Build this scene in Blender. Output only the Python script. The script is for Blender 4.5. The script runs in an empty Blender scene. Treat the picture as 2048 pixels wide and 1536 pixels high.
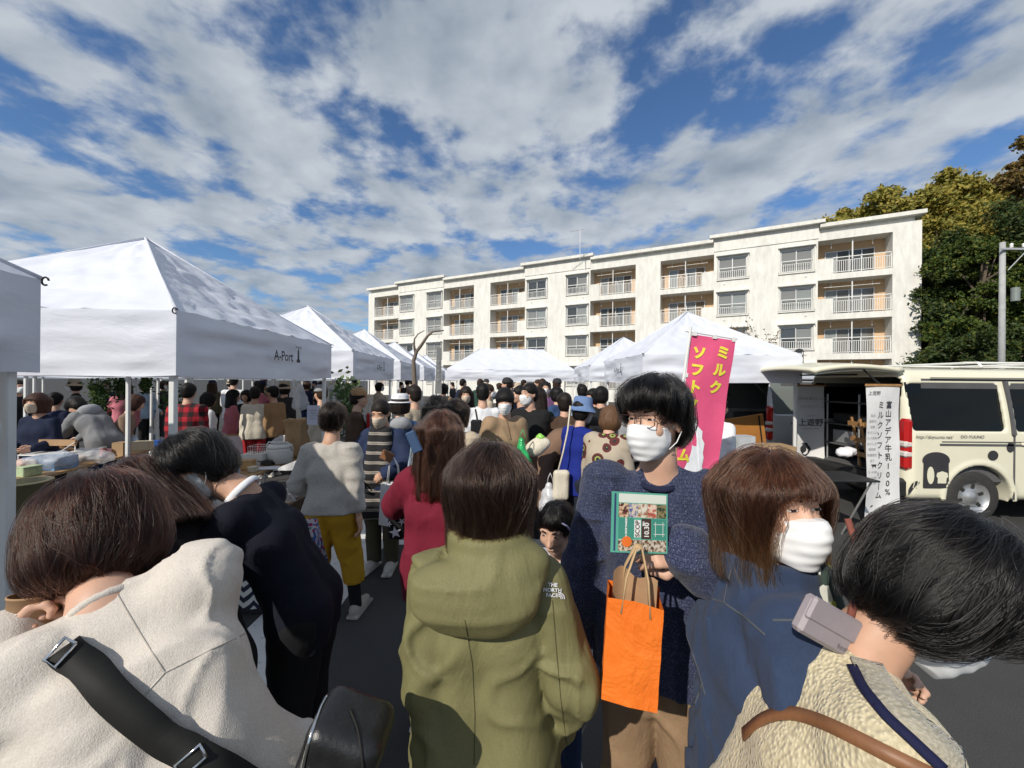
import bpy, bmesh, math, random
import numpy as np
from mathutils import Matrix, Vector

# ------------------------------------------------------------------ camera, sky, sun, exposure
SC = bpy.context.scene
COL = SC.collection
R_ = math.radians
FPX, U0, V0, CAMH, ROLL = 772.0, 1024.0, 763.0, 1.70, R_(0.5)

cam_data = bpy.data.cameras.new('camera')
cam_data.sensor_width = 36.0
cam_data.lens = 36.0 * FPX / 2048.0
cam_data.shift_y = -(768.0 - V0) / 2048.0
cam_data.clip_start = 0.02
cam_data.clip_end = 3000.0
cam = bpy.data.objects.new('camera', cam_data)
COL.objects.link(cam)
cr, sr = math.cos(ROLL), math.sin(ROLL)
cam.matrix_world = Matrix(((cr, -sr, 0, 0), (0, 0, -1, 0), (sr, cr, 0, CAMH), (0, 0, 0, 1)))
SC.camera = cam

SUN_AZ, SUN_EL = R_(36), R_(36)          # the sun stands behind the camera, to its left
sun_dir = Vector((-math.sin(SUN_AZ) * math.cos(SUN_EL), -math.cos(SUN_AZ) * math.cos(SUN_EL), math.sin(SUN_EL)))

world = bpy.data.worlds.new('World')
SC.world = world
world.use_nodes = True
wn = world.node_tree
wn.nodes.clear()


def wnode(kind, **kw):
    n = wn.nodes.new(kind)
    for k, v in kw.items():
        if k.startswith('i_'):
            n.inputs[k[2:].replace('_', ' ')].default_value = v
        else:
            setattr(n, k, v)
    return n


def wmath(op, a, b=None, c=None, clamp=False):
    n = wn.nodes.new('ShaderNodeMath')
    n.operation = op
    n.use_clamp = clamp
    for i, v in enumerate((a, b, c)):
        if v is None:
            continue
        if isinstance(v, (int, float)):
            n.inputs[i].default_value = v
        else:
            wn.links.new(v, n.inputs[i])
    return n.outputs[0]


w_out = wnode('ShaderNodeOutputWorld')
w_bg = wnode('ShaderNodeBackground')
w_bg.inputs['Strength'].default_value = 0.1
w_sky = wnode('ShaderNodeTexSky', sky_type='NISHITA', sun_disc=False)
w_sky.sun_elevation = SUN_EL
w_sky.sun_rotation = math.atan2(sun_dir.x, sun_dir.y)
w_sky.altitude = 20.0
w_sky.air_density = 1.0
w_sky.dust_density = 0.4
w_sky.ozone_density = 2.5
w_tc = wnode('ShaderNodeTexCoord')
w_sep = wnode('ShaderNodeSeparateXYZ')
wn.links.new(w_tc.outputs['Generated'], w_sep.inputs[0])
wx, wy, wz = w_sep.outputs
wzz = wmath('ADD', wmath('MAXIMUM', wz, 0.0), 0.17)


def cloud_field(ox, oy, sx, sy, scale, detail, rough, dist):
    cb = wnode('ShaderNodeCombineXYZ')
    wn.links.new(wmath('ADD', wmath('MULTIPLY', wmath('DIVIDE', wx, wzz), sx), ox), cb.inputs[0])
    wn.links.new(wmath('ADD', wmath('MULTIPLY', wmath('DIVIDE', wy, wzz), sy), oy), cb.inputs[1])
    nz = wnode('ShaderNodeTexNoise')
    nz.inputs['Scale'].default_value = scale
    nz.inputs['Detail'].default_value = detail
    nz.inputs['Roughness'].default_value = rough
    nz.inputs['Distortion'].default_value = dist
    wn.links.new(cb.outputs[0], nz.inputs['Vector'])
    return nz.outputs[0]


def wramp(v, lo, hi):
    n = wnode('ShaderNodeMapRange', interpolation_type='SMOOTHSTEP', clamp=True)
    n.inputs['From Min'].default_value = lo
    n.inputs['From Max'].default_value = hi
    wn.links.new(v, n.inputs['Value'])
    return n.outputs[0]


cf_a = cloud_field(3.1, 1.7, 1.0, 1.0, 2.4, 9.0, 0.55, 0.12)
cf_b = cloud_field(7.4, 4.2, 1.0, 1.0, 6.0, 7.0, 0.55, 0.1)
cf_c = cloud_field(3.1 + 0.06, 1.7 + 0.08, 1.0, 1.0, 2.4, 5.0, 0.5, 0.12)     # the same field towards the sun
dens = wmath('ADD', wmath('MULTIPLY', cf_a, 0.66), wmath('MULTIPLY', cf_b, 0.34))
cover = wramp(dens, 0.405, 0.525)
lit = wmath('ADD', wmath('MULTIPLY', wmath('SUBTRACT', cf_a, cf_c), 3.2), 0.58, clamp=True)
thick = wramp(dens, 0.46, 0.66)
shade_v = wmath('SUBTRACT', wmath('ADD', wmath('MULTIPLY', lit, 0.75), 0.27), wmath('MULTIPLY', thick, 0.14), clamp=True)
low = wmath('SUBTRACT', 1.0, wramp(wz, 0.02, 0.34))
shade_v = wmath('MULTIPLY', shade_v, wmath('SUBTRACT', 1.0, wmath('MULTIPLY', low, 0.34)))
w_cc = wnode('ShaderNodeMix', data_type='RGBA')
w_cc.inputs[6].default_value = (1.9, 2.55, 3.35, 1)
w_cc.inputs[7].default_value = (5.9, 6.35, 6.9, 1)
wn.links.new(shade_v, w_cc.inputs[0])
w_deep = wnode('ShaderNodeMix', data_type='RGBA', blend_type='MULTIPLY')
w_deep.inputs[0].default_value = 1.0
w_deep.inputs[7].default_value = (0.78, 1.0, 1.22, 1)
wn.links.new(w_sky.outputs[0], w_deep.inputs[6])
w_mix = wnode('ShaderNodeMix', data_type='RGBA')
wn.links.new(wmath('MULTIPLY', cover, 0.96), w_mix.inputs[0])
wn.links.new(w_deep.outputs[2], w_mix.inputs[6])
wn.links.new(w_cc.outputs[2], w_mix.inputs[7])
wn.links.new(w_mix.outputs[2], w_bg.inputs['Color'])
wn.links.new(w_bg.outputs[0], w_out.inputs[0])

sun_data = bpy.data.lights.new('sun', 'SUN')
sun_data.energy = 4.3
sun_data.angle = R_(0.55)
sun_data.color = (1.0, 0.93, 0.82)
sun = bpy.data.objects.new('sun', sun_data)
COL.objects.link(sun)
sun.rotation_euler = (-sun_dir).to_track_quat('-Z', 'Y').to_euler()

SC.view_settings.view_transform = 'Standard'
SC.view_settings.look = 'None'
SC.view_settings.exposure = 0.0
SC.view_settings.gamma = 1.0
SC.view_settings.use_curve_mapping = False
SC.render.engine = 'CYCLES'
SC.cycles.max_bounces = 6
SC.cycles.transparent_max_bounces = 12

RNG = random.Random(7)
NPR = np.random.RandomState(11)
# ------------------------------------------------------------------ helpers
def at(u, v, Y):
    """The point of the place that the photograph shows at pixel (u, v) and Y metres away."""
    du, dv = u - U0, v - V0
    return Vector(((du * cr + dv * sr) / FPX * Y, Y, CAMH - (-du * sr + dv * cr) / FPX * Y))


def tag(o, label=None, cat=None, group=None, kind=None):
    for k, v in (('label', label), ('category', cat), ('group', group), ('kind', kind)):
        if v:
            o[k] = v
    return o


def empty(name, loc=(0, 0, 0), rz=0.0):
    o = bpy.data.objects.new(name, None)
    o.empty_display_size = 0.1
    o.location = loc
    o.rotation_euler = (0, 0, rz)
    COL.objects.link(o)
    return o


def link(name, me, mat=None, parent=None, loc=None, rz=None):
    o = bpy.data.objects.new(name, me)
    COL.objects.link(o)
    if mat is not None and me is not None and len(me.materials) == 0:
        for m in (mat if isinstance(mat, (list, tuple)) else [mat]):
            me.materials.append(m)
    o.parent = parent
    if loc is not None:
        o.location = loc
    if rz is not None:
        o.rotation_euler = (0, 0, rz)
    return o


def kids(o):
    return [c for c in COL.objects if c.parent == o]


def copy_tree(o, parent=None, table=None):
    if table is None:
        table = {}
        for c in COL.objects:
            if c.parent is not None:
                table.setdefault(c.parent.name, []).append(c)
    c = o.copy()
    COL.objects.link(c)
    c.parent = parent
    for ch in table.get(o.name, []):
        copy_tree(ch, c, table)
    return c


def mesh_np(name, V, F, smooth=True):
    """V (n,3), F (m,k) arrays -> mesh"""
    me = bpy.data.meshes.new(name)
    V = np.asarray(V, np.float32)
    F = np.asarray(F, np.int32)
    me.vertices.add(len(V))
    me.vertices.foreach_set('co', V.ravel())
    k = F.shape[1]
    me.loops.add(F.size)
    me.loops.foreach_set('vertex_index', F.ravel())
    me.polygons.add(len(F))
    me.polygons.foreach_set('loop_start', np.arange(0, F.size, k, dtype=np.int32))
    me.polygons.foreach_set('use_smooth', np.full(len(F), smooth, bool))
    me.update(calc_edges=True)
    me.validate()
    return me


class MB:
    """collects boxes, tubes, prisms and sheets; build() makes one mesh of them"""

    def __init__(s):
        s.v, s.f, s.m, s.mi = [], [], [], 0

    def add(s, vs, fs):
        o = len(s.v)
        s.v += [tuple(v) for v in vs]
        for f in fs:
            s.f.append(tuple(i + o for i in f))
            s.m.append(s.mi)

    def box(s, c, d, rot=None, bev=0.0):
        hx, hy, hz = d[0] / 2, d[1] / 2, d[2] / 2
        c = Vector(c)
        if bev <= 0:
            vs = [Vector((x, y, z)) for x in (-hx, hx) for y in (-hy, hy) for z in (-hz, hz)]
            fs = [(0, 1, 3, 2), (4, 6, 7, 5), (0, 4, 5, 1), (2, 3, 7, 6), (0, 2, 6, 4), (1, 5, 7, 3)]
        else:
            b = min(bev, hx * .95, hy * .95, hz * .95)
            vs, fs, ix = [], [], {}
            for sx in (-1, 1):
                for sy in (-1, 1):
                    for sz in (-1, 1):
                        for a in range(3):
                            p = [sx * (hx - b), sy * (hy - b), sz * (hz - b)]
                            p[a] += (sx, sy, sz)[a] * b
                            ix[sx, sy, sz, a] = len(vs)
                            vs.append(Vector(p))
            for a in range(3):
                for sg in (-1, 1):
                    o1, o2 = [(1, 2), (2, 0), (0, 1)][a]
                    q = []
                    for s1, s2 in ((-1, -1), (1, -1), (1, 1), (-1, 1)):
                        k = [0, 0, 0]
                        k[a], k[o1], k[o2] = sg, s1, s2
                        q.append(ix[k[0], k[1], k[2], a])
                    fs.append(tuple(q if sg > 0 else q[::-1]))
            for a in range(3):
                o1, o2 = [(1, 2), (2, 0), (0, 1)][a]
                for s1 in (-1, 1):
                    for s2 in (-1, 1):
                        q = []
                        for sa, ax in ((-1, o1), (1, o1), (1, o2), (-1, o2)):
                            k = [0, 0, 0]
                            k[a], k[o1], k[o2] = sa, s1, s2
                            q.append(ix[k[0], k[1], k[2], ax])
                        fs.append(tuple(q if s1 * s2 < 0 else q[::-1]))
            for sx in (-1, 1):
                for sy in (-1, 1):
                    for sz in (-1, 1):
                        t = tuple(ix[sx, sy, sz, a] for a in range(3))
                        fs.append(t if sx * sy * sz > 0 else t[::-1])
        if rot is not None:
            vs = [rot @ v for v in vs]
        s.add([v + c for v in vs], fs)
        return s

    def tube(s, pts, r, n=8, cap=True, flat=1.0):
        pts = [Vector(p) for p in pts]
        rs = list(r) if isinstance(r, (list, tuple)) else [r] * len(pts)
        rings, fs, vs = [], [], []
        up = Vector((0, 0, 1))
        prev = None
        for i, p in enumerate(pts):
            d = (pts[min(i + 1, len(pts) - 1)] - pts[max(i - 1, 0)])
            if d.length < 1e-9:
                d = Vector((0, 0, 1))
            d.normalize()
            if prev is None:
                a = d.cross(up if abs(d.z) < .95 else Vector((1, 0, 0))).normalized()
            else:
                a = (prev - d * prev.dot(d))
                a = a.normalized() if a.length > 1e-6 else d.orthogonal().normalized()
            prev = a
            b = d.cross(a)
            for k in range(n):
                t = 2 * math.pi * k / n
                vs.append(p + a * (math.cos(t) * rs[i]) + b * (math.sin(t) * rs[i] * flat))
        for i in range(len(pts) - 1):
            for k in range(n):
                fs.append((i * n + k, i * n + (k + 1) % n, (i + 1) * n + (k + 1) % n, (i + 1) * n + k))
        if cap:
            fs.append(tuple(range(n - 1, -1, -1)))
            fs.append(tuple((len(pts) - 1) * n + k for k in range(n)))
        s.add(vs, fs)
        return s

    def lathe(s, prof, c=(0, 0, 0), n=20, rot=None, cap=True):
        vs, fs = [], []
        for r, z in prof:
            for k in range(n):
                t = 2 * math.pi * k / n
                v = Vector((r * math.cos(t), r * math.sin(t), z))
                vs.append((rot @ v if rot is not None else v) + Vector(c))
        for i in range(len(prof) - 1):
            for k in range(n):
                fs.append((i * n + k, i * n + (k + 1) % n, (i + 1) * n + (k + 1) % n, (i + 1) * n + k))
        if cap:
            fs.append(tuple(range(n - 1, -1, -1)))
            fs.append(tuple((len(prof) - 1) * n + k for k in range(n)))
        s.add(vs, fs)
        return s

    def prism(s, poly, org, ax, ay, depth):
        """polygon (2-D) in the plane org, ax, ay, given thickness along ax x ay"""
        org, ax, ay = Vector(org), Vector(ax), Vector(ay)
        nn = ax.cross(ay).normalized()
        n = len(poly)
        vs = [org + ax * p[0] + ay * p[1] for p in poly] + [org + ax * p[0] + ay * p[1] + nn * depth for p in poly]
        fs = [tuple(range(n - 1, -1, -1)), tuple(range(n, 2 * n))]
        fs += [(i, (i + 1) % n, n + (i + 1) % n, n + i) for i in range(n)]
        s.add(vs, fs)
        return s

    def grid(s, fn, nu, nv):
        vs = [fn(i / nu, j / nv) for j in range(nv + 1) for i in range(nu + 1)]
        fs = [(j * (nu + 1) + i, j * (nu + 1) + i + 1, (j + 1) * (nu + 1) + i + 1, (j + 1) * (nu + 1) + i)
              for j in range(nv) for i in range(nu)]
        s.add(vs, fs)
        return s

    def mesh(s, name, smooth=False):
        me = bpy.data.meshes.new(name)
        me.from_pydata(s.v, [], s.f)
        me.polygons.foreach_set('material_index', np.array(s.m, np.int32))
        if smooth:
            me.polygons.foreach_set('use_smooth', np.ones(len(s.f), bool))
        me.update()
        return me

    def build(s, name, mat, parent=None, smooth=False, loc=None, rz=None):
        return link(name, s.mesh(name, smooth), mat, parent, loc, rz)


def text_mesh(name, body, size, extrude=0.0, shear=0.0, sx=1.0, offset=0.0):
    cu = bpy.data.curves.new(name, 'FONT')
    cu.body = body
    cu.size = size
    cu.align_x = 'CENTER'
    cu.align_y = 'CENTER'
    cu.extrude = extrude
    cu.shear = shear
    cu.offset = offset
    cu.resolution_u = 4
    ob = bpy.data.objects.new(name, cu)
    COL.objects.link(ob)
    dg = bpy.context.evaluated_depsgraph_get()
    dg.update()
    me = bpy.data.meshes.new_from_object(ob.evaluated_get(dg))
    bpy.data.objects.remove(ob)
    bpy.data.curves.remove(cu)
    if sx != 1.0:
        me.transform(Matrix.Diagonal((sx, 1, 1, 1)))
    return me


def frame_mat(org, ax, ay):
    ax, ay = Vector(ax).normalized(), Vector(ay).normalized()
    az = ax.cross(ay).normalized()
    ay = az.cross(ax)
    return Matrix(((ax.x, ay.x, az.x, org[0]), (ax.y, ay.y, az.y, org[1]), (ax.z, ay.z, az.z, org[2]), (0, 0, 0, 1)))


# ------------------------------------------------------------------ materials
MATS = {}


class NT:
    def __init__(s, name):
        s.m = bpy.data.materials.new(name)
        s.m.use_nodes = True
        s.t = s.m.node_tree
        s.b = s.t.nodes['Principled BSDF']
        s.o = s.t.nodes['Material Output']

    def n(s, kind, **kw):
        x = s.t.nodes.new(kind)
        for k, v in kw.items():
            setattr(x, k, v)
        return x

    def l(s, a, b):
        s.t.links.new(a, b)

    def coord(s, scale=(1, 1, 1), out='Object', rot=(0, 0, 0)):
        tc = s.n('ShaderNodeTexCoord')
        mp = s.n('ShaderNodeMapping')
        mp.inputs['Scale'].default_value = scale
        mp.inputs['Rotation'].default_value = rot
        s.l(tc.outputs[out], mp.inputs[0])
        return mp.outputs[0]

    def noise(s, scale, detail=3, rough=.5, vec=None, dist=0.0):
        x = s.n('ShaderNodeTexNoise')
        x.inputs['Scale'].default_value = scale
        x.inputs['Detail'].default_value = detail
        x.inputs['Roughness'].default_value = rough
        x.inputs['Distortion'].default_value = dist
        s.l(vec if vec is not None else s.coord(), x.inputs['Vector'])
        return x.outputs[0]

    def ramp(s, v, stops, mode='LINEAR'):
        x = s.n('ShaderNodeValToRGB')
        x.color_ramp.interpolation = mode
        e = x.color_ramp.elements
        while len(e) < len(stops):
            e.new(.5)
        for i, (p, c) in enumerate(stops):
            e[i].position = p
            e[i].color = (*c, 1)
        s.l(v, x.inputs[0])
        return x.outputs[0]

    def mix(s, f, a, b, mode='MIX'):
        x = s.n('ShaderNodeMix', data_type='RGBA', blend_type=mode)
        for i, v in ((0, f), (6, a), (7, b)):
            if isinstance(v, (int, float)):
                x.inputs[i].default_value = v
            elif isinstance(v, tuple):
                x.inputs[i].default_value = (*v, 1)
            else:
                s.l(v, x.inputs[i])
        return x.outputs[2]

    def math(s, op, a, b=None, clamp=False):
        x = s.n('ShaderNodeMath', operation=op)
        x.use_clamp = clamp
        for i, v in enumerate((a, b)):
            if v is None:
                continue
            if isinstance(v, (int, float)):
                x.inputs[i].default_value = v
            else:
                s.l(v, x.inputs[i])
        return x.outputs[0]

    def bump(s, h, strength=.3, dist=.005):
        x = s.n('ShaderNodeBump')
        x.inputs['Strength'].default_value = strength
        x.inputs['Distance'].default_value = dist
        s.l(h, x.inputs['Height'])
        s.l(x.outputs[0], s.b.inputs['Normal'])
        return x

    def set(s, **kw):
        for k, v in kw.items():
            k = {'color': 'Base Color', 'rough': 'Roughness', 'metal': 'Metallic', 'spec': 'Specular IOR Level',
                 'sheen': 'Sheen Weight', 'coat': 'Coat Weight', 'alpha': 'Alpha', 'trans': 'Transmission Weight',
                 'sss': 'Subsurface Weight'}.get(k, k)
            if isinstance(v, tuple):
                s.b.inputs[k].default_value = (*v, 1)
            elif isinstance(v, (int, float)):
                s.b.inputs[k].default_value = v
            else:
                s.l(v, s.b.inputs[k])
        return s


def plain(name, col, rough=.6, var=.12, scale=6.0, metal=0.0, bump=0.0, bscale=40.0, spec=.5, **kw):
    if name in MATS:
        return MATS[name]
    t = NT(name)
    nz = t.noise(scale, 4, .6)
    lo = tuple(c * (1 - var) for c in col)
    hi = tuple(min(1, c * (1 + var)) for c in col)
    t.set(color=t.ramp(nz, [(.3, lo), (.7, hi)]), rough=rough, metal=metal, spec=spec, **kw)
    if bump:
        t.bump(t.noise(bscale, 3, .6), bump, .004)
    MATS[name] = t.m
    return t.m


def cloth(name, col, var=.10, weave=900.0, wrinkle=.35, wscale=9.0, rough=.85, sheen=.0, stretch=(1, 1, .45), coarse=0.0):
    """woven or knitted fabric: fine weave relief, soft creases, slight tone changes"""
    if name in MATS:
        return MATS[name]
    t = NT(name)
    nz = t.noise(5.0, 5, .6)
    nf = t.noise(260.0, 2, .5)
    lo = tuple(c * (1 - var) for c in col)
    hi = tuple(min(1, c * (1 + var)) for c in col)
    c1 = t.ramp(nz, [(.3, lo), (.7, hi)])
    c2 = t.mix(.25, c1, t.ramp(nf, [(.35, tuple(c * .7 for c in col)), (.65, tuple(min(1, c * 1.2) for c in col))]))
    t.set(color=c2, rough=rough, spec=.25, sheen=sheen)
    w = t.noise(wscale, 4, .55, t.coord(stretch), .8)
    f = t.noise(weave, 1, .5)
    h = t.math('ADD', t.math('MULTIPLY', w, 1.0), t.math('MULTIPLY', f, .05 + coarse))
    t.bump(h, wrinkle, .03)
    MATS[name] = t.m
    return t.m
# ------------------------------------------------------------------ implicit surfaces (bodies, clothes, vehicles)
def vnoise(P, seed, freq):
    """smooth 3-D value noise in -1..1; freq a number or a 3-vector"""
    rs = np.random.RandomState(seed)
    T = rs.rand(16, 16, 16).astype(np.float32) * 2 - 1
    Q = P * np.asarray(freq, np.float32) + 57.3
    I = np.floor(Q).astype(np.int32)
    Fr = (Q - I).astype(np.float32)
    Fr = Fr * Fr * (3 - 2 * Fr)
    I &= 15
    J = (I + 1) & 15
    x0, y0, z0, x1, y1, z1 = I[:, 0], I[:, 1], I[:, 2], J[:, 0], J[:, 1], J[:, 2]
    fx, fy, fz = Fr[:, 0], Fr[:, 1], Fr[:, 2]
    a = T[x0, y0, z0] * (1 - fx) + T[x1, y0, z0] * fx
    b = T[x0, y1, z0] * (1 - fx) + T[x1, y1, z0] * fx
    c = T[x0, y0, z1] * (1 - fx) + T[x1, y0, z1] * fx
    d = T[x0, y1, z1] * (1 - fx) + T[x1, y1, z1] * fx
    return (a * (1 - fy) + b * fy) * (1 - fz) + (c * (1 - fy) + d * fy) * fz


def smin(a, b, k):
    h = np.clip(.5 + .5 * (b - a) / k, 0, 1)
    return b * (1 - h) + a * h - k * h * (1 - h)


def smax(a, b, k):
    return -smin(-a, -b, k)


def A3(v):
    return np.asarray(v, np.float32)


def cone(P, a, b, ra, rb):
    a, b = A3(a), A3(b)
    ab = b - a
    t = np.clip(((P - a) @ ab) / max(float(ab @ ab), 1e-9), 0, 1)
    d = P - a - t[:, None] * ab
    return np.sqrt((d * d).sum(1)) - (ra + (rb - ra) * t)


def ell(P, c, r, M=None):
    q = P - A3(c)
    if M is not None:
        q = q @ M
    q = q / A3(r)
    k0 = np.sqrt((q * q).sum(1)) + 1e-6
    q2 = q / A3(r)
    k1 = np.sqrt((q2 * q2).sum(1)) + 1e-6
    return k0 * (k0 - 1) / k1


def rbox(P, c, h, r, M=None):
    q = P - A3(c)
    if M is not None:
        q = q @ M
    q = np.abs(q) - (A3(h) - r)
    return np.sqrt((np.maximum(q, 0) ** 2).sum(1)) + np.minimum(q.max(1), 0) - r


def surface(fn, lo, hi, h, skip=4, pad=1.6):
    """mesh (V, quads) of fn(P) = 0 inside the box lo..hi at cell size h"""
    lo, hi = np.asarray(lo, float), np.asarray(hi, float)
    n = np.maximum(np.ceil((hi - lo) / h / skip).astype(int) * skip + 1, skip + 1)
    ax = [lo[i] + h * np.arange(n[i]) for i in range(3)]
    cs = [a[::skip] for a in ax]
    G = np.stack(np.meshgrid(*cs, indexing='ij'), -1).reshape(-1, 3).astype(np.float32)
    Dc = fn(G).reshape(len(cs[0]), len(cs[1]), len(cs[2]))
    near = np.abs(Dc) < skip * h * pad
    D = Dc
    mk = near
    for a in range(3):
        D = np.repeat(D, skip, a)
        mk = np.repeat(mk, skip, a)
        o = skip // 2
        sl = [slice(None)] * 3
        sl[a] = slice(o, o + n[a])
        padw = [(0, 0)] * 3
        padw[a] = (0, max(0, o + n[a] - D.shape[a]))
        D = np.pad(D, padw, mode='edge')[tuple(sl)]
        mk = np.pad(mk, padw, mode='edge')[tuple(sl)]
    D = np.array(D, np.float32)
    ii = np.argwhere(mk)
    P = np.stack([ax[k][ii[:, k]] for k in range(3)], 1).astype(np.float32)
    D[mk] = fn(P)
    for a in range(3):
        sl = [slice(None)] * 3
        for e in (0, -1):
            sl[a] = e
            D[tuple(sl)] = np.maximum(D[tuple(sl)], h * .5)
    return nets(D, ax)


def nets(D, ax):
    ins = D < 0
    nx, ny, nz = D.shape
    cnt = np.zeros((nx - 1, ny - 1, nz - 1), np.int8)
    for i in (0, 1):
        for j in (0, 1):
            for k in (0, 1):
                cnt += ins[i:nx - 1 + i, j:ny - 1 + j, k:nz - 1 + k]
    mixed = (cnt > 0) & (cnt < 8)
    C = np.argwhere(mixed)
    idx = np.full(cnt.shape, -1, np.int64)
    idx[mixed] = np.arange(len(C))
    X = [np.asarray(a) for a in ax]
    S = np.zeros((len(C), 3))
    N = np.zeros(len(C))
    cor = [(i, j, k) for i in (0, 1) for j in (0, 1) for k in (0, 1)]
    dv = {c: D[C[:, 0] + c[0], C[:, 1] + c[1], C[:, 2] + c[2]].astype(float) for c in cor}
    pv = {c: np.stack([X[m][C[:, m] + c[m]] for m in range(3)], 1) for c in cor}
    for a in cor:
        for m in range(3):
            if a[m] == 0:
                b = list(a)
                b[m] = 1
                b = tuple(b)
                da, db = dv[a], dv[b]
                x = (da < 0) != (db < 0)
                t = da[x] / (da[x] - db[x])
                S[x] += pv[a][x] + (pv[b][x] - pv[a][x]) * t[:, None]
                N[x] += 1
    V = S / np.maximum(N, 1)[:, None]
    F = []
    for m in range(3):
        o1, o2 = [(1, 2), (2, 0), (0, 1)][m]
        s0 = [slice(1, None)] * 3
        s1 = [slice(1, None)] * 3
        s0[m] = slice(None, -1)
        s1[m] = slice(1, None)
        # interior edges only
        for s in (s0, s1):
            s[o1] = slice(1, -1)
            s[o2] = slice(1, -1)
        A, B = ins[tuple(s0)], ins[tuple(s1)]
        E = np.argwhere(A != B)
        if not len(E):
            continue
        fl = A[E[:, 0], E[:, 1], E[:, 2]]
        base = E.copy()
        base[:, o1] += 1
        base[:, o2] += 1

        def cid(d1, d2):
            q = base.copy()
            q[:, o1] -= d1
            q[:, o2] -= d2
            return idx[q[:, 0], q[:, 1], q[:, 2]]
        Q = np.stack([cid(1, 1), cid(0, 1), cid(0, 0), cid(1, 0)], 1)
        Q[~fl] = Q[~fl][:, ::-1]
        F.append(Q)
    F = np.concatenate(F) if F else np.zeros((0, 4), np.int64)
    F = F[(F >= 0).all(1)]
    return V, F


def join_np(parts):
    Vs, Fs, o = [], [], 0
    for V, F in parts:
        Vs.append(V)
        Fs.append(np.asarray(F) + o)
        o += len(V)
    return np.concatenate(Vs), np.concatenate(Fs)
# ------------------------------------------------------------------ the setting: ground, markings, building, trees
def ground_mat():
    t = NT('asphalt')
    a = t.noise(1.3, 5, .6)
    b = t.noise(180, 3, .7)
    c = t.ramp(a, [(.3, (.040, .040, .041)), (.7, (.062, .061, .060))])
    c = t.mix(.45, c, t.ramp(b, [(.3, (.022, .022, .022)), (.68, (.10, .098, .094))]))
    t.set(color=c, rough=.9, spec=.3)
    t.bump(b, .6, .004)
    return t.m


def paint_mat():
    t = NT('road_paint')
    w = t.noise(14, 6, .7)
    f = t.noise(160, 3, .6)
    c = t.mix(t.ramp(w, [(.34, (0, 0, 0)), (.42, (1, 1, 1))]), (.30, .30, .29), (.72, .72, .70))
    t.set(color=t.mix(.3, c, t.ramp(f, [(.3, (.45, .45, .44)), (.7, (.8, .8, .79))])), rough=.8)
    t.bump(f, .3, .003)
    return t.m


m_asphalt, m_paint = ground_mat(), paint_mat()
g = MB()
g.add([(-900, -900, 0), (900, -900, 0), (900, 900, 0), (-900, 900, 0)], [(0, 1, 2, 3)])
tag(g.build('ground', m_asphalt), kind='structure')


def marking(poly, z=.004):
    b = MB()
    b.add([(x, y, z) for x, y in poly], [tuple(range(len(poly)))])
    return tag(b.build('road_marking', m_paint), kind='structure')


def strip(x0, y0, x1, y1, w):
    d = Vector((x1 - x0, y1 - y0, 0)).normalized()
    n = Vector((-d.y, d.x, 0)) * w / 2
    marking([(x0 - n.x, y0 - n.y), (x1 - n.x, y1 - n.y), (x1 + n.x, y1 + n.y), (x0 + n.x, y0 + n.y)])


strip(-1.50, 1.4, -1.66, 9.0, .52)
strip(-1.2, 4.05, 1.6, 4.02, .12)
strip(2.1, 3.35, 4.6, 3.6, .14)
strip(1.75, 4.2, 1.8, 12.0, .12)
strip(3.3, 2.3, 4.2, 2.2, .30)

# --- apartment building -------------------------------------------------
FP0 = Vector((25.906, 24.463, 0))
FD = Vector((-.88875, .45838, 0)).normalized()
FN = Vector((-FD.y, FD.x, 0))
if FN.y > 0:
    FN = -FN                                        # outward, towards the market


def wall_mat():
    t = NT('painted_render')
    a = t.noise(.35, 6, .65)
    b = t.noise(3.0, 5, .7, t.coord((1, 1, .25)))
    c = t.ramp(a, [(.35, (.70, .692, .645)), (.65, (.79, .782, .735))])
    c = t.mix(.34, c, t.ramp(b, [(.40, (.50, .49, .45)), (.6, (.82, .81, .76))]))
    t.set(color=c, rough=.9, spec=.2)
    t.bump(t.noise(60, 3, .6), .15, .004)
    return t.m


m_wall = wall_mat()
m_peach = plain('peach_render', (.62, .43, .26), .9, .08)
m_white_metal = plain('white_enamel', (.74, .74, .72), .45, .05)
m_alu = plain('aluminium', (.60, .60, .60), .4, .06, metal=.5)
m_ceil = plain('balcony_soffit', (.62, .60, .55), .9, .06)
m_dark_gap = plain('dark_gap', (.02, .02, .02), .8)


def glass_mat(name, tint, curtain):
    t = NT(name)
    tc = t.coord((1, 1, 1), 'Object')
    w = t.n('ShaderNodeTexWave')
    w.inputs['Scale'].default_value = 5.5
    w.inputs['Distortion'].default_value = 1.2
    t.l(t.coord((1, 1, .04)), w.inputs['Vector'])
    c = t.mix(curtain, tint, t.ramp(w.outputs[0], [(.2, tuple(x * .8 + .05 for x in tint)), (.8, (.42, .45, .44))]))
    t.set(color=c, rough=.08, spec=.6)
    return t.m


m_pane = [glass_mat('window_glass_dark', (.060, .068, .072), .0),
          glass_mat('window_glass_blind', (.20, .205, .20), .12),
          glass_mat('window_glass_curtain', (.16, .18, .18), .65)]

BLT = 16.14 * 3 + .4
bld = empty('apartment_building', FP0 + FD * BLT, math.atan2(-FD.y, -FD.x))
tag(bld, 'long cream four-storey apartment block with balconies behind the market tents', 'building')
# local frame: x along the facade from its far left end to the near right end, y INTO the building, z up
PER, NP = 16.14, 3
LT = PER * NP + .4
ZF = [1.05, 3.80, 6.55, 9.30]
OPEN, ZT = 2.35, 12.18
DEEP = 9.5
BAL = [(.98, 4.86), (11.28, 15.16)]
WIN = [(5.15, 7.05), (9.10, 11.0)]

w = MB()


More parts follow.
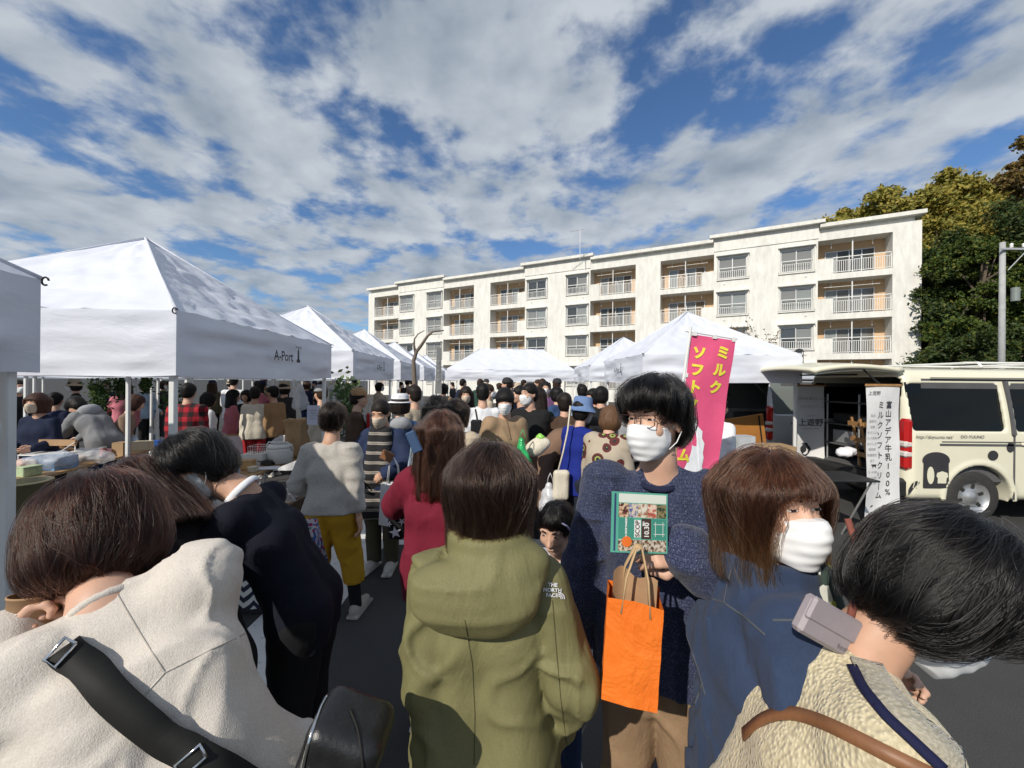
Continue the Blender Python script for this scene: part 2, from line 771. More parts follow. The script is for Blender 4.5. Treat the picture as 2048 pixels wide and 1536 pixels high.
def bx(b, x0, x1, y0, y1, z0, z1):
    b.box(((x0 + x1) / 2, (y0 + y1) / 2, (z0 + z1) / 2), (x1 - x0, y1 - y0, z1 - z0))


TH = .18
cuts = []
for i in range(NP):
    o = PER * i
    for a, b_ in BAL:
        cuts.append((a + o, b_ + o, 'b'))
    for a, b_ in WIN:
        cuts.append((a + o, b_ + o, 'w'))
cuts.sort()
xs = 0.0
for a, b_, kind in cuts:
    bx(w, xs, a, 0, TH, 0, ZT)                       # piers between openings
    if kind == 'b':
        z = 0
        for zf in ZF:
            bx(w, a, b_, .0, TH, z, zf)
            z = zf + OPEN
        bx(w, a, b_, .0, TH, z, ZT)
    else:
        z = 0
        for zf in ZF:
            bx(w, a, b_, 0, TH, z, zf + .38)
            z = zf + 1.93
        bx(w, a, b_, 0, TH, z, ZT)
    xs = b_
bx(w, xs, LT, 0, TH, 0, ZT)
bx(w, 0, TH, TH, DEEP, 0, ZT)
bx(w, LT - TH, LT, TH, DEEP, 0, ZT)
bx(w, TH, LT - TH, DEEP - TH, DEEP, 0, ZT)
w.build('wall', m_wall, bld)

rf = MB()
bx(rf, .35, LT - .3, .12, DEEP - .1, ZT + .003, ZT + .33)
roof = rf.build('roof', m_wall, bld)
ev = MB()
for i in range(NP):
    o = PER * i
    for x0, x1 in ((o - .25 if i else -.05, o + 4.80), (o + 11.34, o + PER - .26 + (.8 if i == NP - 1 else 0))):
        bx(ev, x0, x1, -.30, DEEP + .2, ZT + .333, ZT + .58)
ev.build('roof_eave', m_wall, roof)
rv = MB()
for i in range(NP):
    o = PER * i
    bx(rv, o + 4.84, o + 11.30, -.06, DEEP - 1.0, ZT - .35, ZT + .62)
rv.build('stair_parapet', m_wall, roof)
rc = MB()
for i in range(NP):
    o = PER * i
    bx(rc, o + 4.55, o + 11.60, -.42, DEEP - .8, ZT + .623, ZT + .86)
rc.build('parapet_cap', m_wall, roof)


def railing(x0, x1, zf, parent, name='railing', h=1.08, step=.115, y=.05):
    b = MB()
    b.box(((x0 + x1) / 2, y, zf + h), (x1 - x0, .05, .05))
    b.box(((x0 + x1) / 2, y, zf + h - .22), (x1 - x0, .03, .03))
    b.box(((x0 + x1) / 2, y, zf + .10), (x1 - x0, .04, .04))
    n = int((x1 - x0) / step)
    for k in range(n + 1):
        xx = x0 + (x1 - x0) * k / n
        b.box((xx, y, zf + .10 + (h - .32) / 2), (.028, .025, h - .32))
    for k in range(3):
        xx = x0 + .02 + (x1 - x0 - .04) * k / 2
        b.box((xx, y + .035, zf + h / 2), (.045, .04, h))
    return b.build(name, m_white_metal, parent)


def sash(x0, x1, y, z0, z1, n, parent, kinds):
    fr = MB()
    bw = .05
    for k in range(n + 1):
        xx = x0 + (x1 - x0) * k / n
        fr.box((min(max(xx, x0 + bw / 2), x1 - bw / 2), y - .02, (z0 + z1) / 2), (bw, .07, z1 - z0))
    for zz in (z0 + bw / 2, z1 - bw / 2):
        fr.box(((x0 + x1) / 2, y - .021, zz), (x1 - x0, .06, bw))
    f = fr.build('window', m_alu, parent)
    for k in range(n):
        a, b_ = x0 + (x1 - x0) * k / n, x0 + (x1 - x0) * (k + 1) / n
        p = MB()
        p.box(((a + b_) / 2, y + .01 + .015 * (k % 2), (z0 + z1) / 2), (b_ - a - .02, .01, z1 - z0 - .04))
        pane_parent = f if parent is bld else parent
        p.build('pane', m_pane[kinds[k % len(kinds)]], pane_parent)
    return f


rr = random.Random(3)
for i in range(NP):
    o = PER * i
    for bi, (a, b_) in enumerate(BAL):
        a, b_ = a + o, b_ + o
        block_left = bi == 0                      # the solid parapet stands on the stair-block side
        for fi, zf in enumerate(ZF):
            if fi == 0 and i > 0:
                pass
            bal = MB()
            bd = 1.25
            bx(bal, a, b_, TH, bd, zf - .17, zf)                          # floor
            bx(bal, a - .05, a, TH + .003, bd, zf, zf + OPEN + .06)             # side cheeks
            bx(bal, b_, b_ + .05, TH + .003, bd, zf, zf + OPEN + .06)
            pw = .80
            if block_left:
                bx(bal, b_ - pw, b_, .0, .12, zf + .003, zf + 1.05)
            else:
                bx(bal, a, a + pw, .0, .12, zf + .003, zf + 1.05)
            bo = bal.build('balcony', m_wall, bld)
            sf = MB()
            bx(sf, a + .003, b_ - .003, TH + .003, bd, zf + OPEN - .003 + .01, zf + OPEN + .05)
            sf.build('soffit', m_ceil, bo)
            bk = MB()
            bx(bk, a, b_, bd, bd + .1, zf, zf + OPEN + .05)
            bk.build('back_wall', m_peach, bo)
            if block_left:
                railing(a + .03, b_ - pw - .02, zf, bo)
                d0, d1 = a + .55, b_ - .62
            else:
                railing(a + pw + .02, b_ - .03, zf, bo)
                d0, d1 = a + .62, b_ - .55
            ks = [rr.choice([0, 1, 1, 2]) for _ in range(4)]
            sash(d0, d1, bd - .02, zf + .05, zf + 1.82, 4, bo, ks)
            pp = MB()
            pp.tube([((d0 + d1) / 2 - .05, .28, zf), ((d0 + d1) / 2 - .05, .28, zf + OPEN)], .04, 8)
            xh = (a + b_) / 2
            for hx in (xh - 1.1, xh + 1.1):
                pp.tube([(hx, .55, zf + OPEN), (hx, .55, zf + OPEN - .45)], .02, 6)
            if (fi + i + bi) % 3 == 2:
                pp.tube([(xh - 1.5, .55, zf + OPEN - .42), (xh + 1.5, .55, zf + OPEN - .42)], .018, 6)
            pp.build('drain_pipe', m_white_metal, bo)
            if (fi * 2 + i + bi) % 3 == 1:
                ac = MB()
                xa = d0 - .25 if not block_left else d1 + .05
                ac.box((xa, bd - .22, zf + .30), (.62, .26, .52), None, .02)
                ac.build('air_conditioner', m_white_metal, bo)
    for wi, (a, b_) in enumerate(WIN):
        a, b_ = a + o, b_ + o
        for fi, zf in enumerate(ZF):
            ks = [rr.choice([0, 1, 1]), rr.choice([0, 1, 2])]
            f = sash(a + .02, b_ - .02, .10, zf + .40, zf + 1.91, 2, bld, ks)
            railing(a + .05, b_ - .05, zf + .30, f, 'window_guard', .85, .125, -.10)
            h = MB()
            bx(h, a - .14, b_ + .14, -.28, -.002, zf + 2.10, zf + 2.20)
            bx(h, a - .12, b_ + .12, -.10, -.003, zf + .26, zf + .33)
            bx(h, a - .13, a - .05, -.12, -.003, zf + .36, zf + 2.06)
            bx(h, b_ + .05, b_ + .13, -.12, -.003, zf + .36, zf + 2.06)
            h.build('window_hood', m_wall, f)
            v = MB()
            v.lathe([(.07, 0), (.06, .05), (.02, .07)], ((a + b_) / 2 + .55 * (1 if wi else -1), -.002, zf - .02), 10, Matrix.Rotation(R_(90), 3, 'X'))
            v.build('vent', m_white_metal, f)

# low annexe beyond the market, between the tents and the block
an = empty('annexe', (-2.2, 32.5, 0), math.atan2(-FD.y, -FD.x))
tag(an, 'low flat-roofed porch at the foot of the apartment block', 'porch')
b = MB()
b.box((0, 0, 1.1), (9, 3, 2.2))
b.build('wall', m_wall, an)
b = MB()
b.box((0, -.2, 2.38), (9.6, 3.6, .35))
b.build('roof', plain('grey_fascia', (.12, .13, .15), .7), an)

# television aerial
an = empty('television_aerial', at(1160, 512, 33.5))
tag(an, 'thin television aerial on the roof of the apartment block', 'aerial')
b = MB()
zt = 2.35
b.tube([(0, 0, -.25), (0, 0, zt)], .03, 6)
mast = b.build('mast', m_alu, an)
b = MB()
b.tube([(-.85, 0, 2.1), (.35, 0, 2.34)], .018, 6)
for k in range(5):
    b.tube([(-.8 + .25 * k, -.3, 2.11 + .05 * k), (-.8 + .25 * k, .3, 2.11 + .05 * k)], .012, 5)
b.build('upper_antenna', m_alu, an)
b = MB()
b.tube([(-1.45, 0, .55), (1.1, 0, .95)], .02, 6)
for k in range(13):
    x = -1.4 + .2 * k
    b.tube([(x, -.1, .56 + .157 * (x + 1.45) - .12), (x, .1, .56 + .157 * (x + 1.45) + .12)], .012, 5)
b.build('lower_antenna', m_alu, an)


# --- trees ----------------------------------------------------------------
def leaf_mat(name, stops):
    t = NT(name)
    gi = t.n('ShaderNodeNewGeometry')
    c = t.ramp(gi.outputs['Random Per Island'], stops)
    t.set(color=c, rough=.6, spec=.3)
    tr = t.n('ShaderNodeBsdfTranslucent')
    t.l(c, tr.inputs[0])
    mx = t.n('ShaderNodeMixShader')
    mx.inputs[0].default_value = .22
    t.l(t.b.outputs[0], mx.inputs[1])
    t.l(tr.outputs[0], mx.inputs[2])
    t.l(mx.outputs[0], t.o.inputs[0])
    return t.m


m_leaf_gold = leaf_mat('leaf_gold', [(0, (.16, .17, .035)), (.35, (.29, .25, .05)), (.7, (.36, .28, .055)), (1, (.20, .23, .05))])
m_leaf_green = leaf_mat('leaf_green', [(0, (.030, .055, .012)), (.5, (.060, .10, .018)), (.85, (.11, .14, .02)), (1, (.15, .14, .02))])
m_leaf_deep = leaf_mat('leaf_deep', [(0, (.020, .040, .012)), (.6, (.045, .075, .016)), (1, (.10, .11, .022))])
m_leaf_rust = leaf_mat('leaf_rust', [(0, (.10, .07, .025)), (.5, (.18, .11, .03)), (1, (.14, .12, .03))])
m_bark = plain('bark', (.085, .065, .045), .95, .35, 8, bump=.6, bscale=22)


def leaf_cloud(pts, size, rs):
    """one small bent leaf (two quads) at every point"""
    n = len(pts)
    d = rs.normal(size=(n, 3))
    d /= np.linalg.norm(d, axis=1)[:, None]
    e = rs.normal(size=(n, 3))
    e -= d * (d * e).sum(1)[:, None]
    e /= np.linalg.norm(e, axis=1)[:, None]
    f = np.cross(d, e)
    s = size * rs.uniform(.6, 1.35, n)[:, None]
    V = np.stack([pts - d * s, pts + e * s * .55 + f * s * .16, pts + d * s, pts - e * s * .55 + f * s * .16], 1).reshape(-1, 3)
    F = np.arange(n * 4).reshape(-1, 4)
    return V, F


def tree(label, x, y, trunk_h, crown, size, n_leaf, mat, seed, trunk_r=.25, group=None, nclump=60, mix=None):
    """crown: list of (dx, dy, z, rx, ry, rz) lobes"""
    rs = np.random.RandomState(seed)
    root = empty('tree', (x, y, 0))
    tag(root, label, 'tree', group)
    b = MB()
    top = max(c[2] for c in crown)
    pts = [(rs.normal() * .1 * k, rs.normal() * .1 * k, trunk_h * k / 4 if k < 4 else top) for k in range(5)]
    b.tube(pts, [trunk_r * (1 - .19 * k) for k in range(5)], 10)
    cl = []
    for (dx, dy, z, rx, ry, rz) in crown:
        m = max(3, int(nclump / len(crown)))
        for k in range(m):
            v = rs.normal(size=3)
            v /= np.linalg.norm(v)
            rad = rs.uniform(.45, 1.02)
            c = np.array([dx + v[0] * rx * rad, dy + v[1] * ry * rad, z + v[2] * rz * rad])
            cl.append((c, rs.uniform(.12, .36) * (rx + rz) / 2))
            if k % 4 == 0:
                p0 = Vector(pts[3]).lerp(Vector(pts[4]), rs.uniform(0, .8))
                mid = p0.lerp(Vector(c), .5) + Vector((0, 0, .25))
                b.tube([p0, mid, Vector(c)], [trunk_r * .3, trunk_r * .18, .02], 5)
    b.build('trunk', m_bark, root, True)
    per = n_leaf // len(cl)
    P = []
    for c, r in cl:
        q = rs.normal(size=(per, 3))
        q /= np.linalg.norm(q, axis=1)[:, None]
        q *= (np.abs(rs.normal(.72, .30, per)))[:, None] * r
        q[:, 2] *= .7
        P.append(c + q)
    V, F = leaf_cloud(np.concatenate(P), size, rs)
    me = mesh_np('crown', V, F, False)
    link('crown', me, mat, root)
    return root


TG = 'trees beside the apartment block'
tree('tall golden autumn tree rising behind the right end of the apartment block', 39.0, 36, 9, [(0, 0, 16.5, 4.6, 4.0, 4.0), (-6.2, 0, 15.6, 4.0, 3.4, 3.4), (-2.6, 0, 17.6, 3.6, 3, 3.0), (2.6, 0, 18.2, 3.0, 3, 3.6), (5, 0, 14.5, 5, 4, 5.0), (-1, 0, 11, 6, 3, 4)], 0.194, 78000, m_leaf_gold, 1, .5, TG, 190)
tree('broad yellow-green tree close against the end wall of the apartment block', 31.3, 27.5, 6, [(0, 0, 11.0, 2.8, 2.4, 3.0), (.4, -.5, 7.2, 3.0, 2.4, 3.2), (.0, 0, 3.6, 3.0, 2.4, 3.2)], 0.144, 48000, m_leaf_gold, 2, .35, TG, 130)
tree('dark green evergreen tree behind the utility pole', 30.6, 24.5, 4, [(0, 0, 10.0, 4.2, 2.6, 3.0), (1.5, -1, 6.5, 4.2, 2.6, 3.2), (-2.6, 0, 5.6, 3.2, 2.2, 3.2), (0, -1, 2.6, 5.4, 2.4, 2.6)], 0.130, 69000, m_leaf_deep, 3, .35, TG, 170)
tree('layered mid-green tree between the golden tree and the utility pole', 27.6, 23.0, 4, [(0, 0, 9.2, 2.4, 2.0, 1.2), (.8, -.4, 7.0, 2.6, 2.0, 1.2), (-.4, 0, 4.6, 2.6, 2.0, 1.3), (.4, 0, 2.2, 2.8, 2, 1.6)], 0.108, 42000, m_leaf_green, 4, .28, TG, 120)
tree('rust-tinged tree at the right edge of the picture above the pole', 34.3, 26.0, 8, [(1.2, 0, 17.0, 2.0, 2.0, 1.8), (.4, 0, 14.6, 2.4, 2.2, 1.8), (0, 0, 12, 2.4, 2.2, 1.8)], 0.144, 22500, m_leaf_rust, 5, .3, TG, 60)
tree('shadowy undergrowth tree low behind the parked vans', 24.2, 20.6, 1.5, [(0, 0, 2.4, 2.6, 1.4, 2.2), (3.5, 0, 2.6, 3.0, 1.4, 2.4)], 0.108, 27000, m_leaf_deep, 6, .2, TG, 80)
tree('dark tree closing the gap at the far right edge', 36.0, 29.0, 3, [(0, 0, 4.0, 5.0, 2.0, 4.0), (-2, 1, 9.0, 5.0, 2.0, 4.0)], 0.158, 45000, m_leaf_deep, 8, .3, TG, 110)

# bare young tree before the facade
rs = np.random.RandomState(9)
bt = empty('tree', (at(1530, 740, 17).x, 17, 0))
tag(bt, 'small nearly bare tree with a few dry brown leaves before the facade', 'tree')
b = MB()
tips = []


def twig(p, d, ln, r, lvl):
    q = p + d * ln
    m = p.lerp(q, .5) + Vector((rs.normal() * .03, rs.normal() * .03, 0)) * ln
    b.tube([p, m, q], [r, r * .8, r * .55], 5)
    if lvl == 0:
        tips.append(q)
        return
    if lvl < 3:
        tips.append(q)
    for k in range(3 if lvl > 1 else 2):
        nd = (d + Vector((rs.normal() * .55, rs.normal() * .55, rs.normal() * .22 + .1))).normalized()
        twig(p.lerp(q, rs.uniform(.55, 1)), nd, ln * rs.uniform(.6, .85), r * .6, lvl - 1)


twig(Vector((0, 0, 0)), Vector((0, 0, 1)), 1.9, .055, 5)
b.build('trunk', m_bark, bt, True)
P = np.array([np.array(tips[i % len(tips)]) + rs.normal(size=3) * .05 for i in range(len(tips) * 3)])
V, F = leaf_cloud(P, .05, rs)
link('crown', mesh_np('crown', V, F, False), m_leaf_rust, bt)

# utility pole
up = empty('utility_pole', (at(2003, 740, 17.5).x, 17.5, 0))
tag(up, 'grey concrete utility pole with insulators before the dark trees', 'pole')
b = MB()
b.tube([(0, 0, 0), (0, 0, 8.2)], [.125, .095], 14)
b.build('post', plain('concrete_pole', (.36, .37, .37), .85, .12, bump=.2), up, True)
b = MB()
b.box((.55, -.16, 7.85), (1.7, .08, .08))
b.tube([(.05, -.16, 6.9), (.9, -.16, 7.8)], .02, 6)
b.build('cross_arm', m_alu, up)
for k, x in enumerate((.2, .75, 1.25)):
    b = MB()
    b.lathe([(.03, 0), (.07, .05), (.04, .1), (.07, .15), (.03, .22)], (x, -.16, 7.89), 10)
    b.build('insulator', m_white_metal, up, True)
b = MB()
b.tube([(.34, -.2, 5.5), (.34, -.2, 6.1)], .14, 12)
b.build('transformer', plain('transformer_grey', (.2, .23, .22), .6), up)
cb = MB()
for dz, dy in ((7.95, -.2), (7.9, .1), (6.0, -.1)):
    pts = [(x, dy, dz - .5 * math.sin(math.pi * (x) / 14) + .05 * x) for x in np.linspace(.4, 14, 9)]
    cb.tube(pts, .012, 4)
cb.build('cable', m_dark_gap, up)

# lamp post before the facade
lp = empty('lamp_post', (at(1598, 740, 15).x, 15, 0))
tag(lp, 'slim dark lantern lamp post between the tent corner and the facade', 'lamp post')
b = MB()
b.tube([(0, 0, 0), (0, 0, 2.55)], .035, 8)
b.build('post', plain('lamp_black', (.03, .03, .032), .5), lp)
b = MB()
for k in range(4):
    t = math.pi / 4 + k * math.pi / 2
    b.tube([(.13 * math.cos(t), .13 * math.sin(t), 2.55), (.13 * math.cos(t), .13 * math.sin(t), 2.95)], .012, 5)
b.lathe([(.15, 2.53), (.15, 2.56)], n=12)
b.lathe([(.16, 2.95), (.16, 2.98), (.08, 3.06), (.02, 3.08)], n=12)
b.build('lantern', MATS['lamp_black'], lp)
b = MB()
b.lathe([(.09, 2.57), (.09, 2.94)], n=12)
b.build('glass', plain('lantern_glass', (.6, .6, .55), .2), lp)
# ------------------------------------------------------------------ tents
def tent_mat():
    t = NT('tent_fabric')
    f = t.noise(400, 1, .5)
    w = t.noise(3.2, 4, .55, t.coord((1, 1, 2.2)), .4)
    t.set(color=t.ramp(t.noise(1.5, 4, .6), [(.3, (.76, .79, .88)), (.7, (.83, .86, .94))]), rough=.6, spec=.35)
    t.bump(t.math('ADD', w, t.math('MULTIPLY', f, .02)), .20, .05)
    tr = t.n('ShaderNodeBsdfTranslucent')
    tr.inputs[0].default_value = (.80, .80, .86, 1)
    mx = t.n('ShaderNodeMixShader')
    mx.inputs[0].default_value = .20
    t.l(t.b.outputs[0], mx.inputs[1])
    t.l(tr.outputs[0], mx.inputs[2])
    t.l(mx.outputs[0], t.o.inputs[0])
    return t.m


m_tent = tent_mat()
m_leg = plain('tent_leg_white', (.72, .73, .72), .4, .06)
m_ink = plain('black_ink', (.03, .03, .035), .7)
ZE, ZV, ZP = 2.13, 1.72, 2.98


def fold(p, seed, fr, amp):
    return float(vnoise(np.array([p], np.float32), seed, fr)[0]) * amp


def panel_mesh(A, B, P, Q, seed):
    """roof panel: eave A-B, top edge P-Q (P = Q for a pyramid)"""
    A, B, P, Q = Vector(A), Vector(B), Vector(P), Vector(Q)
    n = (B - A).cross(P - A).normalized()
    nu, nv = 44, 34
    Us, Vs = np.meshgrid(np.linspace(0, 1, nu + 1), np.linspace(0, 1, nv + 1))
    tp = 1 - Vs
    a, b, p, q = (np.array(v) for v in (A, B, P, Q))
    L = a + (p - a) * Vs[..., None]
    Rr = b + (q - b) * Vs[..., None]
    X = L + (Rr - L) * Us[..., None]
    span = np.linalg.norm(Rr - L, axis=-1)
    e = np.sin(math.pi * Us) * np.minimum(1, span / 1.0)
    flat = X.reshape(-1, 3).astype(np.float32)
    wr = vnoise(flat, seed, (7, 7, 16)).reshape(e.shape) * .017 + vnoise(flat, seed + 1, (19, 19, 34)).reshape(e.shape) * .011
    rad = np.sin(Us * 17 + Vs * 3 + seed) * .006 * Vs
    sag = -.045 * np.sin(math.pi * Us) * np.sin(math.pi * np.clip(Vs, 0, 1)) * np.minimum(1, span / 1.2)
    X = X + np.array(n) * ((wr + rad) * np.minimum(1, e * 3) + sag)[..., None]
    F = [(j * (nu + 1) + i, j * (nu + 1) + i + 1, (j + 1) * (nu + 1) + i + 1, (j + 1) * (nu + 1) + i) for j in range(nv) for i in range(nu)]
    return mesh_np('canopy_panel', X.reshape(-1, 3), np.array(F))


def valance_mesh(A, B, seed):
    A, B = np.array(A, float), np.array(B, float)
    nu, nv = 48, 16
    d = (B - A) / np.linalg.norm(B - A)
    out = np.array([d[1], -d[0], 0])
    Us, Vs = np.meshgrid(np.linspace(0, 1, nu + 1), np.linspace(0, 1, nv + 1))
    X = A + (B - A) * Us[..., None] + np.array([0, 0, -(ZE - ZV)]) * Vs[..., None]
    L = np.linalg.norm(B - A)
    flat = np.stack([Us * L, Vs * .41, Us * 0], -1).reshape(-1, 3).astype(np.float32)
    w = vnoise(flat, seed, (1.3, 10, 1)).reshape(Us.shape) * .034 + vnoise(flat, seed + 3, (4.0, 18, 1)).reshape(Us.shape) * .012
    env = np.minimum(1, np.minimum(Us, 1 - Us) * 12)
    X = X + out * (w * env * np.minimum(1, Vs * 4) + .012 * np.sin(Vs * 3.1) * env)[..., None]
    X[..., 2] += (-.018 * np.sin(math.pi * Us) + .008 * np.sin(Us * 9 + seed)) * Vs * env
    F = [(j * (nu + 1) + i + 1, j * (nu + 1) + i, (j + 1) * (nu + 1) + i, (j + 1) * (nu + 1) + i + 1) for j in range(nv) for i in range(nu)]
    return mesh_np('valance', X.reshape(-1, 3), np.array(F))


def make_tent(w, d, ridge, seed):
    root = empty('market_tent')
    hw, hd = w / 2, d / 2
    c = [(-hw, -hd, ZE), (hw, -hd, ZE), (hw, hd, ZE), (-hw, hd, ZE)]
    p0, p1 = ((-ridge / 2, 0, ZP), (ridge / 2, 0, ZP))
    tops = [(p0, p1), (p1, p1), (p1, p0), (p0, p0)]
    for k in range(4):
        A, B = c[k], c[(k + 1) % 4]
        link('canopy_panel', panel_mesh(A, B, tops[k][0], tops[k][1], seed + 5 * k), m_tent, root)
        va = link('valance', valance_mesh(A, B, seed + 40 + 3 * k), m_tent, root)
        if k in (1, 3):
            me = text_mesh('lettering', 'A-Port', .125, sx=.95, offset=.002)
            s_ = 1 if k == 1 else -1
            me.transform(frame_mat((s_ * (hw + .058), -.03 * s_, 1.915), (0, s_, 0), (0, 0, 1)))
            link('lettering', me, m_ink, va)
            mk = MB()
            o = Vector((s_ * (hw + .058), .24 * s_, 1.87))
            ax = Vector((0, s_, 0))
            mk.prism([(-.035, 0), (.035, 0), (.03, .03), (.016, .034), (.012, .13), (-.012, .13), (-.016, .034), (-.03, .03)], o, ax, (0, 0, 1), .002)
            mk.prism([(-.01, .14), (.01, .14), (0, .165)], o, ax, (0, 0, 1), .002)
            for sgn in (-1, 1):
                for t in (.3, -.1):
                    mk.prism([(sgn * .022, .145), (sgn * .06, .145 + .03 * t * 2), (sgn * .06, .149 + .03 * t * 2), (sgn * .022, .150)][::sgn], o, ax, (0, 0, 1), .002)
            mk.build('lighthouse_mark', m_ink, va)
    hem = MB()
    for k in range(4):
        A = Vector(c[k])
        tp = tops[k][0]
        hem.tube([A + Vector((0, 0, .004)), A.lerp(Vector(tp), .5) + Vector((0, 0, -.016)), Vector(tp) + Vector((0, 0, .01))], .011, 6)
    if ridge:
        hem.tube([Vector(p0) + Vector((0, 0, .01)), Vector(p1) + Vector((0, 0, .01))], .012, 6)
    hem.build('hip_seam', m_tent, root, True)
    ins = .06
    for (x, y, z) in c:
        x, y = x - math.copysign(ins, x), y - math.copysign(ins, y)
        lg = MB()
        lg.box((x, y, 1.12), (.036, .036, 2.0), bev=.004)
        lg.box((x, y, .34), (.045, .045, .62), bev=.004)
        lo = lg.build('leg', m_leg, root)
        ft = MB()
        ft.box((x, y, .008), (.11, .11, .014), bev=.003)
        ft.build('foot', m_leg, lo)
        ck = MB()
        ck.tube([(x + math.copysign(.062 + .015 * math.cos(q), x), y + math.copysign(.075, y), 2.125 + .018 * math.sin(q)) for q in np.linspace(.2, 5.2, 9)], .004, 6)
        ck.build('hook', m_dark_gap, lo)
    tr = MB()
    for k in range(4):
        A, B = Vector(c[k]), Vector(c[(k + 1) % 4])
        i_ = (Vector((0, 0, 0)) - (A + B) / 2)
        i_.z = 0
        i_ = i_.normalized() * ins
        n = 2
        for j in range(n):
            a = A.lerp(B, j / n + .02) + i_
            b_ = A.lerp(B, (j + 1) / n - .02) + i_
            tr.tube([(a.x, a.y, 2.06), (b_.x, b_.y, 1.80)], .011, 6)
            tr.tube([(a.x, a.y, 1.80), (b_.x, b_.y, 2.06)], .011, 6)
    tr.tube([(0, 0, 2.1), (0, 0, ZP - .03)], .02, 8)
    tr.build('truss', m_leg, root)
    return root


def place(root, x, y, rz, label, group=None, first=[True]):
    root.location = (x, y, 0)
    root.rotation_euler = (0, 0, rz)
    tag(root, label, 'tent', group)
    return root


SK = math.atan2(.061, 1.0)                         # the left row leans a little to the left as it recedes
GL, GR = 'white market tents of the left row', 'white market tents of the right row'
tp = make_tent(2.4, 2.4, 0, 100)
table_t = {}
for c_ in COL.objects:
    if c_.parent is not None:
        table_t.setdefault(c_.parent.name, []).append(c_)


def row_x(y):                                      # aisle edge of the left row
    return -2.11 - .061 * (y - 2.35)


place(tp, row_x(3.55) - 1.2, 3.55, SK, 'big white market tent with black lettering, second from the left edge', GL)
for y, lab in ((.42, 'white tent cut off by the left edge of the picture'),
               (6.72, 'white market tent right behind the big lettered one'),
               (9.75, 'third white tent down the left row beside the driftwood branch'),
               (12.9, 'fourth white tent down the left row'),
               (16.1, 'fifth white tent down the left row, left of the hanging grey banner'),
               (19.4, 'farthest small white tent of the left row')):
    t_ = copy_tree(tp, None, table_t)
    place(t_, row_x(y) - 1.2, y, SK, lab, GL)
for y, lab in ((7.0, 'white tent at right behind the pink banner'), (11.0, 'second white tent of the right row, its peak left of the pink banner')):
    t_ = copy_tree(tp, None, table_t)
    place(t_, 3.16, y, 0, lab, GR)
GB = 'white market tents of the row behind the left stalls'
for x, y, lab in ((-6.1, 6.9, 'white tent of the inner back row, its legs behind the stall tables'), (-6.3, 10.1, 'second white tent of the inner back row'), (-6.6, 13.3, 'third white tent of the inner back row'), (-10.9, 8.9, 'white back-row tent seen below the lettered tent, leftmost'),
                  (-8.8, 9.2, 'white back-row tent seen below the lettered tent, next to leftmost'),
                  (-9.1, 12.4, 'white back-row tent deep behind the stall tables'),
                  (-9.4, 15.6, 'farthest white back-row tent behind the red plaid shopper')):
    t_ = copy_tree(tp, None, table_t)
    place(t_, x, y, SK, lab, GB)
wide = make_tent(4.75, 2.4, 2.5, 300)
place(wide, -.05, 15.4, 0, 'wide white ridge tent closing the end of the aisle')

# hanging papers and sheet on the near posts
b = MB()
pp = at(18, 830, 1.55)
b.grid(lambda u, v: (-2.06 + .015 * math.sin(6 * v), 1.30 + .24 * u + .01 * math.sin(7 * v), 1.40 + .36 * v), 8, 10)
o = b.build('hanging_sheet', plain('pale_sheet', (.60, .61, .56), .8, .06), None, True)
tag(o, 'pale sheet hanging from the post at the left edge', 'sheet')

# ------------------------------------------------------------------ banners
def banner_cloth(name, w, h, mat, seed, wave=.018, parent=None):
    """a sheet in its own plane: x across (0..w), z down from 0, y out"""
    b = MB()
    rs_ = random.Random(seed)
    ph = [rs_.uniform(0, 6) for _ in range(4)]

    def fn(u, v):
        y = wave * math.sin(u * 5 + v * 4 + ph[0]) * (.3 + v) + wave * .5 * math.sin(v * 13 + u * 3 + ph[1])
        return (w * u, y, -h * v)
    b.grid(fn, 16, 40)
    return b.build(name, mat, parent, True), fn


def put_text(body, size, x, z, fn, w, h, mat, parent, dy=-.006, sx=1.0, rot=0.0, offset=0.0):
    """upright lettering on the cloth's front (facing -y)"""
    me = text_mesh('lettering', body, size, sx=sx, offset=offset)
    if rot:
        me.transform(Matrix.Rotation(rot, 4, 'Z'))
    co = np.empty(len(me.vertices) * 3, np.float32)
    me.vertices.foreach_get('co', co)
    co = co.reshape(-1, 3)
    out = []
    for c in co:
        xx, zz = x + c[0], z + c[1]
        y = fn(min(max(xx / w, 0), 1), min(max(-zz / h, 0), 1))[1]
        out.append((xx, y + dy, zz))
    me.vertices.foreach_set('co', np.array(out, np.float32).ravel())
    me.update()
    return link('lettering', me, mat, parent)


# pink nobori flag, leaning on its pole
PY = 3.25
tl, tr_, bl = at(1384, 668, PY), at(1470, 664, PY), at(1358, 915, PY)
pk = empty('banner_flag', (tl.x, PY, tl.z))
tag(pk, 'pink flag banner with yellow handwritten letters beside the man in navy', 'banner')
m_pink = cloth('pink_flag_cloth', (.72, .10, .22), wrinkle=.25, wscale=5)
pw_, ph_ = .385, 1.32
cl, fn = banner_cloth('cloth', pw_, ph_, m_pink, 4, .012, pk)
m_yel = plain('yellow_letters', (.80, .72, .06), .7)
for i, ch in enumerate('ミルク'):
    put_text(ch, .115, .285 - .01 * i, -.125 - .15 * i, fn, pw_, ph_, m_yel, cl, offset=.006)
for i, ch in enumerate('ソフトクリーム'):
    put_text(ch, .115, .085 - .004 * i, -.155 - .145 * i, fn, pw_, ph_, m_yel, cl, offset=.006)
sw = MB()
n = 26
prof = [(.10, -.66), (.13, -.70), (.15, -.76), (.20, -.80), (.205, -.86), (.235, -.90), (.235, -.98), (.25, -1.02), (.25, -1.10), (.265, -1.14), (.26, -1.30)]
poly = [(.08, -1.30), (.08, -.80), (.085, -.74)] + prof
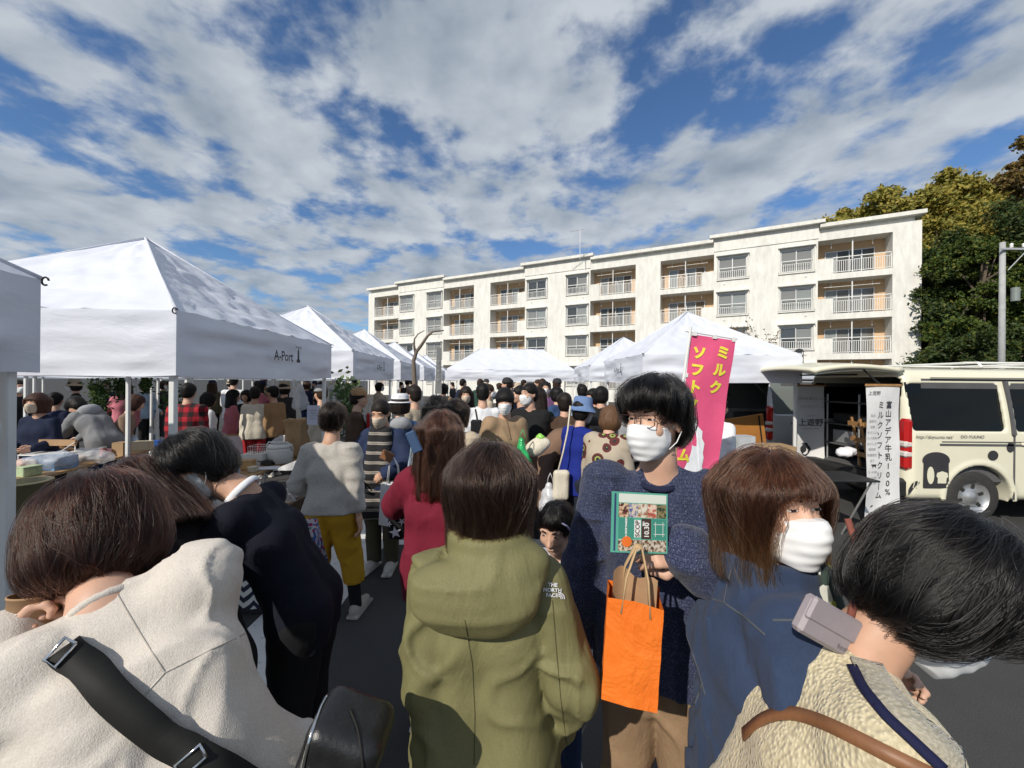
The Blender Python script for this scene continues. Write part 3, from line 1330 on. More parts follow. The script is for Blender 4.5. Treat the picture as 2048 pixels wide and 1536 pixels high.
sw.add([(x, fn(x / pw_, -z / ph_)[1] - .007, z) for x, z in poly], [tuple(range(len(poly)))])
sw.build('soft_cream_print', plain('print_white', (.78, .80, .84), .8), cl)
pk.rotation_euler = (0, R_(7.5), R_(4))
# sheared look: the flag hangs askew on a tilted pole
pl = MB()
pl.tube([(-.02, .0, .06), (-.02, .0, -2.15)], .012, 8)
pl.tube([(-.06, .0, .015), (.40, .0, .015)], .007, 6)
pl.build('pole', m_white_metal, pk)
for x, z, w_ in ((.02, .005, .035), (.2, .005, .035), (.37, .005, .035), (-.005, -.35, .03), (-.005, -.75, .03), (-.005, -1.1, .03)):
    tb = MB()
    tb.box((x, 0, z), (w_, .02, .035))
    tb.build('loop', m_white_metal, pk)

# two white dairy banners on the cream van
m_ban = cloth('white_banner_cloth', (.70, .70, .70), wrinkle=.3, wscale=4, var=.05)
m_wood = plain('varnished_wood', (.36, .19, .07), .55, .2, 14)
m_grey_ink = plain('grey_ink', (.30, .30, .31), .8)


def white_banner(label, x, y, ztop, rz, w, h, full):
    r = empty('hanging_banner', (x, y, ztop), rz)
    tag(r, label, 'banner', 'white dairy banners on the cream van')
    c, fn = banner_cloth('cloth', w, h, m_ban, 9 if full else 12, .012, r)
    rd = MB()
    rd.box((w / 2, -.004, .008), (w + .03, .022, .03), bev=.004)
    rd.build('top_rod', m_wood, r)
    if full:
        k = h / 1.75
        for i, ch in enumerate('富山アデア牛乳100%'):
            put_text(ch, .098 * k, w * .67, -(.235 + .106 * i) * k, fn, w, h, m_ink, c, offset=.0008)
        for i, ch in enumerate('ミルクソフトクリ|ム'):
            put_text(ch, .094 * k, w * .41, -(.235 + .122 * i) * k, fn, w, h, m_ink, c, offset=.0008)
        put_text('上遊野', .055 * k, w * .22, -.09 * k, fn, w, h, m_ink, c)
        for i, ch in enumerate(('宮永', '遊野の', '健康', 'やさしい', 'ミルク本来の', 'おいしさ', '期間限', '数量限定', 'あり', '', 'Ｓ ￥350', 'Ｍ ￥450', 'Ｌ ￥550')):
            if ch:
                put_text(ch, .036 * k, w * .17, -(.36 + .068 * i) * k, fn, w, h, m_grey_ink, c)
        zc = -.99 * k
    else:
        put_text('上遊野', .125, w * .5, -.58, fn, w, h, m_ink, c, offset=.001)
        for i, ch in enumerate(('宮永牧場のミルク', 'アイスクリーム')):
            put_text(ch, .052, w * .55, -.2 - .13 * i, fn, w, h, m_grey_ink, c)
        for i, ch in enumerate(('かみあその', 'KAMIASONO FARM')):
            put_text(ch, .028, w * .5, -.47 - .2 * i, fn, w, h, m_grey_ink, c)
        zc = -1.02
    # small cow and the black drop with a bird
    mk = MB()

    def flat(poly, ox, oz, s):
        mk.add([(ox + s * p[0], fn(min(max((ox + s * p[0]) / w, 0), 1), min(max(-(oz + s * p[1]) / h, 0), 1))[1] - .006, oz + s * p[1]) for p in poly],
               [tuple(range(len(poly)))])
    cow = [(0, .5), (.1, .62), (.2, .55), (.85, .55), (1, .62), (.95, .3), (.9, 0), (.8, 0), (.78, .25), (.4, .25), (.36, 0), (.26, 0), (.22, .35), (.1, .4)]
    flat(cow, w * .13, zc, .075)
    drop = [(math.sin(t) * (.5 - .22 * math.cos(t)), -.6 * math.cos(t) + (.25 if abs(t - math.pi) < .3 else 0)) for t in np.linspace(0, 2 * math.pi, 25)[:-1]]
    zd = -h + .17 if full else -1.02
    flat(drop, w * (.60 if full else .33), zd, .15)
    for q in ((.16, .10), (.28, .02), (.2, -.04)):
        flat([(0, 0), (.4, .1), (.5, .3), (.2, .25)], w * q[0], zd + q[1], .09)
    mk.build('emblem', m_ink, c)
    bd = MB()

    def flat2(poly, ox, oz, s):
        bd.add([(ox + s * p[0], fn(min(max((ox + s * p[0]) / w, 0), 1), min(max(-(oz + s * p[1]) / h, 0), 1))[1] - .009, oz + s * p[1]) for p in poly],
               [tuple(range(len(poly)))])
    flat2([(-.3, -.35), (-.05, -.5), (.25, -.3), (.3, .1), (.1, .35), (.15, .05), (0, -.15)], w * (.60 if full else .33), zd, .13)
    bd.build('emblem_bird', m_ban, c)
    return r
# ------------------------------------------------------------------ vans
def paint(name, col, rough=.28, coat=.6, metal=0.0):
    t = NT(name)
    n = t.noise(2.5, 5, .6)
    t.set(color=t.ramp(n, [(.3, tuple(c * .95 for c in col)), (.7, col)]), rough=rough, coat=coat, metal=metal)
    t.b.inputs['Coat Roughness'].default_value = .08
    t.bump(t.noise(1.4, 2, .5), .03, .02)
    return t.m


m_cream_paint = paint('cream_car_paint', (.76, .73, .57))
m_silver_paint = paint('silver_car_paint', (.55, .57, .60), .3, .5, .35)
m_tint = plain('tinted_glass', (.005, .006, .006), .06, 0, spec=.22)
m_blackplastic = plain('black_plastic', (.018, .018, .019), .55, .2)
m_rubber = plain('tyre_rubber', (.03, .029, .028), .85, .2, 20)
m_steel = plain('wheel_silver', (.50, .51, .52), .35, .06, metal=.7)
m_red_lens = plain('red_lens', (.42, .012, .012), .12, .1, coat=.6)
m_clear_lens = plain('clear_lens', (.62, .58, .55), .1, .05, coat=.6)
m_trim = plain('grey_trim', (.09, .09, .095), .8, .15)
LV, WV, HV = 4.7, 1.70, 1.90


def van_sdf(P):
    x, y, z = P[:, 0], P[:, 1], P[:, 2]
    hw = .845 - np.clip(z - 1.05, 0, 1) ** 1.5 * .17
    ay = np.abs(y)
    dy = ay - hw
    ztop = HV + .035 - .06 * (y / .8) ** 2
    zb = np.where(x > 4.35, .35, .30)
    dz = np.maximum(z - ztop, zb - z)
    front = LV - np.clip(z - 1.0, 0, 1) * .85
    rear = .04 * np.clip(z - 1.0, 0, 1)
    dx = np.maximum(rear - x, x - front)
    r = .10
    q = np.stack([dx + r, dy + r, dz + r], 1)
    out = np.sqrt((np.maximum(q, 0) ** 2).sum(1)) + np.minimum(q.max(1), 0) - r
    inn = out + .045
    inn = np.maximum(inn, .52 - z)
    d = np.maximum(out, -inn)
    # rear opening
    op = rbox(P, (0, 0, 1.17), (.3, .70, .63), .09)
    d = np.maximum(d, -op)
    # side windows
    for c, h in (((.63, 0, 1.43), (.56, 2, .285)), ((1.98, 0, 1.43), (.66, 2, .285)), ((3.22, 0, 1.38), (.42, 2, .25))):
        d = np.maximum(d, -rbox(P, c, h, .05))
    ws = rbox(P, (4.35, 0, 1.45), (.4, .68, .30), .06)
    d = np.maximum(d, -ws)
    for wx in (.86, 3.45):
        arch = np.sqrt((x - wx) ** 2 + (z - .33) ** 2) - .40
        arch = np.maximum(arch, .55 - ay)
        d = np.maximum(d, -arch)
        well = np.maximum(np.abs(np.sqrt((x - wx) ** 2 + (z - .33) ** 2) - .415) - .012, np.maximum(ay - .80, .55 - ay))
        d = np.minimum(d, np.maximum(well, .28 - z))
        lip = np.maximum(np.abs(np.sqrt((x - wx) ** 2 + (z - .33) ** 2) - .43) - .03, np.abs(ay - .845) - .012)
        d = np.minimum(d, np.maximum(lip, .30 - z))
    return d


VAN_MESH = None


def make_van(label, x, y, mat, marks):
    global VAN_MESH
    root = empty('van', (x, y, 0))
    tag(root, label, 'van')
    if VAN_MESH is None:
        V, F = surface(van_sdf, (-.08, -.95, .2), (LV + .08, .95, 2.02), .018, 4)
        VAN_MESH = (V, F)
    body = link('body', mesh_np('body', *VAN_MESH), mat, root)
    it = MB()
    it.box((2.3, 0, .53), (4.4, 1.5, .03))
    it.box((2.6, 0, 1.15), (.05, 1.5, 1.2))
    for s in (-1, 1):
        it.box((1.5, s * .765, .80), (2.5, .02, .56))
        it.box((1.5, s * .735, 1.72), (2.5, .02, .12))
    it.box((1.5, 0, 1.815), (2.5, 1.36, .02))
    it.build('interior', m_trim, root)
    for s in (-1, 1):
        for cx, cz, hx, hz in ((.63, 1.43, .545, .275), (1.98, 1.43, .645, .275), (3.22, 1.38, .405, .24)):
            if marks is None and s == 1 and cx < 1:
                pass
            p = MB()
            hw0 = .845 - max(cz - hz - 1.05, 0) ** 1.5 * .17
            hw1 = .845 - max(cz + hz - 1.05, 0) ** 1.5 * .17
            a = [(cx - hx - .03, s * (hw0 - .022), cz - hz - .03), (cx + hx + .03, s * (hw0 - .022), cz - hz - .03),
                 (cx + hx + .03, s * (hw1 - .022), cz + hz + .03), (cx - hx - .03, s * (hw1 - .022), cz + hz + .03)]
            p.add(a + [(q[0], q[1] - s * .006, q[2]) for q in a], [(0, 1, 2, 3), (7, 6, 5, 4), (0, 4, 5, 1), (1, 5, 6, 2), (2, 6, 7, 3), (3, 7, 4, 0)])
            p.build('side_window', m_tint if marks else plain('clear_van_glass', (.16, .18, .17), .05, 0), root)
        for wx in (.86, 3.45):
            t = MB()
            rot = Matrix.Rotation(R_(-90 * s), 3, 'X')
            t.lathe([(.20, -.09), (.27, -.095), (.315, -.08), (.33, -.05), (.33, .05), (.315, .08), (.27, .095), (.20, .09)], (wx, s * .70, .33), 36, rot, False)
            wh = t.build('wheel', m_rubber, root, True)
            rm = MB()
            rm.lathe([(.215, .088), (.20, .08), (.185, .05), (.08, .045), (.06, .075), (.0, .08)], (wx, s * .70, .33), 30, rot, False)
            ro = rm.build('rim', m_steel, wh, True)
            hl = MB()
            for k in range(6):
                t_ = k * math.pi / 3 + .3
                hl.box((wx + .135 * math.cos(t_), s * (.70 + .052), .33 + .135 * math.sin(t_)), (.06, .012, .04), Matrix.Rotation(-t_, 3, 'Y'), .004)
            hl.build('rim_slot', m_dark_gap, wh)
        # lamps, bumper corner, gutters, rail and door seams
        lmp = MB()
        lmp.box((.02, s * .79, .98), (.10, .115, .62), bev=.03)
        lo = lmp.build('tail_lamp', m_red_lens, root)
        for zz in (.86, .98):
            c = MB()
            c.box((.0, s * .80, zz), (.10, .115, .075), bev=.02)
            c.build('lamp_lens', m_clear_lens, lo)
        sm = MB()
        sm.box((1.45, s * .849, 1.02), (2.1, .008, .010))
        sm.box((.95, s * .850, .985), (1.15, .010, .022))
        sm.box((1.27, s * .848, .75), (.016, .012, .85))
        sm.box((1.26, s * .81, 1.43), (.035, .03, .66), Matrix.Rotation(R_(8 * s), 3, 'X'))
        sm.box((2.35, s * .765, 1.79), (4.0, .02, .012))
        sm.build('door_seam', m_trim, root)
        dh = MB()
        dh.box((1.42, s * .862, 1.00), (.16, .03, .035), None, .008)
        dh.build('door_handle', mat, root)
        sl = MB()
        sl.box((2.28, s * .845, .40), (1.7, .03, .16), bev=.02)
        sl.build('sill', mat, root)
    bp = MB()
    bp.box((-.07, 0, .44), (.20, 1.66, .24), bev=.04)
    bp.build('rear_bumper', m_blackplastic, root)
    fb = MB()
    fb.box((LV - .02, 0, .45), (.16, 1.62, .26), bev=.05)
    fb.build('front_bumper', m_blackplastic, root)
    wsg = MB()
    wsg.add([(4.52, -.64, 1.16), (4.52, .64, 1.16), (3.95, .60, 1.74), (3.95, -.60, 1.74)], [(0, 1, 2, 3)])
    wsg.build('windscreen', m_tint, root)
    # raised tailgate
    tg = empty('tailgate', (.05, 0, HV - .03))
    tg.parent = root

    def sh(y0, y1, z0, z1, th):
        b_ = MB()

        def fn(u, v):
            l = z0 + (z1 - z0) * v
            yy = y0 + (y1 - y0) * u
            return (-l, yy, .07 * math.sin(math.pi * min(l / 1.25, 1)) * 1.0 - .05 * (yy / .75) ** 2 + .05 + th)
        b_.grid(fn, 14, 14)
        return b_
    a, c2 = sh(-.74, .74, 0, 1.10, .03), sh(-.74, .74, 0, 1.10, -.02)
    nv = len(a.v)
    off = MB()
    off.add(a.v, [f[::-1] for f in a.f])
    off.add(c2.v, c2.f)
    nu = 15
    ring = [i for i in range(nu)] + [nu * k + nu - 1 for k in range(1, 15)] + [nu * 14 + i for i in range(nu - 2, -1, -1)] + [nu * k for k in range(13, 0, -1)]
    for i in range(len(ring)):
        p, q = ring[i], ring[(i + 1) % len(ring)]
        off.f.append((p, q, q + nv, p + nv))
        off.m.append(0)
    off.build('gate_panel', mat, tg, True)
    gl = sh(-.58, .58, .16, .68, -.024)
    gl.build('gate_window', m_tint, tg, True)
    inn = sh(-.68, .68, .70, 1.05, -.030)
    inn.build('gate_lining', m_trim, tg, True)
    for s in (-1, 1):
        st = MB()
        st.tube([(.05, s * .68, -.45), (-.45, s * .68, .03)], .012, 6)
        st.build('gas_strut', m_blackplastic, tg)
    tg.rotation_euler = (0, R_(-2), 0)
    wp = MB()
    wp.tube([(-.10, -.2, -.03), (-.55, .25, -.02)], .012, 5)
    wp.build('wiper', m_blackplastic, tg)
    if marks:
        yo = -.852
        for body_, size, xx, zz, shr in (('http://doyuuno.net/', .058, .30, 1.075, .25), ('DO-YUUNO', .052, .76, 1.08, 0)):
            me = text_mesh('lettering', body_, size, shear=shr)
            me.transform(frame_mat((xx, yo - .003, zz), (1, 0, 0), (0, 0, 1)))
            link('lettering', me, m_ink, root)
        br = MB()
        o = (.17, yo, .46)

        def bl(poly):
            br.prism(poly, o, (1, 0, 0), (0, 0, 1), -.003)
        th = np.linspace(0, math.pi, 13)
        top = [(.155 + .165 * math.cos(t), .335 + .10 * math.sin(t)) for t in th]
        br.prism(([(0.005, 0), (.305, 0), (.31, .02), (.305, .30), (.315, .31)] + top + [(-.005, .31), (.005, .30), (0, .02)]), o, (1, 0, 0), (0, 0, 1), .003)
        br.build('bread_sticker', m_ink, root)
        br = MB()
        br.prism([(.84 + .062 * math.cos(t), .40 + .06 * math.sin(t)) for t in np.linspace(0, 2 * math.pi, 15)[:-1]], o, (1, 0, 0), (0, 0, 1), .003)
        br.build('round_sticker', m_ink, root)
        br = MB()
        br.prism([(1.05 + .045 * math.cos(t), .50 + .06 * math.sin(t)) for t in np.linspace(0, 2 * math.pi, 15)[:-1]], o, (1, 0, 0), (0, 0, 1), .003)
        br.build('round_sticker', m_ink, root)
        br = MB()
        cr_ = [(-.17 + .75 * (x + .22), z) for x, z in [(-.22, -.06), (-.215, 0), (-.17, .055), (-.10, .085), (-.05, .075), (-.06, .05), (-.10, .035), (-.15, -.01), (-.19, -.055)]]
        br.prism(cr_[::-1], o, (1, 0, 0), (0, 0, 1), .003)
        br.build('croissant_sticker', m_ink, root)
        ct = MB()
        o2 = (.17, yo - .0045, .46)
        ct.prism([(.085 + .042 * math.cos(t), .155 + .105 * math.sin(t)) for t in np.linspace(0, 2 * math.pi, 17)[:-1]], o2, (1, 0, 0), (0, 0, 1), .003)
        ct.build('bread_cutout', mat, root)
        ct = MB()
        ct.prism([(.17, .06), (.27, .06), (.275, .12), (.295, .14), (.285, .185), (.225, .205), (.165, .185), (.155, .145), (.172, .12)], o2, (1, 0, 0), (0, 0, 1), .003)
        for q in (-.13, -.085):
            ct.prism([(q, .0), (q + .008, .0), (q + .03, .09), (q + .022, .09)], o2, (1, 0, 0), (0, 0, 1), .003)
        ct.build('bread_cutout', mat, root)
        rk = MB()
        for yy in (-.55, .55):
            rk.tube([(1.0, yy, 1.99), (3.8, yy, 1.99)], .016, 6)
        for xx in (1.1, 2.2, 3.4):
            rk.tube([(xx, -.66, 1.93), (xx, -.62, 1.99), (xx, .62, 1.99), (xx, .66, 1.93)], .016, 6)
        rk.build('roof_rack', m_white_metal, root)
    return root


VX, VY = 4.79, 4.65 + .85
make_van('cream delivery van with black bread stickers and raised tailgate', VX, VY, m_cream_paint, True)
make_van('silver van with its back open, parked behind the cream van', 4.70, 7.0 + .85, m_silver_paint, None)
pb = at(1728, 772, 4.55)
white_banner('white banner with long columns of black letters at the corner of the cream van', pb.x, 4.52, at(1770, 772, 4.52).z, R_(8), .46, 1.70, True)
pb = at(1592, 773, 6.2)
white_banner('white banner half in shade on the far side of the van opening', at(1594, 800, 6.1).x, 6.1, at(1610, 772, 6.1).z, R_(-6), .40, 1.45, False)
# ------------------------------------------------------------------ people
def skin_mat(name, col):
    t = NT(name)
    a = t.noise(18, 4, .6)
    c = t.ramp(a, [(.35, tuple(x * .92 for x in col)), (.65, (col[0] * 1.04, col[1] * 1.0, col[2] * .98))])
    t.set(color=c, rough=.52, spec=.4, sss=.06)
    t.b.inputs['Subsurface Radius'].default_value = (.012, .005, .003)
    t.b.inputs['Subsurface Scale'].default_value = .6
    t.bump(t.noise(300, 2, .5), .08, .002)
    MATS[name] = t.m
    return t.m


m_skin = [skin_mat('skin_light', (.58, .36, .26)), skin_mat('skin_warm', (.52, .31, .21)), skin_mat('skin_tan', (.44, .26, .17))]


def hair_mat(name, col, rough=.38):
    if name in MATS:
        return MATS[name]
    t = NT(name)
    n = t.noise(60, 4, .65, t.coord((3.2, 3.2, .22)), .3)
    c = t.ramp(n, [(.3, tuple(x * .45 for x in col)), (.7, tuple(x * 1.5 for x in col))])
    t.set(color=c, rough=.5, spec=.18)
    t.bump(n, .55, .006)
    MATS[name] = t.m
    return t.m


def strand_mat(name, col, tip=None, zlo=-.2, zhi=.0):
    if name in MATS:
        return MATS[name]
    t = NT(name)
    h = t.n('ShaderNodeBsdfHairPrincipled')
    h.parametrization = 'COLOR'
    h.inputs['Roughness'].default_value = .24
    h.inputs['Radial Roughness'].default_value = .28
    h.inputs['Random Roughness'].default_value = .3
    h.inputs['IOR'].default_value = 1.40
    if tip:
        tc = t.n('ShaderNodeTexCoord')
        sp = t.n('ShaderNodeSeparateXYZ')
        t.l(tc.outputs['Object'], sp.inputs[0])
        mr = t.n('ShaderNodeMapRange')
        mr.inputs['From Min'].default_value = zhi
        mr.inputs['From Max'].default_value = zlo
        t.l(sp.outputs[2], mr.inputs[0])
        base = t.mix(mr.outputs[0], col, tip)
    else:
        base = col
    hi = t.n('ShaderNodeHairInfo')
    k = t.ramp(hi.outputs['Random'], [(0, (.45, .45, .45)), (.55, (.9, .9, .9)), (.85, (1.7, 1.6, 1.5)), (1, (3.0, 2.7, 2.4))])
    t.l(t.mix(1.0, base, k, 'MULTIPLY'), h.inputs['Color'])
    t.l(h.outputs[0], t.o.inputs[0])
    MATS[name] = t.m
    return t.m


HAIRC = {'black': (.010, .009, .009), 'dark': (.018, .013, .011), 'brown': (.040, .022, .014), 'chestnut': (.075, .034, .018),
         'auburn': (.055, .026, .018), 'grey': (.20, .19, .18), 'light': (.12, .065, .035)}


def hairm(c):
    return hair_mat('hair_' + c, HAIRC[c])


m_mask = plain('mask_white', (.78, .79, .80), .8, .03)
m_mask_beige = plain('mask_beige', (.55, .46, .36), .8, .03)
m_mask_grey = plain('mask_grey', (.44, .46, .47), .8, .03)
m_eye = plain('eye_dark', (.015, .010, .008), .15, 0)
m_eyew = plain('eye_white', (.62, .58, .55), .2, 0)
m_sole = plain('shoe_sole', (.62, .60, .55), .8, .1)


# ---- head, hair and mask in head space: x right, y forward, z up
def head_base(P, male=False):
    j = 1.04 if male else 1.0
    d = ell(P, (0, -.014, .032), (.073, .092, .086))
    d = smin(d, ell(P, (0, .022, -.028), (.059 * j, .066, .082)), .03)
    d = smin(d, cone(P, (0, .052, -.088), (0, .040, -.080), .020 * j, .03), .03)
    return d


def head_sdf(P, male=False):
    d = head_base(P, male)
    d = smin(d, cone(P, (0, .082, .004), (0, .100, -.034), .007, .0115), .012)
    d = smin(d, cone(P, (-.012, .092, -.040), (.012, .092, -.040), .008, .008), .008)
    for s in (-1, 1):
        d = smax(d, -ell(P, (s * .031, .098, .006), (.019, .020, .011)), .014)
        d = smin(d, ell(P, (s * .031, .068, .006), (.0165, .0150, .0135)), .004)
        d = smin(d, ell(P, (s * .031, .076, .027), (.022, .012, .007)), .014)
        d = smin(d, ell(P, (s * .037, .060, -.028), (.022, .02, .022)), .02)
        e = ell(P, (s * .074, -.012, -.006), (.009, .019, .030))
        e = smax(e, -ell(P, (s * .083, -.008, -.006), (.006, .010, .018)), .006)
        d = smin(d, e, .008)
    d = smin(d, ell(P, (0, .083, -.062), (.022, .012, .007)), .010)
    d = smin(d, cone(P, (0, -.022, -.05), (0, -.024, -.115), .050 if male else .045, .050 if male else .044), .025)
    return d


def skirt(P, hem, rx, ry, cy, flare=0.0, top=.03, k=.02):
    z = P[:, 2]
    f = 1 + flare * np.clip((top - z) / .15, 0, 2)
    q = np.sqrt((P[:, 0] / (rx * f)) ** 2 + ((P[:, 1] - cy) / (ry * f)) ** 2)
    d = (q - 1) * min(rx, ry)
    d = smax(d, hem - z, k)
    return smax(d, z - top - .02, .03)


def hair_sdf(style, hem=None, seed=3):
    def face(P, w=.066, bang=.03, depth=.115, y0=.135):
        d = ell(P, (0, y0, -.06), (w, depth, .135))
        return smax(d, P[:, 2] - bang, .014)

    def f(P):
        x, y, z = P[:, 0], P[:, 1], P[:, 2]
        if style == 'bob':
            d = ell(P, (0, -.014, .022), (.101, .116, .102))
            d = smin(d, skirt(P, hem or -.125, .098, .102, -.022, .05, .0, k=.03), .07)
            d = smax(d, -face(P), .012)
        elif style == 'bobopen':
            d = ell(P, (0, -.014, .022), (.099, .114, .102))
            d = smin(d, skirt(P, hem or -.125, .098, .100, -.026, .06, .0, k=.03), .07)
            d = smax(d, -face(P, .088, .042, .125, .128), .012)
        elif style == 'bobin':
            d = ell(P, (0, -.016, .026), (.104, .120, .108))
            d = smin(d, ell(P, (0, -.026, -.045), (.106, .108, .088)), .03)
            d = smax(d, -face(P, .068, .024), .012)
        elif style == 'long':
            d = ell(P, (0, -.014, .030), (.090, .110, .102))
            q = skirt(P, hem or -.30, .112, .080, -.045, .12)
            d = smin(d, q, .03)
            d = smax(d, -face(P), .012)
        elif style == 'fluffy':
            d = ell(P, (0, -.012, .048), (.094, .112, .096))
            d = smin(d, ell(P, (0, .055, .070), (.075, .055, .05)), .03)
            low = ell(P, (0, -.045, -.02), (.084, .075, .066))
            d = smin(d, low, .03)
            d = smax(d, -face(P, .080, .038, .115, .130), .010)
            d = smax(d, -ell(P, (0, .025, -.06), (.2, .058, .072)), .02)
        elif style == 'short':
            d = ell(P, (0, -.016, .040), (.086, .104, .094))
            d = smin(d, ell(P, (0, -.045, -.02), (.078, .070, .068)), .025)
            d = smax(d, -face(P, .080, .045, .115, .130), .010)
            d = smax(d, -ell(P, (0, .03, -.08), (.2, .05, .085)), .02)
        elif style == 'pixie':
            d = ell(P, (0, -.014, .036), (.093, .112, .102))
            d = smin(d, ell(P, (0, -.040, -.035), (.086, .075, .075)), .03)
            d = smin(d, ell(P, (0, .045, .035), (.085, .055, .055)), .03)
            d = smax(d, -face(P, .068, .012, .10, .140), .010)
            d = smax(d, -ell(P, (0, .045, -.09), (.2, .055, .09)), .02)
        else:  # tied: 'pony', 'bun', 'low'
            d = ell(P, (0, -.014, .034), (.083, .102, .095))
            d = smin(d, ell(P, (0, -.045, -.02), (.074, .06, .066)), .02)
            d = smax(d, -face(P, .075, .040, .115, .130), .010)
            d = smax(d, -ell(P, (0, .02, -.085), (.2, .06, .075)), .015)
            if style == 'pony':
                d = smin(d, cone(P, (0, -.10, -.01), (0, -.125, -.06), .022, .026), .02)
                d = smin(d, cone(P, (0, -.125, -.06), (0, -.115, -.18), .026, .010), .02)
            elif style == 'bun':
                d = smin(d, ell(P, (0, -.105, -.02), (.042, .034, .04)), .015)
        d = d + .0035 * vnoise(P, seed, (34, 34, 7)) + .002 * vnoise(P, seed + 1, (70, 70, 12))
        return d
    return f


HC = {}


def cached(key, fn):
    if key not in HC:
        HC[key] = fn()
    return HC[key]


HB = ((-.15, -.17, -.24), (.15, .15, .16))


def head_np(male, h):
    return cached(('head', male, h), lambda: surface(lambda P: head_sdf(P, male), (-.11, -.14, -.20), (.11, .14, .14), h, 4))


def hair_np(style, hem, h, shrink=0.0):
    lo = (-.15, -.20, (hem or -.20) - .05)
    f = hair_sdf(style, hem + .034 if (hem and shrink) else hem)
    return cached(('hair', style, hem, h, shrink), lambda: surface(lambda P: f(P) + shrink, lo, (.15, .15, .17), h, 4))


def mask_sdf(P):
    base = head_base(P)
    base = smin(base, cone(P, (0, .080, .004), (0, .104, -.034), .008, .013), .05)
    base = smin(base, cone(P, (0, .088, -.07), (0, .070, -.095), .012, .016), .05)
    sh = base - .0088 - .0011 * np.sin(P[:, 2] * 250 + 30 * np.abs(P[:, 0])) * np.clip(1 - np.abs(P[:, 0]) / .07, 0, 1) - .0008 * vnoise(P, 5, (30, 30, 60))
    top = P[:, 2] - (-.008 - .10 * np.abs(P[:, 0]) * 1.6)
    bot = (-.122 + np.clip(np.abs(P[:, 0]) - .02, 0, 1) * .55) - P[:, 2]
    d = np.maximum(sh, np.maximum(top, bot))
    d = np.maximum(d, .012 - P[:, 1])
    return np.maximum(d, np.abs(P[:, 0]) - .063)


def mask_np(h):
    return cached(('mask', h), lambda: surface(mask_sdf, (-.09, -.02, -.15), (.09, .15, .03), h, 4, 2.2))


def hand_sdf(curl, spread=.10, thumb=.4):
    segs = []
    kx = (.027, .009, -.009, -.026)
    ky = (.086, .091, .086, .076)
    ln = (.070, .078, .072, .057)
    for i in range(4):
        segs.append(((kx[i] * .6, .004, 0), (kx[i], ky[i], .002), .0135, .0115, .014))
        p = np.array([kx[i], ky[i], .002])
        a = R_(curl) * (1 + .06 * i)
        ang = a
        for f, r0, r1 in ((.46, .0098, .0088), (.30, .0088, .0080), (.24, .0080, .0068)):
            dr = np.array([spread * (1.5 - i) / 1.5 * math.cos(ang), math.cos(ang), -math.sin(ang)])
            dr /= np.linalg.norm(dr)
            q = p + dr * ln[i] * f
            segs.append((p, q, r0, r1, .004))
            p = q
            ang += a * 1.05
    t0, t1 = np.array([.018, .018, -.006]), np.array([.046, .052, -.012 - .02 * thumb])
    t2 = t1 + np.array([.010 - .022 * thumb, .030, -.010 * thumb - .004])
    t3 = t2 + np.array([-.010 * thumb, .024, -.010 * thumb])
    segs += [(t0, t1, .015, .012, .012), (t1, t2, .0115, .010, .004), (t2, t3, .010, .0075, .004)]
    segs.append(((0, -.05, 0), (0, .02, 0), .023, .021, .02))

    def f(P):
        d = None
        for a, b, ra, rb, k in segs:
            c = cone(P, a, b, ra, rb)
            d = c if d is None else smin(d, c, k)
        return d
    return f


def hand_np(curl, h, thumb=.4):
    return cached(('hand', curl, h, thumb), lambda: surface(hand_sdf(curl, thumb=thumb), (-.07, -.085, -.12), (.08, .20, .05), h, 4))


def xf(VF, M):
    V, F = VF
    M = np.array(M)
    V2 = V @ M[:3, :3].T + M[:3, 3]
    if np.linalg.det(M[:3, :3]) < 0:
        F = F[:, ::-1]
    return V2, F


def ik(sh, target, l1, l2, pole):
    d = target - sh
    L = min(d.length, (l1 + l2) * .995)
    d = d.normalized()
    a = (l1 * l1 - l2 * l2 + L * L) / (2 * L)
    hgt = math.sqrt(max(l1 * l1 - a * a, 0))
    p = pole - d * pole.dot(d)
    p = p.normalized() if p.length > 1e-5 else d.orthogonal().normalized()
    return sh + d * a + p * hgt, sh + d * L


def cones_sdf(segs, k=.03):
    def f(P):
        d = None
        for sg in segs:
            c = cone(P, sg[0], sg[1], sg[2], sg[3])
            d = c if d is None else smin(d, c, sg[4] if len(sg) > 4 else k)
        return d
    return f


def bounds(segs, pad):
    lo = np.min([np.minimum(A3(s[0]) - s[2], A3(s[1]) - s[3]) for s in segs for _ in (0,)], 0)
    hi = np.max([np.maximum(A3(s[0]) + s[2], A3(s[1]) + s[3]) for s in segs for _ in (0,)], 0)
    lo = np.minimum(lo, np.min([A3(s[1]) - s[3] for s in segs], 0)) - pad
    hi = np.maximum(hi, np.max([A3(s[1]) + s[3] for s in segs], 0)) + pad
    return lo, hi


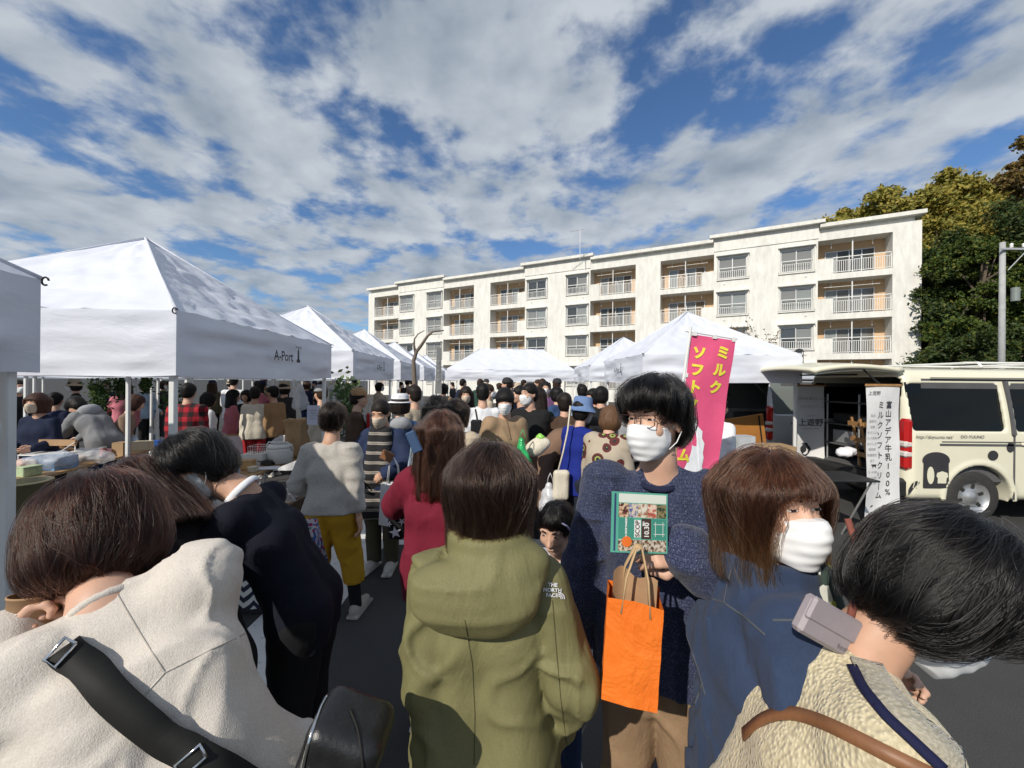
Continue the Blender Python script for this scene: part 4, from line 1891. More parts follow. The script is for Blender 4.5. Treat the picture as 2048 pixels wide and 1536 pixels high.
def strands(head_mat, hair_fn, n, mat, root, seed, hem, steps=22, ds=.012, rad=.00045, bang=None, crown=(0, -.035, .12), part=.0, lvl=(-.004, .004), wild=.25):
    """fine hair laid over the hair shape, running down from the crown"""
    rs = np.random.RandomState(seed)
    dirs = rs.normal(size=(n * 2, 3))
    dirs[:, 2] = np.abs(dirs[:, 2]) * 1.0 - .15
    dirs /= np.linalg.norm(dirs, axis=1)[:, None]
    P = (np.array([0, -.015, .02]) + dirs * np.array([.10, .12, .105])).astype(np.float32)
    keep = ~((P[:, 1] > .055) & (P[:, 2] < .045))
    P = P[keep][:n]
    n = len(P)
    tgt = rs.uniform(lvl[0], lvl[1], n).astype(np.float32)
    fly = rs.rand(n) < .08
    tgt[fly] += rs.uniform(.003, .014, fly.sum())

    def grad(p):
        e = .003
        d0 = hair_fn(p)
        g = np.stack([hair_fn(p + np.array(v, np.float32) * e) - d0 for v in ((1, 0, 0), (0, 1, 0), (0, 0, 1))], 1) / e
        g /= np.linalg.norm(g, axis=1)[:, None] + 1e-6
        return d0, g
    for _ in range(3):
        d, g = grad(P)
        P = (P - g * (d - tgt)[:, None]).astype(np.float32)
    pts = np.zeros((n, steps, 3), np.float32)
    fly_amp = np.where(fly, 1.0, 0.0)[:, None]
    alive = np.ones(n, bool)
    jit = rs.normal(size=(n, 3)) * .06
    jit[fly] *= 4
    hemj = hem + rs.normal(size=n) * .014 + .022 * vnoise((P * np.array([1, 1, 0])).astype(np.float32), seed + 9, 30)
    cx = np.array(crown)
    for s in range(steps):
        pts[:, s] = P
        d, g = grad(P)
        radial = P - cx
        radial[:, 0] -= part
        radial[:, 2] = 0
        radial /= np.linalg.norm(radial, axis=1)[:, None] + .01
        up = np.clip(g[:, 2], 0, 1)[:, None]
        fl = np.array([0, 0, -1.0]) + radial * 1.5 * up
        fl = fl + np.stack([vnoise(P, seed + 5, (40, 40, 14)), vnoise(P, seed + 6, (40, 40, 14)), P[:, 0] * 0], 1) * wild + jit
        fl = fl - g * (fl * g).sum(1)[:, None]
        fl /= np.linalg.norm(fl, axis=1)[:, None] + 1e-6
        stop = P[:, 2] < hemj
        if bang is not None:
            stop |= (P[:, 2] < bang + .006 * np.sin(P[:, 0] * 90)) & (P[:, 1] > .05) & (np.abs(P[:, 0]) < .062)
        stop |= (g[:, 2] < -.75)
        alive &= ~stop
        stp = np.where(alive, ds, ds * .03)[:, None]
        Q = P + fl * stp
        d, g = grad(Q.astype(np.float32))
        P = np.where(alive[:, None], Q - g * (d - tgt)[:, None] * .8, Q).astype(np.float32)
    cu = bpy.data.hair_curves.new('hair_strands')
    cu.add_curves([steps] * n)
    cu.position_data.foreach_set('vector', pts.ravel())
    r = cu.attributes.get('radius') or cu.attributes.new('radius', 'FLOAT', 'POINT')
    prof = np.tile(np.linspace(1.0, .55, steps), n) * np.repeat(rs.uniform(.7, 1.25, n), steps) * rad
    r.data.foreach_set('value', prof.astype(np.float32))
    cu.materials.append(mat)
    o = bpy.data.objects.new('hair_strands', cu)
    COL.objects.link(o)
    o.matrix_local = head_mat
    o.parent = root
    o.matrix_parent_inverse = Matrix.Identity(4)
    return o


SHOE = plain('shoe_white', (.62, .60, .56), .7, .08)
SHOE_D = plain('shoe_dark', (.05, .05, .052), .7, .15)


def person(label, hx, hy, yaw, H=1.58, lean=0.0, side=0.0, twist=0.0, head=(0, 0, 0), arms=None, top=None, legs=None, hair=('short', 'black', None),
           mask=None, hat=None, male=False, res=.024, seed=1, group=None, skin=0, face=False, feet=((-.09, 0), (.09, 0)), top_fn=None, hscale=1.0,
           fold_amp=.006, fine=None, strand=None, body_legs=True, shoes=None, bare_arm=None, zoff=0.0, cat='person', hz=None, arm_k=.010, shf=1.0, nf=0.0):
    """one figure; the head stands at world (hx, hy); yaw 0 faces away from the camera, 90 left, 180 towards it"""
    s = H / 1.6
    if hz is not None:                              # body size from the height at which the head is seen
        def head_z(q):
            A_ = Matrix.Rotation(R_(side), 3, 'Y') @ Matrix.Rotation(-R_(lean), 3, 'X')
            B_ = Matrix.Rotation(R_(side), 3, 'Y') @ Matrix.Rotation(-R_(lean * 1.25), 3, 'X') @ Matrix.Rotation(R_(twist), 3, 'Z')
            C_ = B_ @ Matrix.Rotation(R_(head[0]), 3, 'Z') @ Matrix.Rotation(-R_(head[1]), 3, 'X') @ Matrix.Rotation(R_(head[2]), 3, 'Y')
            v = Vector((0, 0, .86 * q)) + A_ @ Vector((0, 0, .30 * q)) + B_ @ Vector((0, .012 + nf, .260 * q)) + C_ @ Vector((0, .022, .124 * (q ** .35) * hscale))
            return v.z + zoff
        for _ in range(4):
            s *= hz / head_z(s)
    rs = random.Random(seed)
    fine = fine or (res < .015)
    psi = R_(yaw)
    top = dict(dict(mat=None, hem=.10, loose=.02, sleeve=1.0, flare=.0, arm=.0, collar=0.0, cut=None), **(top or {}))
    legs = dict(dict(mat=None, kind='trousers', loose=.012, to=.055), **(legs or {}))
    Rl = Matrix.Rotation(R_(side), 3, 'Y') @ Matrix.Rotation(-R_(lean), 3, 'X')
    Ru = Matrix.Rotation(R_(side), 3, 'Y') @ Matrix.Rotation(-R_(lean * 1.25), 3, 'X') @ Matrix.Rotation(R_(twist), 3, 'Z')
    pel = Vector((0, 0, .86 * s))
    waist = pel + Rl @ Vector((0, 0, .13 * s))
    chest = pel + Rl @ Vector((0, 0, .30 * s))
    nb = chest + Ru @ Vector((0, 0, .215 * s))
    shw = (.168 if male else .148) * s * shf
    sh = {k: nb + Ru @ Vector((k * shw, -.005, -.072 * s)) for k in (-1, 1)}
    hs = (s ** .35) * hscale
    Rh = Ru @ Matrix.Rotation(R_(head[0]), 3, 'Z') @ Matrix.Rotation(-R_(head[1]), 3, 'X') @ Matrix.Rotation(R_(head[2]), 3, 'Y')
    nk = nb + Ru @ Vector((0, .012 + nf * .5, .045 * s))
    hc = nk + Ru @ Vector((0, nf * .5, 0)) + Rh @ Vector((0, .022, .124 * hs))
    Mh = Matrix.Translation(hc) @ Rh.to_4x4() @ Matrix.Scale(hs, 4)
    Rz = Matrix.Rotation(psi, 3, 'Z')
    off = Rz @ Vector((hc.x, hc.y, 0))
    root = empty('person', (hx - off.x, hy - off.y, zoff), psi)
    tag(root, label, cat, group)
    # arms
    arms = arms or {}
    AR = {}
    for k, nm in ((-1, 'l'), (1, 'r')):
        a = dict(dict(to=(.035, .03, -.50), pole=(.25, -1, -.2), curl=28, dorsal=None, thumb=.4), **arms.get(nm, {}))
        tg = Vector((a['to'][0] * k, a['to'][1], a['to'][2])) * s
        Ry = Ru if a.get('torso') else Matrix.Rotation(R_(twist), 3, 'Z')
        tg = sh[k] + Ry @ tg
        if a.get('wto') is not None:
            tg = Rz.transposed() @ (Vector(a['wto']) - root.location)
        el, wr = ik(sh[k], tg, .265 * s, .235 * s, Ry @ Vector((a['pole'][0] * k, a['pole'][1], a['pole'][2])))
        AR[k] = (el, wr, a)
    hip = {k: pel + Vector((k * .085 * s, 0, -.02)) for k in (-1, 1)}
    LG = {}
    for k, f in zip((-1, 1), feet):
        an = Vector((f[0] * s, f[1] * s, .075 * s))
        kn = hip[k].lerp(an, .47) + Vector((0, .025 + abs(f[1]) * .12, 0))
        LG[k] = (kn, an)
    # ---- body
    B = [(nb, nk, .050 * s, .047 * s), (nk, Mh @ Vector((0, -.022, -.07)), .047 * s, .046 * s), (chest, nb, .085 * s, .05 * s), (pel, chest, .07 * s, .085 * s)]
    for k in (-1, 1):
        B += [(chest + Rl @ Vector((k * .05 * s, 0, 0)), pel + Vector((k * .05 * s, 0, .02)), .070 * s, .070 * s),
              (nb + Ru @ Vector((k * .03, 0, -.03)), sh[k], .034 * s, .036 * s),
              (sh[k], AR[k][0], .038 * s, .032 * s), (AR[k][0], AR[k][1], .032 * s, .023 * s)]
        if body_legs:
            B += [(hip[k], LG[k][0], .066 * s, .046 * s), (LG[k][0], LG[k][1], .047 * s, .034 * s)]
    lo, hi = bounds(B, .03)
    parts = [surface(cones_sdf(B, .03), lo, hi, max(res * .8, .010))]
    hh = .0045 if fine else .010
    parts.append(xf(head_np(male, hh), Mh))
    for k in (-1, 1):
        el, wr, a = AR[k]
        f = (wr - el).normalized()
        if a.get('hand_dir') is not None:
            f = (Rz.transposed() @ Vector(a['hand_dir'])).normalized() if a.get('world') else Vector(a['hand_dir']).normalized()
        dn = Vector(a['dorsal']) if a['dorsal'] else Vector((k * 1.0, .15, .1))
        dn = (dn - f * dn.dot(f)).normalized()
        xx = f.cross(dn).normalized()
        # thumb side is +x: for the right hand with fingers down and back of hand outwards it points forwards
        M = Matrix(((xx.x, f.x, dn.x, wr.x), (xx.y, f.y, dn.y, wr.y), (xx.z, f.z, dn.z, wr.z), (0, 0, 0, 1)))
        if k == 1:
            M = M @ Matrix.Diagonal((-1, 1, 1, 1)) if xx.y < 0 else M
        else:
            M = M @ Matrix.Diagonal((-1, 1, 1, 1)) if xx.y < 0 else M
        if a.get('flip'):
            M = M @ Matrix.Diagonal((-1, 1, 1, 1))
        M = M @ Matrix.Scale(s * .98, 4)
        if not a.get('nohand'):
            parts.append(xf(hand_np(a['curl'], .005 if fine else .009, a['thumb']), M))
        AR[k] = (el, wr, a, M)
    V, F = join_np(parts)
    link('body', mesh_np('body', V, F), m_skin[skin], root)
    # ---- top garment
    if top['mat']:
        lz = top['loose']
        T, TA = [], []
        hemz = top['hem']
        for k in (-1, 1):
            ca = nb + Ru @ Vector((k * .048 * s, 0, -.100 * s))
            cb = chest + Rl @ Vector((k * .062 * s, .004, 0))
            cc = waist + Rl @ Vector((k * .058 * s, .0, 0))
            cd = pel + Vector((k * (.070 * s + top['flare'] * .3), 0, 0))
            ce = pel + Vector((k * (.070 * s + top['flare'] * .8), 0, -hemz - .03))
            T += [(ca, cb, .052 * s + lz, .076 * s + lz), (cb, cc, .076 * s + lz, .068 * s + lz), (cc, cd, .068 * s + lz, .086 * s + lz)]
            if hemz > -.12:
                T += [(cd, ce, .086 * s + lz, .092 * s + lz + top['flare'])]
            T += [(nb + Ru @ Vector((k * .030, -.004, -.040 * s)), sh[k] + Ru @ Vector((-k * .012, 0, -.004)), .034 * s + lz * .45, .037 * s + lz * .5, .035)]
            if top['sleeve'] > 0:
                el, wr = AR[k][0], AR[k][1]
                ar = top['arm'] + lz * .6
                TA.append([(sh[k], el, .044 * s + ar, .038 * s + ar, .02)])
                if top['sleeve'] > .5:
                    fr = (top['sleeve'] - .5) * 2
                    TA[-1].append((el, el.lerp(wr, fr), .038 * s + ar, .030 * s + ar * .8, .012))
        tf = cones_sdf(T, .05)
        ta = [cones_sdf(q, .02) for q in TA]
        hemcut = pel.z - hemz

        def tsdf(P, tf=tf):
            d = tf(P)
            w1 = vnoise(P, seed + 7, 5.0)
            Q = P + np.stack([w1, -w1, w1 * .6], 1) * .05
            d = d + fold_amp * .7 * vnoise(Q, seed, (7, 7, 3.2)) - fold_amp * 1.1 * np.clip(1 - 5.0 * np.abs(vnoise(Q, seed + 2, (6, 6, 2.6))), 0, 1) ** .8
            fr_ = fold_amp * .5 * np.clip(1 - 4.5 * np.abs(vnoise(Q, seed + 8, (12, 12, 7))), 0, 1) if fine else 0
            d = d - fr_
            for q in ta:
                e = q(P) + fold_amp * .5 * vnoise(Q, seed + 5, (8, 8, 11)) - fold_amp * 1.1 * np.clip(1 - 4.2 * np.abs(vnoise(Q, seed + 3, (5, 5, 9))), 0, 1) ** .8 - fr_
                j_ = A3(sh[-1] if q is ta[0] else sh[1])
                rr2 = ((P - j_) ** 2).sum(1)
                d = smin(d, e, arm_k + .035 * np.exp(-rr2 / .0075))
            if top_fn:
                d = top_fn(P, d)
            return np.maximum(d, hemcut - P[:, 2]) if top['cut'] is None else d
        lo, hi = bounds(T + sum(TA, []), .04)
        if top.get('box'):
            lo, hi = np.minimum(lo, A3(top['box'][0])), np.maximum(hi, A3(top['box'][1]))
        V, F = surface(tsdf, lo, hi, res)
        link(top.get('name', 'top'), mesh_np('top', V, F), top['mat'], root)
        if top['collar']:
            c0 = nb + Ru @ Vector((0, .010, .005))
            cm = MB()
            n = 20
            pts = []
            for q in range(n + 1):
                t = 2 * math.pi * q / n
                pts.append(c0 + Ru @ Vector((math.cos(t) * .063 * s, math.sin(t) * .063 * s + .002, -.022 - .022 * math.sin(t))))
            cm.tube(pts, top['collar'], 8, False)
            cm.build('collar', top.get('collar_mat') or top['mat'], root, True)
    # ---- legs
    if legs['mat']:
        lz = legs['loose']
        Lg = []
        if legs['kind'] == 'skirt':
            for k in (-1, 1):
                Lg += [(waist + Vector((k * .05, 0, -.02)), pel + Vector((k * .075, 0, -.05)), .075 * s + lz, .10 * s + lz),
                       (pel + Vector((k * .075, 0, -.05)), Vector((k * .12, 0, legs['to'])), .10 * s + lz, .13 * s + lz)]
        else:
            for k in (-1, 1):
                kn, an = LG[k]
                Lg += [(waist + Vector((k * .045, 0, -.07)), hip[k], .058 * s + lz * .4, .088 * s + lz), (hip[k], kn, .088 * s + lz, .060 * s + lz),
                       (kn, an, .060 * s + lz, .044 * s + lz)]
        lf = cones_sdf(Lg, .014)
        tz = legs['to']

        def lsdf(P):
            d = lf(P) + fold_amp * .8 * vnoise(P, seed + 9, (10, 10, 7)) - fold_amp * .7 * np.clip(1 - 3.2 * np.abs(vnoise(P, seed + 4, (9, 9, 8))), 0, 1)
            return np.maximum(d, tz - P[:, 2])
        lo, hi = bounds(Lg, .04)
        V, F = surface(lsdf, lo, hi, res)
        link('skirt' if legs['kind'] == 'skirt' else 'trousers', mesh_np('trousers', V, F), legs['mat'], root)
        for k in (-1, 1):
            an = LG[k][1]
            tw = R_(8 * k)
            M = Matrix.Translation((an.x, an.y, 0)) @ Matrix.Rotation(-tw, 4, 'Z')
            link('shoe', mesh_np('shoe', *xf(shoe_np(), M)), shoes or SHOE, root)
    # ---- hair, mask, eyes
    if hair:
        st, hcn, hem = hair
        V, F = xf(hair_np(st, hem, .006 if fine else .011, .005 if strand else 0.0), Mh)
        ho = link('hair', mesh_np('hair', V, F), hairm(hcn), root)
        if strand:
            k = dict(strand)
            strands(Mh, hair_sdf(st, hem), k.pop('n'), k.pop('mat'), root, seed, k.pop('hem'), **k)
    if mask:
        V, F = xf(mask_np(.003 if fine else .007), Mh)
        mo = link('mask', mesh_np('mask', V, F), mask, root)
        if fine:
            lp_ = MB()
            for k in (-1, 1):
                for z0, z1 in ((-.026, .018), (-.085, -.030)):
                    pts = [Vector((k * .060, .022, z0)), Vector((k * .073, .0, (z0 * .6 + z1 * .4))), Vector((k * .081, -.022, z1 * .6 - .004)), Vector((k * .080, -.034, -.005))]
                    lp_.tube([Mh @ p for p in pts], .0016, 6)
            lp_.build('ear_loop', mask, mo, True)
    if face:
        for k in (-1, 1):
            e = MB()
            e.add(*uv_ball((k * .031, .0795, .0055), (.0125, .0045, .0042)))
            e.v = [tuple(Mh @ Vector(v)) for v in e.v]
            e.build('eye', m_eye, root, True)
            if fine:
                for q in (-1, 1):
                    e = MB()
                    e.add(*uv_ball((k * .031 + q * .0085, .0790, .0054), (.0042, .0042, .0030)))
                    e.v = [tuple(Mh @ Vector(v)) for v in e.v]
                    e.build('eye_white', m_eyew, root, True)
            br = MB()
            pts = [Vector((k * .016, .0895, .026)), Vector((k * .032, .0875, .0305)), Vector((k * .050, .076, .026))]
            br.tube([Mh @ p for p in pts], [.0026, .0030, .0014], 6)
            br.build('eyebrow', hairm(hair[1] if hair else 'black'), root, True)
    if hat:
        kind, hm = hat
        hb = MB()
        if kind == 'bucket':
            hb.lathe([(.145, -.020), (.140, -.022), (.122, .010), (.104, .030), (.100, .050), (.092, .118), (.080, .130), (.0, .134)], (0, -.012, .015), 28)
        elif kind == 'cap':
            hb.lathe([(.098, .028), (.099, .04), (.094, .085), (.07, .118), (.03, .132), (0, .134)], (0, -.012, .012), 24)
            hb.grid(lambda u, v: ((u - .5) * .16, .07 + .085 * v * math.sqrt(max(0, 1 - (2 * u - 1) ** 2 * .8)), .046 - .02 * v - .05 * (u - .5) ** 2), 10, 5)
        elif kind == 'beanie':
            hb.lathe([(.100, .022), (.104, .028), (.104, .058), (.099, .064), (.094, .09), (.066, .128), (0, .142)], (0, -.012, .01), 24)
        else:
            hb.lathe([(.150, .030), (.150, .034), (.100, .046), (.098, .10), (.085, .128), (.04, .134), (0, .124)], (0, -.012, .012), 28)
        hb.v = [tuple(Mh @ Vector(v)) for v in hb.v]
        ho = hb.build('hat', hm, root, True)
        if kind == 'fedora':
            bd = MB()
            bd.lathe([(.1015, .048), (.1005, .072)], (0, -.012, .012), 28)
            bd.v = [tuple(Mh @ Vector(v)) for v in bd.v]
            bd.f = bd.f[:-2]
            bd.m = bd.m[:-2]
            bd.build('hat_band', m_blackplastic, ho, True)
    return dict(root=root, Mh=Mh, AR=AR, sh=sh, nb=nb, nk=nk, pel=pel, waist=waist, chest=chest, Ru=Ru, Rl=Rl, LG=LG, hip=hip, Rz=Rz, s=s)


def uv_ball(c, r, n=10, m=7):
    vs, fs = [], []
    for j in range(m + 1):
        p = math.pi * j / m
        for i in range(n):
            t = 2 * math.pi * i / n
            vs.append((c[0] + r[0] * math.sin(p) * math.cos(t), c[1] + r[1] * math.sin(p) * math.sin(t), c[2] + r[2] * math.cos(p)))
    for j in range(m):
        for i in range(n):
            fs.append((j * n + i, (j + 1) * n + i, (j + 1) * n + (i + 1) % n, j * n + (i + 1) % n))
    return vs, fs


def shoe_np():
    def f(P):
        d = ell(P, (0, .075, .035), (.044, .125, .048))
        d = smin(d, ell(P, (0, -.01, .055), (.038, .055, .055)), .03)
        d = np.maximum(d, -P[:, 2] + .004)
        sole = rbox(P, (0, .065, .014), (.046, .135, .013), .012)
        return np.minimum(d, sole)
    return cached('shoe', lambda: surface(f, (-.08, -.10, -.02), (.08, .24, .14), .010))


def wpt(pr, p):
    """world point -> the person's own frame"""
    return pr['root'].matrix_basis.inverted() @ Vector(p)


# ---- things that lie on clothes: found by looking from the camera at the finished garment
from mathutils.bvhtree import BVHTree


def world_mx(o):
    m = o.matrix_basis.copy()
    p = o.parent
    while p is not None:
        m = p.matrix_basis @ m
        p = p.parent
    return m


def bvh(objs):
    vs, fs = [], []
    for o in objs:
        M = world_mx(o)
        b0 = len(vs)
        vs += [M @ v.co for v in o.data.vertices]
        fs += [tuple(i + b0 for i in p.vertices) for p in o.data.polygons]
    return BVHTree.FromPolygons(vs, fs)


CAMP = Vector((0, 0, CAMH))


def cast(tree_, u, v):
    d = (at(u, v, 1.0) - CAMP).normalized()
    loc, nrm, _, _ = tree_.ray_cast(CAMP, d)
    return loc, nrm


def part_of(pr, *names):
    return [c for c in COL.objects if c.parent == pr['root'] and c.type == 'MESH' and c.name.split('.')[0] in names]


def ribbon_on(tree_, pts, width, lift, name, mat, root, thick=.003, n=24, smooth=3, wrap=False):
    """a flat band laid on a garment along image points, width in metres"""
    P = []
    m = len(pts) - 1
    for i in range(n + 1):
        t = i / n * m
        k = min(int(t), m - 1)
        f = t - k
        u, v = pts[k][0] + (pts[k + 1][0] - pts[k][0]) * f, pts[k][1] + (pts[k + 1][1] - pts[k][1]) * f
        loc, nr = cast(tree_, u, v)
        if loc is None:
            continue
        P.append((loc, nr))
    if len(P) < 3:
        return None
    pos = [p for p, _ in P]
    nor = [q for _, q in P]
    for _ in range(smooth):
        pos = [pos[0]] + [(pos[i - 1] + pos[i] * 2 + pos[i + 1]) / 4 for i in range(1, len(pos) - 1)] + [pos[-1]]
        nor = [nor[0]] + [(nor[i - 1] + nor[i] * 2 + nor[i + 1]).normalized() for i in range(1, len(nor) - 1)] + [nor[-1]]
    if wrap:                                        # the band goes on round the far side of the body
        v0, v1 = (pos[0] - CAMP).normalized(), (pos[-1] - CAMP).normalized()
        e0, e1 = (pos[0] - pos[1]).normalized(), (pos[-1] - pos[-2]).normalized()
        dn_ = Vector((0, 0, -1))
        pos = [pos[0] + v0 * .22 + dn_ * .10, pos[0] + v0 * .10 + e0 * .004 + dn_ * .02, pos[0] + v0 * .03 + e0 * .004] + pos + [pos[-1] + v1 * .04 + e1 * .006, pos[-1] + v1 * .10 + e1 * .004]
        nor = [nor[0], nor[0], nor[0]] + nor + [nor[-1], nor[-1]]
    b = MB()
    vs, fs = [], []
    for i, (p, q) in enumerate(zip(pos, nor)):
        d = (pos[min(i + 1, len(pos) - 1)] - pos[max(i - 1, 0)]).normalized()
        x = d.cross(q).normalized() * width / 2
        o = p + q * lift
        vs += [o - x, o + x, o + x + q * thick, o - x + q * thick]
    for i in range(len(pos) - 1):
        a, c = i * 4, i * 4 + 4
        for k in range(4):
            fs.append((a + k, a + (k + 1) % 4, c + (k + 1) % 4, c + k))
    fs += [(3, 2, 1, 0), tuple(len(vs) - 4 + k for k in range(4))]
    inv = world_mx(root).inverted()
    b.add([inv @ v for v in vs], fs)
    return b.build(name, mat, root, True)


def decal_on(tree_, me, u, v, px, name, mat, root, rot=0.0, lift=.003, skew=0.0):
    """flat print (mesh drawn in units of 1) laid on a garment around pixel (u, v), px pixels per unit"""
    co = np.empty(len(me.vertices) * 3, np.float32)
    me.vertices.foreach_get('co', co)
    co = co.reshape(-1, 3)
    inv = world_mx(root).inverted()
    c, s_ = math.cos(rot), math.sin(rot)
    out = []
    last = None
    for x, y, _ in co:
        x = x + skew * y
        loc, nr = cast(tree_, u + (x * c - y * s_) * px, v - (x * s_ + y * c) * px)
        if loc is None:
            loc, nr = last if last else (Vector((0, 0, 0)), Vector((0, 0, 1)))
        last = (loc, nr)
        out.append(inv @ (loc + nr * lift))
    me.vertices.foreach_set('co', np.array([tuple(p) for p in out], np.float32).ravel())
    me.update()
    return link(name, me, mat, root)
# ------------------------------------------------------------------ the people close to the camera
st_dark = strand_mat('strand_dark', (.012, .008, .006))
st_black = strand_mat('strand_black', (.006, .0055, .0055))
st_brown = strand_mat('strand_brown', (.024, .013, .009))
st_auburn = strand_mat('strand_auburn', (.024, .010, .007))
st_chest = strand_mat('strand_chestnut', (.050, .019, .010), (.20, .085, .034), -.19, -.02)
m_olive = cloth('olive_shell', (.175, .165, .075), wrinkle=.45, wscale=7, rough=.62, sheen=.0, var=.08)
m_beige = cloth('beige_fleece', (.60, .55, .49), sheen=.1, wrinkle=.30, wscale=6, coarse=.10, weave=420, var=.06)
m_navyk = None


def waffle_mat():
    t = NT('navy_waffle_knit')
    nz = t.noise(6, 4, .6)
    ck = t.n('ShaderNodeTexVoronoi')
    ck.inputs['Scale'].default_value = 95
    t.l(t.coord((1, 1, .85)), ck.inputs['Vector'])
    br = t.n('ShaderNodeTexBrick')
    br.inputs['Scale'].default_value = 40
    br.inputs['Mortar Size'].default_value = .035
    br.inputs['Brick Width'].default_value = .42
    br.inputs['Row Height'].default_value = .42
    br.inputs['Color1'].default_value = (.026, .034, .075, 1)
    br.inputs['Color2'].default_value = (.038, .048, .098, 1)
    br.inputs['Mortar'].default_value = (.014, .018, .045, 1)
    mp = t.coord((1, 1, 1), 'Object', (R_(90), 0, 0))
    t.l(mp, br.inputs['Vector'])
    fl = t.noise(420, 2, .6)
    c = t.mix(t.ramp(fl, [(.60, (0, 0, 0)), (.72, (1, 1, 1))]), br.outputs[0], (.26, .28, .36))
    t.set(color=c, rough=.9, spec=.2, sheen=.15)
    w = t.noise(8, 4, .55, t.coord((1, 1, .5)), .8)
    t.bump(t.math('ADD', w, t.math('MULTIPLY', br.outputs[1], -.06)), .45, .03)
    return t.m


m_navyk = waffle_mat()
m_navy_plain = cloth('navy_knit', (.006, .007, .016), wrinkle=.3, var=.15)
m_denim = cloth('indigo_denim', (.028, .046, .095), wrinkle=.5, wscale=8, rough=.8, sheen=.05, var=.28, coarse=.05)
m_denim_dark = cloth('dark_denim', (.018, .030, .075), wrinkle=.45, wscale=8, rough=.8, var=.25)
m_stitch = plain('denim_stitch', (.075, .085, .10), .9)
m_cream_knit = None


def knit_mat(name, col, scale=190, z=.6, depth=.007, strength=.7):
    t = NT(name)
    v = t.n('ShaderNodeTexVoronoi')
    v.feature = 'SMOOTH_F1'
    v.inputs['Scale'].default_value = scale
    t.l(t.coord((1, 1, z)), v.inputs['Vector'])
    n = t.noise(7, 4, .6)
    c = t.ramp(n, [(.3, tuple(x * .9 for x in col)), (.7, col)])
    c = t.mix(.6, c, t.ramp(v.outputs[0], [(.15, (1, 1, 1)), (.7, (.55, .53, .48))]), 'MULTIPLY')
    t.set(color=c, rough=.95, spec=.15, sheen=.2)
    t.bump(t.math('SUBTRACT', 1.0, v.outputs[0]), strength, depth)
    return t.m


m_cream_knit = knit_mat('cream_cable_knit', (.66, .58, .40))
m_grey_rib = knit_mat('grey_rib_knit', (.42, .39, .31), 170, 2.2, .006, .6)
m_grey_knit = knit_mat('light_grey_knit', (.52, .49, .45), 240, .6, .004, .5)
m_wine = cloth('wine_knit', (.15, .010, .026), wrinkle=.35, wscale=8, var=.1)
m_mustard = cloth('mustard_cotton', (.44, .24, .015), wrinkle=.5, wscale=9, var=.12)
m_blk_trs = cloth('black_trousers', (.010, .010, .012), wrinkle=.4)
m_nvy_trs = cloth('navy_trousers', (.014, .017, .032), wrinkle=.5)
m_khaki = cloth('khaki_chino', (.26, .17, .10), wrinkle=.5)
m_white_cloth = cloth('white_cotton', (.74, .75, .78), wrinkle=.4, var=.04)
m_strap_blk = cloth('black_webbing', (.016, .016, .015), weave=1200, wrinkle=.05, rough=.7)
m_chrome = plain('chrome', (.70, .70, .70), .15, .02, metal=1.0)
m_leather_blk = plain('black_leather', (.012, .012, .013), .38, .3, 30, bump=.25, bscale=120)
m_leather_tan = plain('tan_leather', (.22, .10, .045), .5, .15, 20, bump=.15, bscale=90)


# --- woman in the olive hooded coat, seen from behind
def olive_fn(P, d):
    x, y, z = P[:, 0], P[:, 1], P[:, 2]
    low = np.clip((1.12 - z) / .5, 0, 1)
    d = d - .012 * low * np.sin(x * 34 + 2.2 * vnoise(P, 71, 3.0) + 4 * y) * np.clip((-y + .05) / .1, 0, 1)
    h = ell(P, (-.012, -.100, 1.195), (.135, .058, .090))
    h = smin(h, ell(P, (-.112, -.085, 1.205), (.066, .048, .050)), .05)
    h = smin(h, ell(P, (.085, -.050, 1.265), (.075, .055, .045)), .05)
    h = h + .007 * vnoise(P, 72, (11, 11, 8)) - .006 * np.clip(1 - 3 * np.abs(vnoise(P, 73, (6, 6, 13))), 0, 1)
    d = smin(d, h, .008)
    col = np.abs(np.sqrt((x / 1.0) ** 2 + ((y - .0) / 1.05) ** 2) - .088) - .018
    col = smax(col, np.abs(z - 1.295) - .035, .02)
    return smin(d, col, .025)


pG = person('woman with a brown bob seen from behind in an olive green hooded coat', -.055, 1.04, -3, hz=1.415, shf=1.02, top=dict(mat=m_olive, hem=.30, loose=.022, flare=.024, arm=.010, box=((-.26, -.26, .5), (.26, .12, 1.36))), legs=dict(mat=m_nvy_trs),
            arms=dict(l=dict(to=(.0, -.01, -.50), pole=(.25, -1, 0)), r=dict(to=(.05, .09, -.45), pole=(.5, -.9, -.2), curl=40)),
            hair=('bob', 'brown', -.150), res=.008, seed=5, fold_amp=.015, top_fn=olive_fn, head=(2, 4, 0),
            strand=dict(n=15000, mat=st_brown, hem=-.155, crown=(.0, -.01, .12), wild=.22, part=.012))
tG = bvh(part_of(pG, 'top'))
me = text_mesh('print', 'THE\nNORTH\nFACE', .42, offset=.012)
decal_on(tG, me, 1104, 1180, 24, 'logo_lettering', m_white_cloth, pG['root'], -.06)
dm = MB()
for r0, r1 in ((.30, .42), (.50, .62), (.70, .84)):
    th = np.linspace(0, math.pi / 2, 9)
    for a_, b_ in zip(th[:-1], th[1:]):
        dm.add([(r0 * math.cos(a_), r0 * math.sin(a_), 0), (r1 * math.cos(a_), r1 * math.sin(a_), 0), (r1 * math.cos(b_), r1 * math.sin(b_), 0), (r0 * math.cos(b_), r0 * math.sin(b_), 0)], [(0, 1, 2, 3)])
decal_on(tG, dm.mesh('print'), 1115, 1197, 16, 'logo_dome', m_white_cloth, pG['root'], -.06)


def seam(tr, pts, root, mat, w=.0022, lift=-.0015, name='seam', n=30):
    return ribbon_on(tr, pts, w, lift, name, mat, root, .0022, n * 3, 1)


